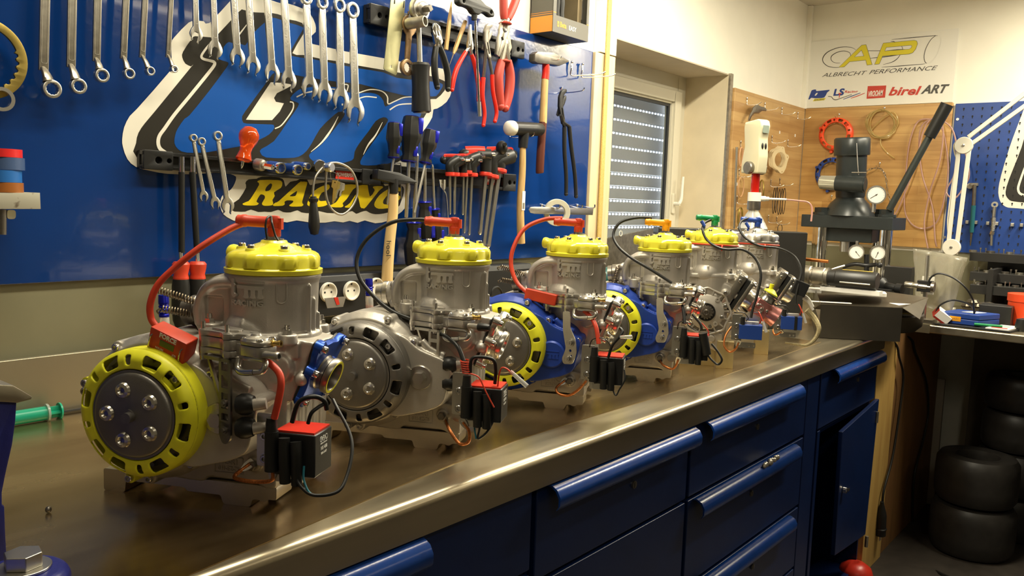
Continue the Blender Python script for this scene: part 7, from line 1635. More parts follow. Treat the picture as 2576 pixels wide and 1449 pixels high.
# ================================================================== PRESS
mat('press_black', (0.025, 0.03, 0.03), 0.32, noise=.1, nscale=20)
PXx = 3.78
def px_(u, v, x=PXx): return pX(u, v, x)
pr = wthing('hydraulic_press', (3.85, 1.16, .918), 'black hydraulic bottle press with four chrome columns and a long slanted lever', 'press')
pl, prr = px_(2020, 545), px_(2248, 562); zt_ = (px_(2130, 537).z); ZP = 1.325
m = MB(); m.bx(PXx-.02, PXx+.20, prr.y, pl.y, ZP-.055, ZP); obj('top_plate', m, 'press_black', pr, .003)
m = MB(); m.bx(PXx+.02, PXx+.16, prr.y+.09, pl.y-.06, ZP-.115, ZP-.055); m.cyl((PXx+.09, 1.17, ZP-.115), (PXx+.09, 1.17, ZP-.15), .032, n=28); obj('cross_head', m, 'press_black', pr, .003)
m = MB(); m.cyl((PXx+.05, px_(2119, 580).y, ZP-.16), (PXx+.05, px_(2119, 580).y, ZP-.10), .022, n=24); obj('ram', m, 'satin_chrome', pr)
for (cx_, cy_) in ((PXx+.015, pl.y-.085), (PXx+.015, prr.y+.032), (PXx+.165, pl.y-.02), (PXx+.165, prr.y+.10)):
    m = MB(); m.cyl((cx_, cy_, .9182), (cx_, cy_, ZP-.0555), .028, n=28); obj('column', m, 'chrome', pr)
    m = MB(); m.cyl((cx_, cy_, ZP+.0002), (cx_, cy_, ZP+.012), .036, n=24); m.cyl((cx_, cy_, ZP+.012), (cx_, cy_, ZP+.034), .026, n=6); obj('column_nut', m, 'press_black', pr)
jc = (PXx+.075, px_(2125, 500).y)
m = MB(); m.lathe([(.11, 0), (.105, .015), (.082, .055), (.062, .075), (.058, .09), (0, .09)], (jc[0], jc[1], ZP+.0003), n=32); obj('jack_base', m, 'press_black', pr)
tp = px_(2143, 365); 
m = MB(); a_ = Vector((jc[0], jc[1]-.0, ZP+.085)); b_ = px_(2143, 385, PXx+.06); m.lathe([(.062, 0), (.064, .05), (.064, (b_-a_).length), (0, (b_-a_).length)], a_, b_-a_, 36); obj('jack_cylinder', m, 'press_black', pr)
m = MB(); d_ = (b_-a_).normalized(); m.lathe([(.074, 0), (.076, .004), (.076, .070), (.070, .078), (.066, .078), (.066, .060), (0, .060)], b_-d_*.010, d_, 36); obj('jack_collar', m, 'press_black', pr)
m = MB(); a_ = px_(2062, 458, PXx-.02); b_ = px_(2175, 465, PXx-.02); m.cyl(a_.lerp(b_, .38), b_, .034, .036, 24); m.cyl(b_, b_+(b_-a_).normalized()*.004, .028, n=24); tr = obj('work_lamp_body', m, 'press_black', pr)
m = MB(); m.lathe([(.024, 0), (.030, .006), (.032, (b_-a_).length*.39), (0, (b_-a_).length*.39)], a_, b_-a_, 24); obj('lamp_lens', m, mat('lens', (0.55, 0.53, 0.44), .1, .6), pr)
m = MB(); m.tube([px_(2155, 360, PXx-.02), px_(2157, 400, PXx-.02), px_(2160, 440, PXx-.02)], .002, 6, 3); m.cyl(px_(2143, 434, PXx-.03), px_(2180, 434, PXx-.03), .003, n=10); obj('release_rod', m, 'steel', pr)
a_, b_ = px_(2237, 528), px_(2383, 262); m = MB(); m.cyl(a_, a_.lerp(b_, .73), .0145, n=20); obj('lever', m, mat('lever_grey', (0.06, 0.07, 0.065), .35, .5), pr)
m = MB(); m.cyl(a_.lerp(b_, .70), b_, .0235, .0255, 24); obj('lever_grip', m, 'black_rubber', pr)
c_ = px_(2198, 490, PXx-.01)
m = MB(); m.lathe([(0, 0), (.036, 0), (.038, .004), (.038, .028), (.040, .030), (.040, .034), (.035, .034), (.035, .030), (0, .030)], c_+Vector((.03, 0, 0)), (-1, -.35, 0), 36); m.cyl(c_+Vector((.015, 0, -.036)), c_+Vector((.015, 0, -.075)), .009, n=16); pg = obj('pressure_gauge', m, 'satin_chrome', pr)
def dial(c, n_, r, parent, mdl='white_print', needle=140):
    n_ = Vector(n_).normalized(); xx = Vector((0, 0, 1)).cross(n_).normalized(); T = basis(tuple(c), xx, n_.cross(xx), n_)
    m = MB(); m.plate([circ(0, 0, r, 32)], 0, .0008, T); f = obj('dial_face', m, mdl, parent, 0, 0, 'white dial')
    m = MB()
    for k in range(20):
        a = R_(-50+280*k/19); m.plate([[(r*.82*cos(a)-.0004*sin(a), r*.82*sin(a)+.0004*cos(a)), (r*.94*cos(a)-.0004*sin(a), r*.94*sin(a)+.0004*cos(a)), (r*.94*cos(a)+.0004*sin(a), r*.94*sin(a)-.0004*cos(a)), (r*.82*cos(a)+.0004*sin(a), r*.82*sin(a)-.0004*cos(a))]], .0008, .0011, T)
    a = R_(needle); m.tube([T @ Vector((-.2*r*cos(a), -.2*r*sin(a), .0018)), T @ Vector((.8*r*cos(a), .8*r*sin(a), .0018))], r*.035, 6, 1); m.ball(T @ Vector((0, 0, .0016)), r*.10, (1, 1, 1), 10, 6); obj('pointer_and_marks', m, 'sign_grey', f, 0, 0)
dial(c_+Vector((.03, 0, 0))+Vector((-1, -.35, 0)).normalized()*.0305, (-1, -.35, 0), .034, pg, needle=215)
# dial gauges on a magnetic stand
dg = wthing('dial_gauge_stand', (3.45, 1.05, .918), 'stand with two round dial gauges in front of the press columns', 'gauge')
for (u, v) in ((2154, 634), (2208, 636)):
    c_ = pX(u, v, 3.42); nn = Vector((-1, -.25 if u < 2180 else -.45, 0)).normalized()
    m = MB(); m.lathe([(0, 0), (.027, 0), (.0285, .004), (.0285, .018), (.030, .020), (.030, .026), (.0265, .026), (.0265, .021), (0, .021)], c_-nn*.02, nn, 32); m.cyl(c_+Vector((0, 0, .028)), c_+Vector((0, 0, .044)), .005, n=12); g_ = obj('dial_gauge', m, 'old_steel', dg)
    dial(c_+nn*.0015, nn, .026, g_, needle=-50 if u < 2180 else 250)
m = MB(); q = pX(2180, 668, 3.44); m.tube([pX(2120, 672, 3.43), pX(2150, 664, 3.43), q, pX(2205, 665, 3.44)], .008, 10, 3); m.cyl(pX(2180, 640, 3.45), pX(2180, 690, 3.45), .010, n=14); m.ball(pX(2213, 667, 3.42), .011); m.cyl((q.x, q.y, .9182), (q.x, q.y, q.z), .007, n=12); m.bx(q.x-.03, q.x+.03, q.y-.03, q.y+.03, .9182, .955); obj('stand_arm', m, 'black_plastic', dg)
m = MB(); m.tube([pX(2060, 690, 3.40), pX(2092, 678, 3.40), pX(2125, 668, 3.42)], .0045, 8, 3); obj('slim_rod', m, 'satin_chrome', dg)

# ================================================================== SHEET METAL TRAY WITH HONING TOOL
mat('tray_dark', (0.030, 0.026, 0.020), 0.42, 0.2, noise=.15, nscale=12); mat('tray_grey', (0.13, 0.11, 0.08), 0.40, 0.7, noise=.15, nscale=8)
ty = wthing('sheet_metal_tray', (3.05, .95, .92), 'dark folded sheet metal tray standing on the far end of the workbench', 'tray')
A_, B_, C_, D_ = Vector((2.785, .925, 0)), Vector((2.925, .705, 0)), Vector((3.41, .735, 0)), Vector((3.40, 1.17, 0))
def wallq(p, q, z0, z1, t=.0015):
    d = (q-p); L = d.length; ex_ = d.normalized(); T = basis((p.x, p.y, 0), ex_, Vector((-ex_.y, ex_.x, 0)), (0, 0, 1)); m = MB(); m.bx(0, L, 0, t, z0, z1, T); return m
obj('front_wall', wallq(A_, B_, .9202, 1.034), 'tray_dark', ty)
obj('rear_wall', wallq(D_, A_+Vector((.03, .02, 0)), .9202, .99), 'tray_dark', ty)
m = MB(); m.add([(A_.x, A_.y, 1.034), (B_.x, B_.y, 1.034), (2.945, .655, 1.000), (C_.x, C_.y, 1.032), (D_.x, D_.y, 1.056), (3.05, 1.04, .985), (3.1, .85, .985)], [(0, 1, 6, 5), (1, 2, 3, 6), (0, 5, 4), (5, 6, 3, 4)]); o = obj('bent_cover_sheet', m, 'tray_grey', ty, 0, 0); md = o.modifiers.new('s', 'SOLIDIFY'); md.thickness = .0018
m = MB(); m.lathe([(.0, 0), (.15, 0), (.17, .02), (.175, .06), (.17, .065), (.165, .06), (.16, .03), (0, .01)], (3.22, .88, .9203), n=40); thing('round_drip_pan', m, 'tray_grey', 'shallow grey round drip pan half under the dark sheet metal tray', 'pan')
m = MB(); a_ = pZ(2290, 802, 1.032); m.plate([[(0, 0), (.08, -.03), (.055, .035)]], 0, .0012, Matrix.Translation((2.96, .725, 1.0365)) @ Matrix.Rotation(R_(10), 4, 'Z')); thing('paper_scrap', m, 'white_print', 'white torn paper corner sticking out over the tray edge', 'paper', smooth=0)
m = MB(); m.plate([rect(0, 0, .018, .13, .002)], 0, .002, Matrix.Translation((2.90, .86, 1.032)) @ Matrix.Rotation(R_(28), 4, 'Z')); thing('paper_scrap', m, 'white_print', 'pale folded paper strip lying along the front edge of the tray', 'paper', smooth=0)
m = MB(); m.bx(-.006, .006, -.16, .16, 0, .0035, Matrix.Translation((3.00, .83, 1.000)) @ Matrix.Rotation(R_(28), 4, 'Z')); thing('brass_strip', m, 'yellow_zinc', 'thin brass strip lying in the dark tray', 'strip')
hn = wthing('honing_tool', tuple(pX(2120, 690, 3.15)), 'horizontal black honing head with steel collars lying across the tray', 'tool')
hx = 3.13; def_p = lambda u, v: pX(u, v, hx)
a_, b_ = def_p(1985, 689), def_p(2208, 708); L = (b_-a_).length
m = MB(); m.lathe([(0, 0), (.036, 0), (.038, .004), (.038, L*.26), (.035, L*.27), (.031, L*.27), (.031, L*.29), (.035, L*.30), (.035, L*.42), (.032, L*.43), (.032, L*.44), (.036, L*.445), (.036, L*.47), (0, L*.47)], a_, b_-a_, 40); obj('steel_collar', m, 'old_steel', hn)
m = MB(); m.lathe([(0, L*.46), (.030, L*.46), (.030, L*.55), (.033, L*.56), (.033, L*.985), (.030, L), (0, L)], a_, b_-a_, 40); hb = obj('honing_head', m, 'black_sheet', hn)
d_ = (b_-a_).normalized(); up = Vector((0, 0, 1)); ft = d_.cross(up).normalized(); ft = ft if ft.x < 0 else -ft
for k, (o1, mt_) in enumerate(((up*.032+ft*.008, 'yellow_zinc'), (-up*.012+ft*.032, 'satin_chrome'))):
    c1 = a_+d_*L*.62+o1; c2 = a_+d_*L*.95+o1; m = MB(); m.tube([c1, c2], .003, 6, 1); obj('honing_stone', m, mt_, hb)
m = MB(); m.bx(-.02, .02, -.05, .16, -.050, -.0345, Matrix.Translation(a_.lerp(b_, .55)) @ Matrix.Rotation(math.atan2(d_.y, d_.x)-pi/2, 4, 'Z')); obj('paper_covered_rest', m, 'white_print', hn)
m = MB(); m.plate([round_poly([(-.18, -.04), (.16, -.05), (.17, .05), (.10, .07), (-.16, .05)], .01, 2)], 0, .012, Matrix.Translation((3.20, 1.00, 1.036)) @ Matrix.Rotation(R_(-65), 4, 'Z')); thing('paper_towel', m, 'white_print', 'folded white paper towel lying under the honing head', 'paper')
m = MB(); m.cyl(pX(1990, 648, 3.0), pX(2084, 658, 3.0), .0062, n=16); thing('copper_tube', m, mat('copper', (0.55, 0.20, 0.06), .3, .9), 'straight copper tube sticking out beside the farthest engine', 'tube')
m = MB(); m.cyl(pX(1960, 642, 2.99), pX(1991, 648, 3.0), .011, n=16); thing('tube_holder', m, 'black_plastic', 'black holder at the inner end of the copper tube', 'holder')
m = MB(); a_ = pX(2232, 715, 3.5); m.lathe([(0, 0), (.030, 0), (.034, .01), (.034, .035), (.018, .05), (.014, .09), (.020, .095), (.020, .12), (0, .12)], a_+Vector((.05, .06, -.01)), (-.3, -1, -.05), 28); m.bx(a_.x-.04, a_.x+.06, a_.y-.02, a_.y+.10, .9182, a_.z-.02)
thing('black_chuck', m, 'black_plastic', 'black cylindrical tool holder at the right end of the honing head', 'holder')
# height stand with micrometer
ms_ = wthing('measuring_stand', tuple(pX(2326, 735, 3.52)), 'upright steel column with micrometer drum clamped on it', 'stand')
q0, q1 = pX(2328, 740, 3.54), pX(2334, 642, 3.54); q0.z = .9184
m = MB(); m.cyl(q0, q1, .0072, n=16); m.cyl(q0+Vector((.018, 0, 0)), q1+Vector((.018, 0, 0)), .005, n=12); m.bx(q0.x-.03, q0.x+.05, q0.y-.04, q0.y+.04, .9182, .935); obj('column', m, 'satin_chrome', ms_)
m = MB(); a_, b_ = pX(2276, 715, 3.51), pX(2346, 724, 3.51); L = (b_-a_).length; m.lathe([(0, 0), (.011, 0), (.0125, .003), (.0125, L*.27), (.011, L*.28), (.012, L*.30), (.012, L*.48), (.009, L*.5), (.009, L*.8), (.006, L*.8), (.006, L), (0, L)], a_, b_-a_, 24); obj('micrometer', m, 'satin_chrome', ms_)
m = MB(); m.bx(-.012, .012, -.026, .030, -.022, .022, Matrix.Translation(pX(2329, 720, 3.52))); obj('clamp_block', m, 'black_plastic', ms_, .002); m = MB(); m.cyl(pX(2343, 722, 3.50), pX(2351, 723, 3.50), .020, n=24); obj('knurled_knob', m, 'steel_dark', ms_)
m = MB(); m.bx(-.004, .004, -.022, .022, -.035, .035, Matrix.Translation(pX(2334, 718, 3.56))); obj('white_scale', m, 'white_plastic', ms_)
# clear plastic bag hanging behind
mat('bag', (0.60, 0.56, 0.44), 0.22, trans=0.55, alpha=.75, noise=.1, nscale=10, bump=.6, bscale=14)
m = MB(); n = 12; vs = []; random.seed(2)
tl, tr_, bl, br = pX(2296, 625, 3.62), pX(2437, 648, 3.62), pX(2300, 760, 3.62), pX(2390, 790, 3.62)
for i in range(n+1):
    for j in range(n+1):
        s_, t_ = i/n, j/n; p = tl.lerp(tr_, s_).lerp(bl.lerp(br, s_), t_); p = p+Vector((.020*sin(5*s_+3*t_)+random.uniform(-.004, .004), 0, 0)); p.z = max(p.z, .925); vs.append(tuple(p))
m.add(vs, [(i*(n+1)+j, (i+1)*(n+1)+j, (i+1)*(n+1)+j+1, i*(n+1)+j+1) for i in range(n) for j in range(n)]); o = thing('plastic_bag', m, 'bag', 'cloudy transparent plastic bag standing behind the measuring stand', 'bag'); md = o.modifiers.new('s', 'SOLIDIFY'); md.thickness = .0006
m = MB(); m.bx(-.03, .03, -.055, .055, 0, .20, Matrix.Translation((3.80, px_(2262, 690, 3.80).y, .9182))); thing('black_box', m, 'black_sheet', 'upright black box between the press and the plastic bag', 'box', bevel=.003)
m = MB(); m.tube([pX(2336, 708, 3.5), pX(2345, 695, 3.5), pX(2365, 688, 3.5), pX(2400, 700, 3.5), pX(2430, 725, 3.5), pX(2448, 755, 3.53), pX(2450, 775, 3.56), Vector((3.60, pX(2455, 790, 3.6).y, .924))], .0034, 8, 6); thing('black_cable', m, 'black_rubber', 'black cable arching from the measuring stand down to the blue case', 'cable')
m = MB(); m.tube([pX(2352, 790, 3.55), pX(2365, 768, 3.55), pX(2395, 755, 3.55), pX(2430, 762, 3.58), pX(2450, 778, 3.62), Vector((3.66, pX(2462, 790, 3.66).y, .924))], .0034, 8, 6); thing('black_cable', m, 'black_rubber', 'second black cable bending low behind the small white carton', 'cable')

# ================================================================== PEGBOARD WALL AND LAMP
e = wthing('pegboard', (4.35, .2, 1.175), 'dark blue perforated metal tool board on the end wall at the right edge', 'board')
m = MB(); m.bx(4.352, 4.3695, -.9, .895, 1.172, 1.862); obj('panel', m, mat('peg_blue', (0.010, 0.045, 0.22), .4, noise=.08, nscale=20), e, .002)
m = MB(); a0 = pX(2424, 275, 4.352)
for c in range(14):
    for r in range(18):
        y_, z_ = .858-.0385*c, 1.838-.036*r
        m.cyl((4.3518, y_, z_), (4.3505, y_, z_), .0038, n=8)
        m.bx(4.3508, 4.3518, y_-.0016, y_+.0016, z_-.010, z_)
o = obj('keyhole_slots', m, 'dark_hole', e, 0, 0); 
m = MB()
for u, v in ((2409, 300), (2376, 597)): p = pX(u, v, 4.3515); m.lathe([(.007, 0), (.006, .002), (0, .002)], p, (-1, 0, 0), 16)
objs('screw_head', m, 'satin_chrome', e)
st = wthing('round_logo_sticker', tuple(pX(2560, 420, 4.351)), 'white and black curved sticker edge cut off at the right side of the pegboard', 'sticker')
cP = lambda P: [ep(u, v, 4.3515) for u, v in smooth2(P, 4)]
TP = ENDF(4.3515)
m = MB(); m.plate([cP([(2700, 150), (2640, 180), (2590, 240), (2570, 290), (2540, 370), (2514, 460), (2514, 500), (2530, 520), (2560, 524), (2620, 530), (2700, 540)])], 0, .0003, TP); obj('sticker_white', m, 'vinyl_white', st, 0, 0)
m = MB(); m.plate([cP([(2700, 190), (2640, 220), (2600, 270), (2570, 370), (2532, 470), (2536, 500), (2560, 508), (2620, 512), (2700, 515)])], .0004, .0006, TP); obj('sticker_black', m, 'vinyl_black', st, 0, 0)
m = MB(); m.plate([[ep(u, v, 4.3515) for u, v in stroke([(2640, 300), (2600, 370), (2568, 450), (2562, 480), (2580, 492), (2640, 498)], 2, 3, 3)]], .0007, .0009, TP); obj('sticker_highlight', m, 'vinyl_white', st, 0, 0)
# tools on the pegboard
def pegtool(lab, parts, xx=4.33, cat='tool', nm='hand_tool', grp='tools hanging on the pegboard'):
    e = wthing(nm, tuple(pX(*parts[0][1], xx)), lab, cat, grp)
    for (n_, a, b, r0, r1, m_) in parts: mb = MB(); mb.cyl(pX(*a, xx), pX(*b, xx), r0, r1, 18); obj(n_, mb, m_, e)
    return e
mat('teal_anod', (0.05, 0.25, 0.30), .25, .6)
pegtool('turquoise handled slim pneumatic tool hanging on the pegboard', [('grey_body', (2452, 465), (2449, 520), .0085, .0085, 'steel_dark'), ('turquoise_handle', (2449, 517), (2444, 585), .0105, .0095, 'teal_anod'), ('tip', (2444, 585), (2441, 618), .006, .003, 'steel_dark')])
e = wthing('coil_handle_tool', tuple(pX(2493, 620, 4.33)), 'silver tool with ribbed grip and ring end hanging on the pegboard', 'tool', 'tools hanging on the pegboard')
m = MB(); m.cyl(pX(2502, 520, 4.33), pX(2500, 545, 4.33), .008, n=14); p0_, p1_ = pX(2500, 545, 4.33), pX(2497, 582, 4.33); L = (p1_-p0_).length; pr2 = [(0, 0)]
for k in range(10): pr2 += [(.011, L*(k+.2)/10), (.008, L*(k+.8)/10)]
m.lathe(pr2+[(0, L)], p0_, p1_-p0_, 18); m.cyl(p1_, pX(2495, 590, 4.33), .010, n=6); m.cyl(pX(2495, 590, 4.33), pX(2494, 618, 4.33), .0065, .006, 14); obj('tool_body', m, 'satin_chrome', e)
m = MB(); m.ring([(.006, 0), (.014, 0), (.014, .008), (.006, .008)], pX(2503, 515, 4.335), (-1, 0, 0), 24); obj('ring_end', m, 'satin_chrome', e)
m = MB(); m.lathe([(0, 0), (.012, 0), (.0135, .003), (.0135, .012), (0, .014)], pX(2440, 468, 4.34), (-1, -.2, 0), 20); m.bx(4.325, 4.35, pX(2455, 464, 4.34).y-.01, pX(2440, 464, 4.34).y, pX(2450, 464, 4.34).z-.006, pX(2450, 464, 4.34).z+.006); thing('metal_fitting', m, 'old_steel', 'small round metal fitting screwed on the pegboard under the lamp arm', 'fitting')
for u, v, l in ((2445, 559, 'clip behind the turquoise tool'), (2497, 562, 'clip behind the silver ribbed tool'), (2559, 566, 'empty pair of clips at the right edge')):
    m = MB(); p = pX(u, v, 4.345)
    for s_ in (-1, 1): m.bx(p.x-.014, p.x+.006, p.y+s_*.018-.007, p.y+s_*.018+.007, p.z-.008, p.z+.008)
    e2 = wthing('spring_clip', tuple(p), l, 'clip', 'spring clips on the pegboard')
    for s_ in (-1, 1): m = MB(); m.bx(p.x-.014, p.x+.006, p.y+s_*.018-.007, p.y+s_*.018+.007, p.z-.008, p.z+.008); obj('clip_jaw', m, 'satin_chrome', e2, .002)
# articulated lamp
lp = wthing('balanced_arm_lamp', tuple(pX(2392, 640, 4.02)), 'white balanced-arm lamp with two round joints in front of the pegboard', 'lamp'); LX = 4.02
def lx(u, v, x=LX): return pX(u, v, x)
mat('lamp_white', (0.72, 0.69, 0.58), .4)
j1, j2 = lx(2394, 622), lx(2425, 366)
for c in (j1, j2):
    m = MB(); m.lathe([(0, 0), (.034, 0), (.036, .003), (.036, .018), (.034, .021), (0, .021)], c+Vector((.01, 0, 0)), (-1, 0, 0), 32); jd = obj('joint_disc', m, 'lamp_white', lp); m = MB(); m.lathe([(.006, 0), (.006, .003), (0, .004)], c-Vector((.011, 0, 0)), (-1, 0, 0), 14); obj('joint_screw', m, 'steel', jd)
def bar(p, q, w=.0085): 
    d = (q-p); ez = d.normalized(); ex_ = Vector((1, 0, 0)); ey_ = ez.cross(ex_).normalized(); ex_ = ey_.cross(ez); m = MB(); m.bx(-.006, .006, -w, w, 0, d.length, basis(tuple(p), ex_, ey_, ez)); obj('arm_bar', m, 'lamp_white', lp, .002)
bar(lx(2383, 640), lx(2412, 375)); bar(lx(2404, 640), lx(2438, 375))
up0, up1 = lx(2430, 350), lx(2600, 222); bar(lx(2436, 345), lx(2640, 188)); bar(lx(2444, 362), lx(2640, 222))
q = lx(2394, 640); m = MB(); m.cyl((q.x, q.y, .9182), (q.x, q.y, q.z+.02), .010, n=14); m.bx(q.x-.03, q.x+.03, q.y-.03, q.y+.03, .9182, .94); obj('bench_clamp', m, 'lamp_white', lp)
m = MB(); m.tube([lx(2425, 350), lx(2412, 352), lx(2400, 365), lx(2402, 385), lx(2408, 410), lx(2398, 450), lx(2388, 520), lx(2384, 560), lx(2386, 595)], .0035, 8, 5); obj('lamp_cable', m, 'lamp_white', lp)

# black stepped rack with small dies and bits
rk = wthing('stepped_tool_rack', tuple(pX(2500, 780, 4.05)), 'black stepped metal rack full of small bits under the pegboard', 'rack')
for (v, x, h) in ((640, 4.20, .04), (690, 4.10, .035), (722, 4.02, .035)):
    p = pX(2480, v, x); m = MB(); m.bx(x, 4.34, -.9, pX(2440, v, x).y, p.z-.012, p.z+.006); m.bx(x-.003, x, -.9, pX(2440, v, x).y, p.z-.032, p.z+.006); obj('rack_step', m, 'black_sheet', rk, .001)
m = MB(); m.bx(4.345, 4.35, -.9, .70, .918, 1.16); obj('rack_back', m, 'black_sheet', rk); m = MB(); m.bx(4.0, 4.345, .62, .64, .9185, 1.12); obj('rack_side', m, 'black_sheet', rk)
random.seed(21)
ORD = 'first second third fourth fifth sixth seventh eighth ninth'.split()
for row, (v, x) in enumerate(((634, 4.22), (684, 4.12), (716, 4.04))):
    for k in range(9):
        u = 2448+k*15+random.uniform(-4, 4); z0 = pX(2480, v+6, x).z+.0062; y_ = pX(u, v, x).y
        m = MB()
        if (k+row) % 3 == 0: r = random.uniform(.012, .018); m.lathe([(r*.5, 0), (r, 0), (r, .010), (r*.5, .010)], (x+.02, y_, z0), (0, 0, 1), 18)
        else: m.lathe([(.0022, 0), (.0026, .014), (.004, .015), (.004, .022), (0, .022)], (x+.02, y_, z0), n=10)
        thing('rack_bit', m, ['old_steel', 'steel_dark', 'old_steel', 'steel_dark', 'steel'][(k*2+row) % 5], '%s, %s from the left on the %s step of the black rack' % ('flat round metal die' if (k+row) % 3 == 0 else 'thin upright metal burr', ORD[k], ('top', 'middle', 'lowest')[row]), 'bit', 'metal bits on the %s step of the black rack' % ('top', 'middle', 'lowest')[row])
# things on the end bench
zB = .9182
def quadbox(pts, z0, z1, mb=None):
    mb = mb or MB(); n = len(pts); vs = [(p[0], p[1], z0) for p in pts]+[(p[0], p[1], z1) for p in pts]; mb.add(vs, [tuple(reversed(range(n))), tuple(range(n, 2*n))]+[(i, (i+1) % n, n+(i+1) % n, n+i) for i in range(n)]); return mb
q1_, q2_ = pZ(2368, 812, zB), pZ(2458, 828, zB); q1_ = Vector((3.555, pX(2366, 800, 3.555).y, 0)); q2_ = Vector((3.545, pX(2462, 812, 3.545).y, 0)); dd_ = Vector((.20, -.09, 0))
bc_ = wthing('blue_case', ((q1_.x+q2_.x)/2+.06, (q1_.y+q2_.y)/2, zB), 'flat blue plastic case with a yellow label lying on the end bench', 'case')
pts = [q1_, q2_, q2_+Vector((.13, -.05, 0)), q1_+Vector((.15, -.03, 0))]
obj('case_base', quadbox(pts, zB+.008, zB+.030), 'blue_plastic', bc_, .004); obj('case_lid', quadbox(pts, zB+.0305, zB+.052), 'blue_plastic', bc_, .004)
d_ = (q2_-q1_).normalized(); nrm = Vector((d_.y, -d_.x, 0)); nrm = nrm if nrm.x < 0 else -nrm
T = basis(tuple(q1_+d_*.02+nrm*.0006+Vector((0, 0, zB+.020))), d_, (0, 0, 1), d_.cross(Vector((0, 0, 1))))
m = MB(); m.bx(.012, .052, 0, .018, -.0008, .0008, T); lb = obj('yellow_label', m, 'orange_plastic', bc_, 0, 0, 'small yellow label'); m = MB(); m.text('Carbide Burrs', .0052, .0009, .0011, T @ Matrix.Translation((.032, .010, 0)), sx=1.0); m.bx(.014, .050, .0045, .0055, -.0010, .0010, T); obj('label_print', m, 'sign_grey', lb, 0, 0)
obj('top_label', quadbox([p*1 for p in (q1_.lerp(q2_, .35)+Vector((.05, -.015, 0)), q1_.lerp(q2_, .75)+Vector((.05, -.015, 0)), q1_.lerp(q2_, .75)+Vector((.11, -.04, 0)), q1_.lerp(q2_, .35)+Vector((.11, -.04, 0)))], zB+.0522, zB+.0526), 'white_plastic', bc_)
m = quadbox([Vector((3.51, pX(2350, 820, 3.51).y, 0)), Vector((3.51, pX(2540, 840, 3.51).y, 0)), Vector((3.68, pX(2540, 840, 3.51).y-.03, 0)), Vector((3.68, pX(2350, 820, 3.51).y-.04, 0))], zB+.0002, zB+.0075); thing('black_clipboard', m, 'black_plastic', 'thin black board lying under the blue case on the end bench', 'board', bevel=.001)
m = quadbox([Vector((3.515, pX(2478, 825, 3.51).y, 0)), Vector((3.515, pX(2536, 838, 3.51).y, 0)), Vector((3.66, pX(2536, 838, 3.51).y-.02, 0)), Vector((3.66, pX(2478, 825, 3.51).y-.03, 0))], zB+.0078, zB+.012); cc_ = thing('catalogue', m, 'white_print', 'white, green and red printed booklet in front of the blue case', 'booklet')
y0_, y1_ = pX(2482, 825, 3.51).y-.01, pX(2530, 838, 3.51).y
for k, (xa, xb, mt_) in enumerate(((3.53, 3.56, 'sign_red'), (3.575, 3.64, 'green_pale'))):
    if mt_ == 'green_pale': mat('green_pale', (0.30, 0.50, 0.36), .5)
    m = MB(); m.bx(xa, xb, y1_, y0_, zB+.0121, zB+.0123); o = _obj('printed_band', m, mt_, cc_, 0, 0); o.location = -Vector(cc_.location)
p = Vector((3.56, pX(2362, 795, 3.56).y, 0)); mat('carton_red', (0.28, 0.02, 0.01), .5)
wc = wthing('small_carton', (p.x, p.y, zB), 'small white topped carton tilted against the blue case', 'box')
T = Matrix.Translation((3.56, pX(2372, 795, 3.56).y+.004, zB+.034)) @ Matrix.Rotation(R_(38), 4, 'X') @ Matrix.Rotation(R_(20), 4, 'Z')
m = MB(); m.bx(-.030, .030, -.028, .028, -.018, .018, T); obj('carton_body', m, 'carton_red', wc, .001); m = MB(); m.bx(-.0295, .0295, -.0275, .0275, .0181, .0186, T); m.bx(-.0302, -.0301, -.0275, .0275, -.010, .0175, T); obj('white_label', m, 'white_print', wc, 0, 0)
rd = wthing('orange_tin', tuple(pX(2560, 800, 3.95)), 'bright orange-red round tub on the end bench at the right edge', 'tub'); c_ = pX(2583, 780, 3.84)
m = MB(); m.lathe([(0, 0), (.072, 0), (.075, .01), (.075, pX(2560, 742, 3.78).z-zB-.03), (0, pX(2560, 742, 3.78).z-zB-.03)], (c_.x+.02, c_.y-.005, zB+.0002), n=40); obj('tub_body', m, 'orange_red', rd); m = MB(); h_ = pX(2560, 742, 3.78).z-zB; m.lathe([(0, h_-.029), (.079, h_-.029), (.079, h_), (0, h_)], (c_.x+.02, c_.y-.005, zB+.0002), n=40); obj('tub_lid', m, 'orange_red', rd)
m = MB(); a_ = pX(2500, 790, 3.75); m.bx(3.74, 3.84, pX(2545, 790, 3.75).y, pX(2462, 790, 3.75).y, zB, pX(2500, 768, 3.75).z); thing('black_box', m, 'black_sheet', 'low black box behind the blue case', 'box', bevel=.003)
m = MB(); random.seed(9); a_ = pX(2468, 758, 3.9)
for k in range(5): m.ball((a_.x, a_.y-.03+.02*k, zB+.05+random.uniform(0, .02)), .03, (1.0, .9, .5), 7, 4)
m.bx(a_.x-.03, a_.x+.05, a_.y-.08, a_.y+.06, zB, zB+.045); thing('plastic_wrapped_parcel', m, 'tray_grey', 'grey crumpled plastic wrapped parcel behind the blue case', 'parcel', smooth=10)
m = MB(); a_ = pX(2573, 800, 3.62); m.lathe([(0, 0), (.022, 0), (.024, .02), (.020, .045), (0, .05)], (a_.x, a_.y, zB+.0002), n=20); thing('rubber_bung', m, 'black_rubber', 'small black rubber bung at the extreme right on the end bench', 'bung')
m = MB(); a_ = Vector((3.56, pX(2470, 826, 3.52).y, zB+.0165)); m.cyl(a_+Vector((-.02, .03, 0)), a_+Vector((.0, -.06, 0)), .0055, n=12); thing('marker_pen', m, 'green_plastic', 'dark green marker lying on the printed booklet', 'pen')
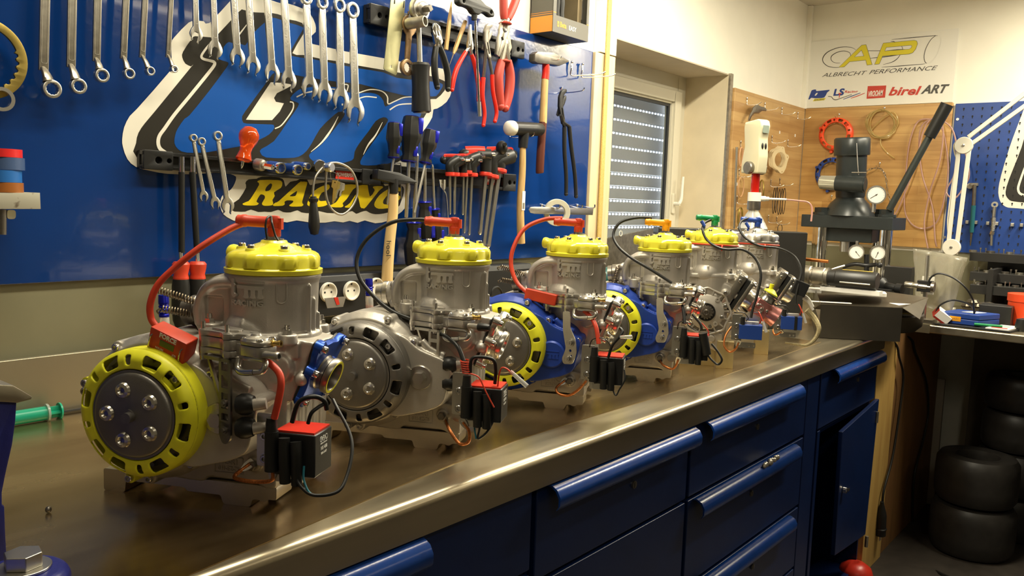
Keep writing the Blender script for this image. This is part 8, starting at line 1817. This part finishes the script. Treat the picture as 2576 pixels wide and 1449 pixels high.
# ================================================================== UNDER THE END BENCH
def tyre(c, r, w, lab, grp='used kart tyres stacked under the end bench'):
    m = MB(); p = [(r*.50, w*.5*.75), (r*.52, w*.5*.92), (r*.70, w*.5), (r*.90, w*.5*.93), (r*.985, w*.5*.72), (r, w*.5*.3), (r, -w*.5*.3), (r*.985, -w*.5*.72), (r*.90, -w*.5*.93), (r*.70, -w*.5), (r*.52, -w*.5*.92), (r*.50, -w*.5*.75)]
    m.ring([(a, b+w*.5) for a, b in p], c, (0, 0, 1), 48); return thing('kart_tyre', m, 'tyre', lab, 'tyre', grp)
mat('tyre', (0.018, 0.016, 0.014), 0.42, noise=.2, nscale=30, bump=.1, bscale=80)
tyre((3.70, .565, .0005), .155, .205, 'bottom tyre of the front pair on the floor'); tyre((3.70, .565, .207), .150, .195, 'upper tyre of the front pair of wide kart tyres')
for k, (z, l) in enumerate(((.0005, 'lowest tyre of the tall rear stack'), (.185, 'second tyre from the floor in the tall rear stack'), (.370, 'third tyre from the floor in the tall rear stack'), (.540, 'topmost narrow tyre of the tall rear stack'))): tyre((4.03, .475, z), (.150, .150, .140, .142)[k], (.183, .183, .168, .150)[k], l)
tyre((3.86, .13, .0005), .15, .2, 'bottom tyre of the stack cut off by the right edge'); tyre((3.86, .13, .202), .15, .2, 'middle tyre of the stack cut off by the right edge'); tyre((3.86, .13, .404), .14, .18, 'top tyre of the stack cut off by the right edge')
# cable with plug hanging over the plywood upright
pc = wthing('power_cable', tuple(pY(2214, 1330, .80)), 'black mains cable ending in a plug, hanging in front of the plywood upright', 'cable')
y = .806
m = MB(); m.tube([Vector((3.16, .87, .925)), pY(2250, 862, .82), pY(2262, 900, y), pY(2272, 950, y), pY(2262, 1040, y), pY(2245, 1150, y), pY(2224, 1230, y), pY(2220, 1265, y)], .0045, 10, 6); obj('cable', m, 'black_rubber', pc)
a_, b_ = pY(2219, 1262, y), pY(2214, 1352, y); L = (b_-a_).length
m = MB(); m.lathe([(0, 0), (.007, 0), (.008, L*.08), (.017, L*.30), (.019, L*.38), (.019, L*.72), (.022, L*.74), (.022, L*.76), (.0195, L*.77), (.0195, L*.93), (0, L*.93)], a_, b_-a_, 24); pgp = obj('plug', m, 'black_plastic', pc); m = MB()
for s_ in (-.006, .006): m.cyl(b_+Vector((s_, 0, L*.07)), b_+Vector((s_, 0, -L*.08)), .0024, n=10)
objs('plug_pin', m, 'steel', pgp)
m = MB(); m.tube([Vector((3.28, .87, .925)), pY(2288, 850, .825), pY(2302, 885, .818), pY(2330, 960, .816), pY(2335, 1040, .816), pY(2322, 1110, .816), pY(2300, 1200, .815), pY(2296, 1330, .815), pY(2300, 1390, .80), Vector((3.36, .60, .006)), Vector((3.3, .30, .006))], .0045, 10, 6); thing('black_cable', m, 'black_rubber', 'second black cable hanging down along the brown panel to the floor', 'cable')

# ================================================================== LEFT EDGE
mat('vise_blue', (0.015, 0.02, 0.16), 0.35, noise=.15, nscale=40, bump=.15, bscale=150); mat('vise_top', (0.50, 0.45, 0.33), .32, .9, noise=.1, nscale=20)
vc = wthing('bench_vise', (.24, 1.0, .92), 'blue bench vise with a bright steel jaw cut off by the left edge', 'vise')
yv = .98
def vp(u, v, y_=yv): return wp(u, v, y_)
m = MB(); m.plate([[vp(u, v) for u, v in ((-160, 1000), (40, 1003), (45, 1012), (42, 1060), (34, 1120), (18, 1190), (8, 1240), (8, 1270), (14, 1275), (16, 1330), (22, 1449), (20, 1500), (-160, 1500))]], -.12, .0, WALLF(yv), .004); obj('vise_body', m, 'vise_blue', vc)
m = MB(); m.plate([[vp(u, v) for u, v in ((-160, 960), (30, 968), (77, 996), (75, 1003), (40, 1012), (-160, 1000))]], -.09, .005, WALLF(yv), .0015); obj('steel_jaw', m, 'vise_top', vc)
bp_ = pZ(70, 1440, .945); m = MB(); m.lathe([(0, 0), (.046, 0), (.046, .022), (.040, .030), (0, .030)], (bp_.x-.008, bp_.y-.002, .9203), n=36); m.bx(bp_.x-.16, bp_.x-.01, bp_.y-.05, bp_.y+.04, .9203, .945); obj('vise_foot', m, 'vise_blue', vc, .004)
m = MB(); m.cyl((bp_.x-.004, bp_.y, .9503), (bp_.x-.004, bp_.y, .9535), .026, n=32); m.cyl((bp_.x-.004, bp_.y, .9535), (bp_.x-.004, bp_.y, .968), .0185, n=6, a0=.3); obj('foot_bolt', m, 'satin_chrome', vc, .001)
# green syringe on the bench
sy = wthing('syringe', tuple(pZ(100, 1050, .92)), 'green plastic syringe lying on the bench behind the blue vise', 'syringe')
a_, b_ = Vector((.50, 1.555, .9335)), Vector((.628, 1.553, .9335)); d_ = (b_-a_)
mat('syr_green', (0.01, 0.33, 0.20), .35)
m = MB(); m.lathe([(0, 0), (.0125, 0), (.0125, d_.length*.86), (.0130, d_.length*.87), (0, d_.length*.87)], a_, d_, 24); obj('barrel', m, 'syr_green', sy)
m = MB(); m.lathe([(.0125, d_.length*.84), (.0165, d_.length*.845), (.0165, d_.length*.875), (.0125, d_.length*.88)], a_, d_, 24); obj('finger_flange', m, 'clear_plastic', sy)
m = MB(); m.bx(-.002, .002, -.010, .010, d_.length*.87, d_.length*1.02, Matrix.Translation(a_) @ frame_z(d_)); m.bx(-.010, .010, -.002, .002, d_.length*.87, d_.length*1.02, Matrix.Translation(a_) @ frame_z(d_)); m.lathe([(0, 0), (.0150, 0), (.0150, .003), (0, .003)], a_+d_*1.02, d_, 24); obj('plunger', m, 'syr_green', sy)
m = MB(); m.tube([(.62, 1.578, .924), (.72, 1.574, .924), (.85, 1.575, .924), (1.0, 1.57, .924)], .0035, 8, 5); thing('black_cable', m, 'black_rubber', 'black cable lying along the back edge of the bench by the syringe', 'cable')
m = MB(); p = pZ(122, 1290, .92); m.ball((p.x, p.y, .9245), .0042, (1, 1, 1.0), 8, 6); thing('small_nut', m, 'steel_dark', 'tiny dark speck of metal on the bench left of the first engine', 'bit')
# tape rolls on a steel plate at the left edge
yt = 1.50; tpz = None
e = wthing('steel_bracket', tuple(pY(40, 525, yt)), 'spotted light grey metal plate sticking in from the left edge under the tape rolls', 'bracket')
m = MB(); m.plate([[wp(u, v, yt-.03) for u, v in ((-80, 485), (101, 485), (103, 526), (-80, 526))]], -.115, .0, WALLF(yt-.03), .001); obj('plate', m, mat('spotted_zinc', (0.42, 0.40, 0.32), .5, .4, col2=(0.16, 0.13, 0.09), nscale=60, c2f=(.30, .40)), e)
m = MB(); 
for u0, u1 in ((-12, 9), (16, 38)): m.plate([round_poly([wp(u, v, yt-.02) for u, v in ((u0, 528), (u1, 528), (u1, 551), (u0, 551))], .005, 4)], -.003, .003, WALLF(yt-.02))
objs('wing_nut', m, 'satin_chrome', e); m = MB(); m.cyl(pY(6, 527, yt-.02), pY(6, 590, yt-.02), .006, n=14); obj('threaded_bolt', m, 'steel_dark', e)
zb_ = pY(40, 485, yt-.03).z
for (v0, v1, u1, m_, l) in ((484, 459, 57, mat('tape_brown', (0.30, 0.10, 0.02), .35), 'brown tape roll at the bottom of the stack of four'), (459, 429, 53, mat('tape_blue', (0.02, 0.13, 0.42), .35), 'light blue tape roll, second from the bottom'), (428, 397, 60, mat('tape_navy', (0.05, 0.09, 0.20), .4), 'wider dark blue-grey tape roll, second from the top'), (397, 376, 54, mat('tape_red', (0.62, 0.02, 0.02), .35), 'bright red tape roll on top of the stack')):
    r = .030; z1 = pY(30, v1, yt).z; z0 = pY(30, v0, yt).z; x1 = pY(u1, v0, yt).x; m = MB(); m.ring([(r*.6, 0), (r, 0), (r, z1-z0-.0003), (r*.6, z1-z0-.0003)], (x1-r, yt+.0, z0), (0, 0, 1), 40); thing('tape_roll', m, m_, l, 'tape', 'tape rolls stacked at the left edge')
# boxed screwdriver set on top of the blue board
bx_ = wthing('screwdriver_set_box', tuple(pY(1410, 110, 1.55)), 'grey and orange boxed set of screwdrivers standing on top of the blue board', 'box')
yb = 1.53
p = lambda u, v: wp(u, v, yb)
fr = [[p(1389, -60), p(1478, -60), p(1477, 118), p(1389, 88)], [p(1401, -60), p(1469, -60), p(1469, 88), p(1401, 66)]]
z_s = pY(1389, 88, yb).z; xL, xR = pY(1389, 88, yb).x, pY(1478, 116, yb).x; zT = z_s+.26
mat('box_grey', (0.10, 0.095, 0.08), .4); mat('box_orange', (0.75, 0.28, 0.03), .4)
z_s = 1.8485
T = WALLF(yb)
m = MB(); m.plate([rect(xL, z_s, xR, zT), rect(xL+.016, z_s+.050, xR-.012, zT-.04)], -.001, .001, T); m.bx(xL, xL+.0015, yb, yb+.085, z_s, zT); m.bx(xR-.0015, xR, yb, yb+.085, z_s, zT); m.bx(xL, xR, yb+.083, yb+.085, z_s, zT); m.bx(xL, xR, yb, yb+.085, z_s-.0002, z_s+.001); m.bx(xL, xR, yb, yb+.085, zT-.001, zT); obj('carton', m, 'box_grey', bx_)
m = MB(); m.bx(xL-.0006, xL-.0001, yb+.001, yb+.084, z_s+.001, z_s+.048); m.bx(xL-.0006, xL-.0001, yb+.001, yb+.084, z_s+.052, z_s+.054); m.bx(xL-.0006, xL-.0001, yb+.001, yb+.084, z_s+.058, z_s+.0595); m.bx(xL, xL+.015, yb-.0016, yb-.0011, z_s+.056, z_s+.058); m.bx(xR-.012, xR, yb-.0016, yb-.0011, z_s+.050, z_s+.052); objs('orange_print', m, 'box_orange', bx_, 0, 0, 'orange printed band')
m = MB(); m.text('Beta', .022, .0012, .0016, T @ Matrix.Translation((xL+.052, z_s+.026, 0)), bold=.0006, sx=.85); m.plate([rect(xL+.022, z_s+.018, xL+.031, z_s+.034, .001), rect(xL+.0245, z_s+.022, xL+.0285, z_s+.028)], .0012, .0016, T); obj('orange_lettering', m, 'box_orange', bx_, 0, 0)
m = MB(); m.text('EASY', .019, .0012, .0016, T @ Matrix.Translation((xL+.102, z_s+.024, 0)), sx=.95); obj('white_lettering', m, 'white_print', bx_, 0, 0)
m = MB(); m.bx(xR-.034, xR-.014, yb+.02, yb+.08, z_s+.002, zT-.04); obj('cardboard_insert', m, 'carton', bx_)
for k in range(3):
    x_ = xL+.028+.024*k; m = MB(); m.lathe([(0, 0), (.010, .002), (.0115, .03), (.0090, .06), (.0105, .085), (.0090, .115), (0, .115)], (x_, yb+.025, z_s+.012), n=16); sc = obj('screwdriver_handle', m, 'black_rubber', bx_); m = MB(); m.lathe([(.0088, .113), (.0098, .118), (.0098, .132), (0, .136)], (x_, yb+.025, z_s+.012), n=16); obj('orange_end', m, 'box_orange', sc)
m = MB(); m.cyl((xR-.022, yb+.012, z_s+.065), (xR-.022, yb+.012, z_s+.15), .0022, n=8); obj('thin_blade', m, 'chrome', bx_)
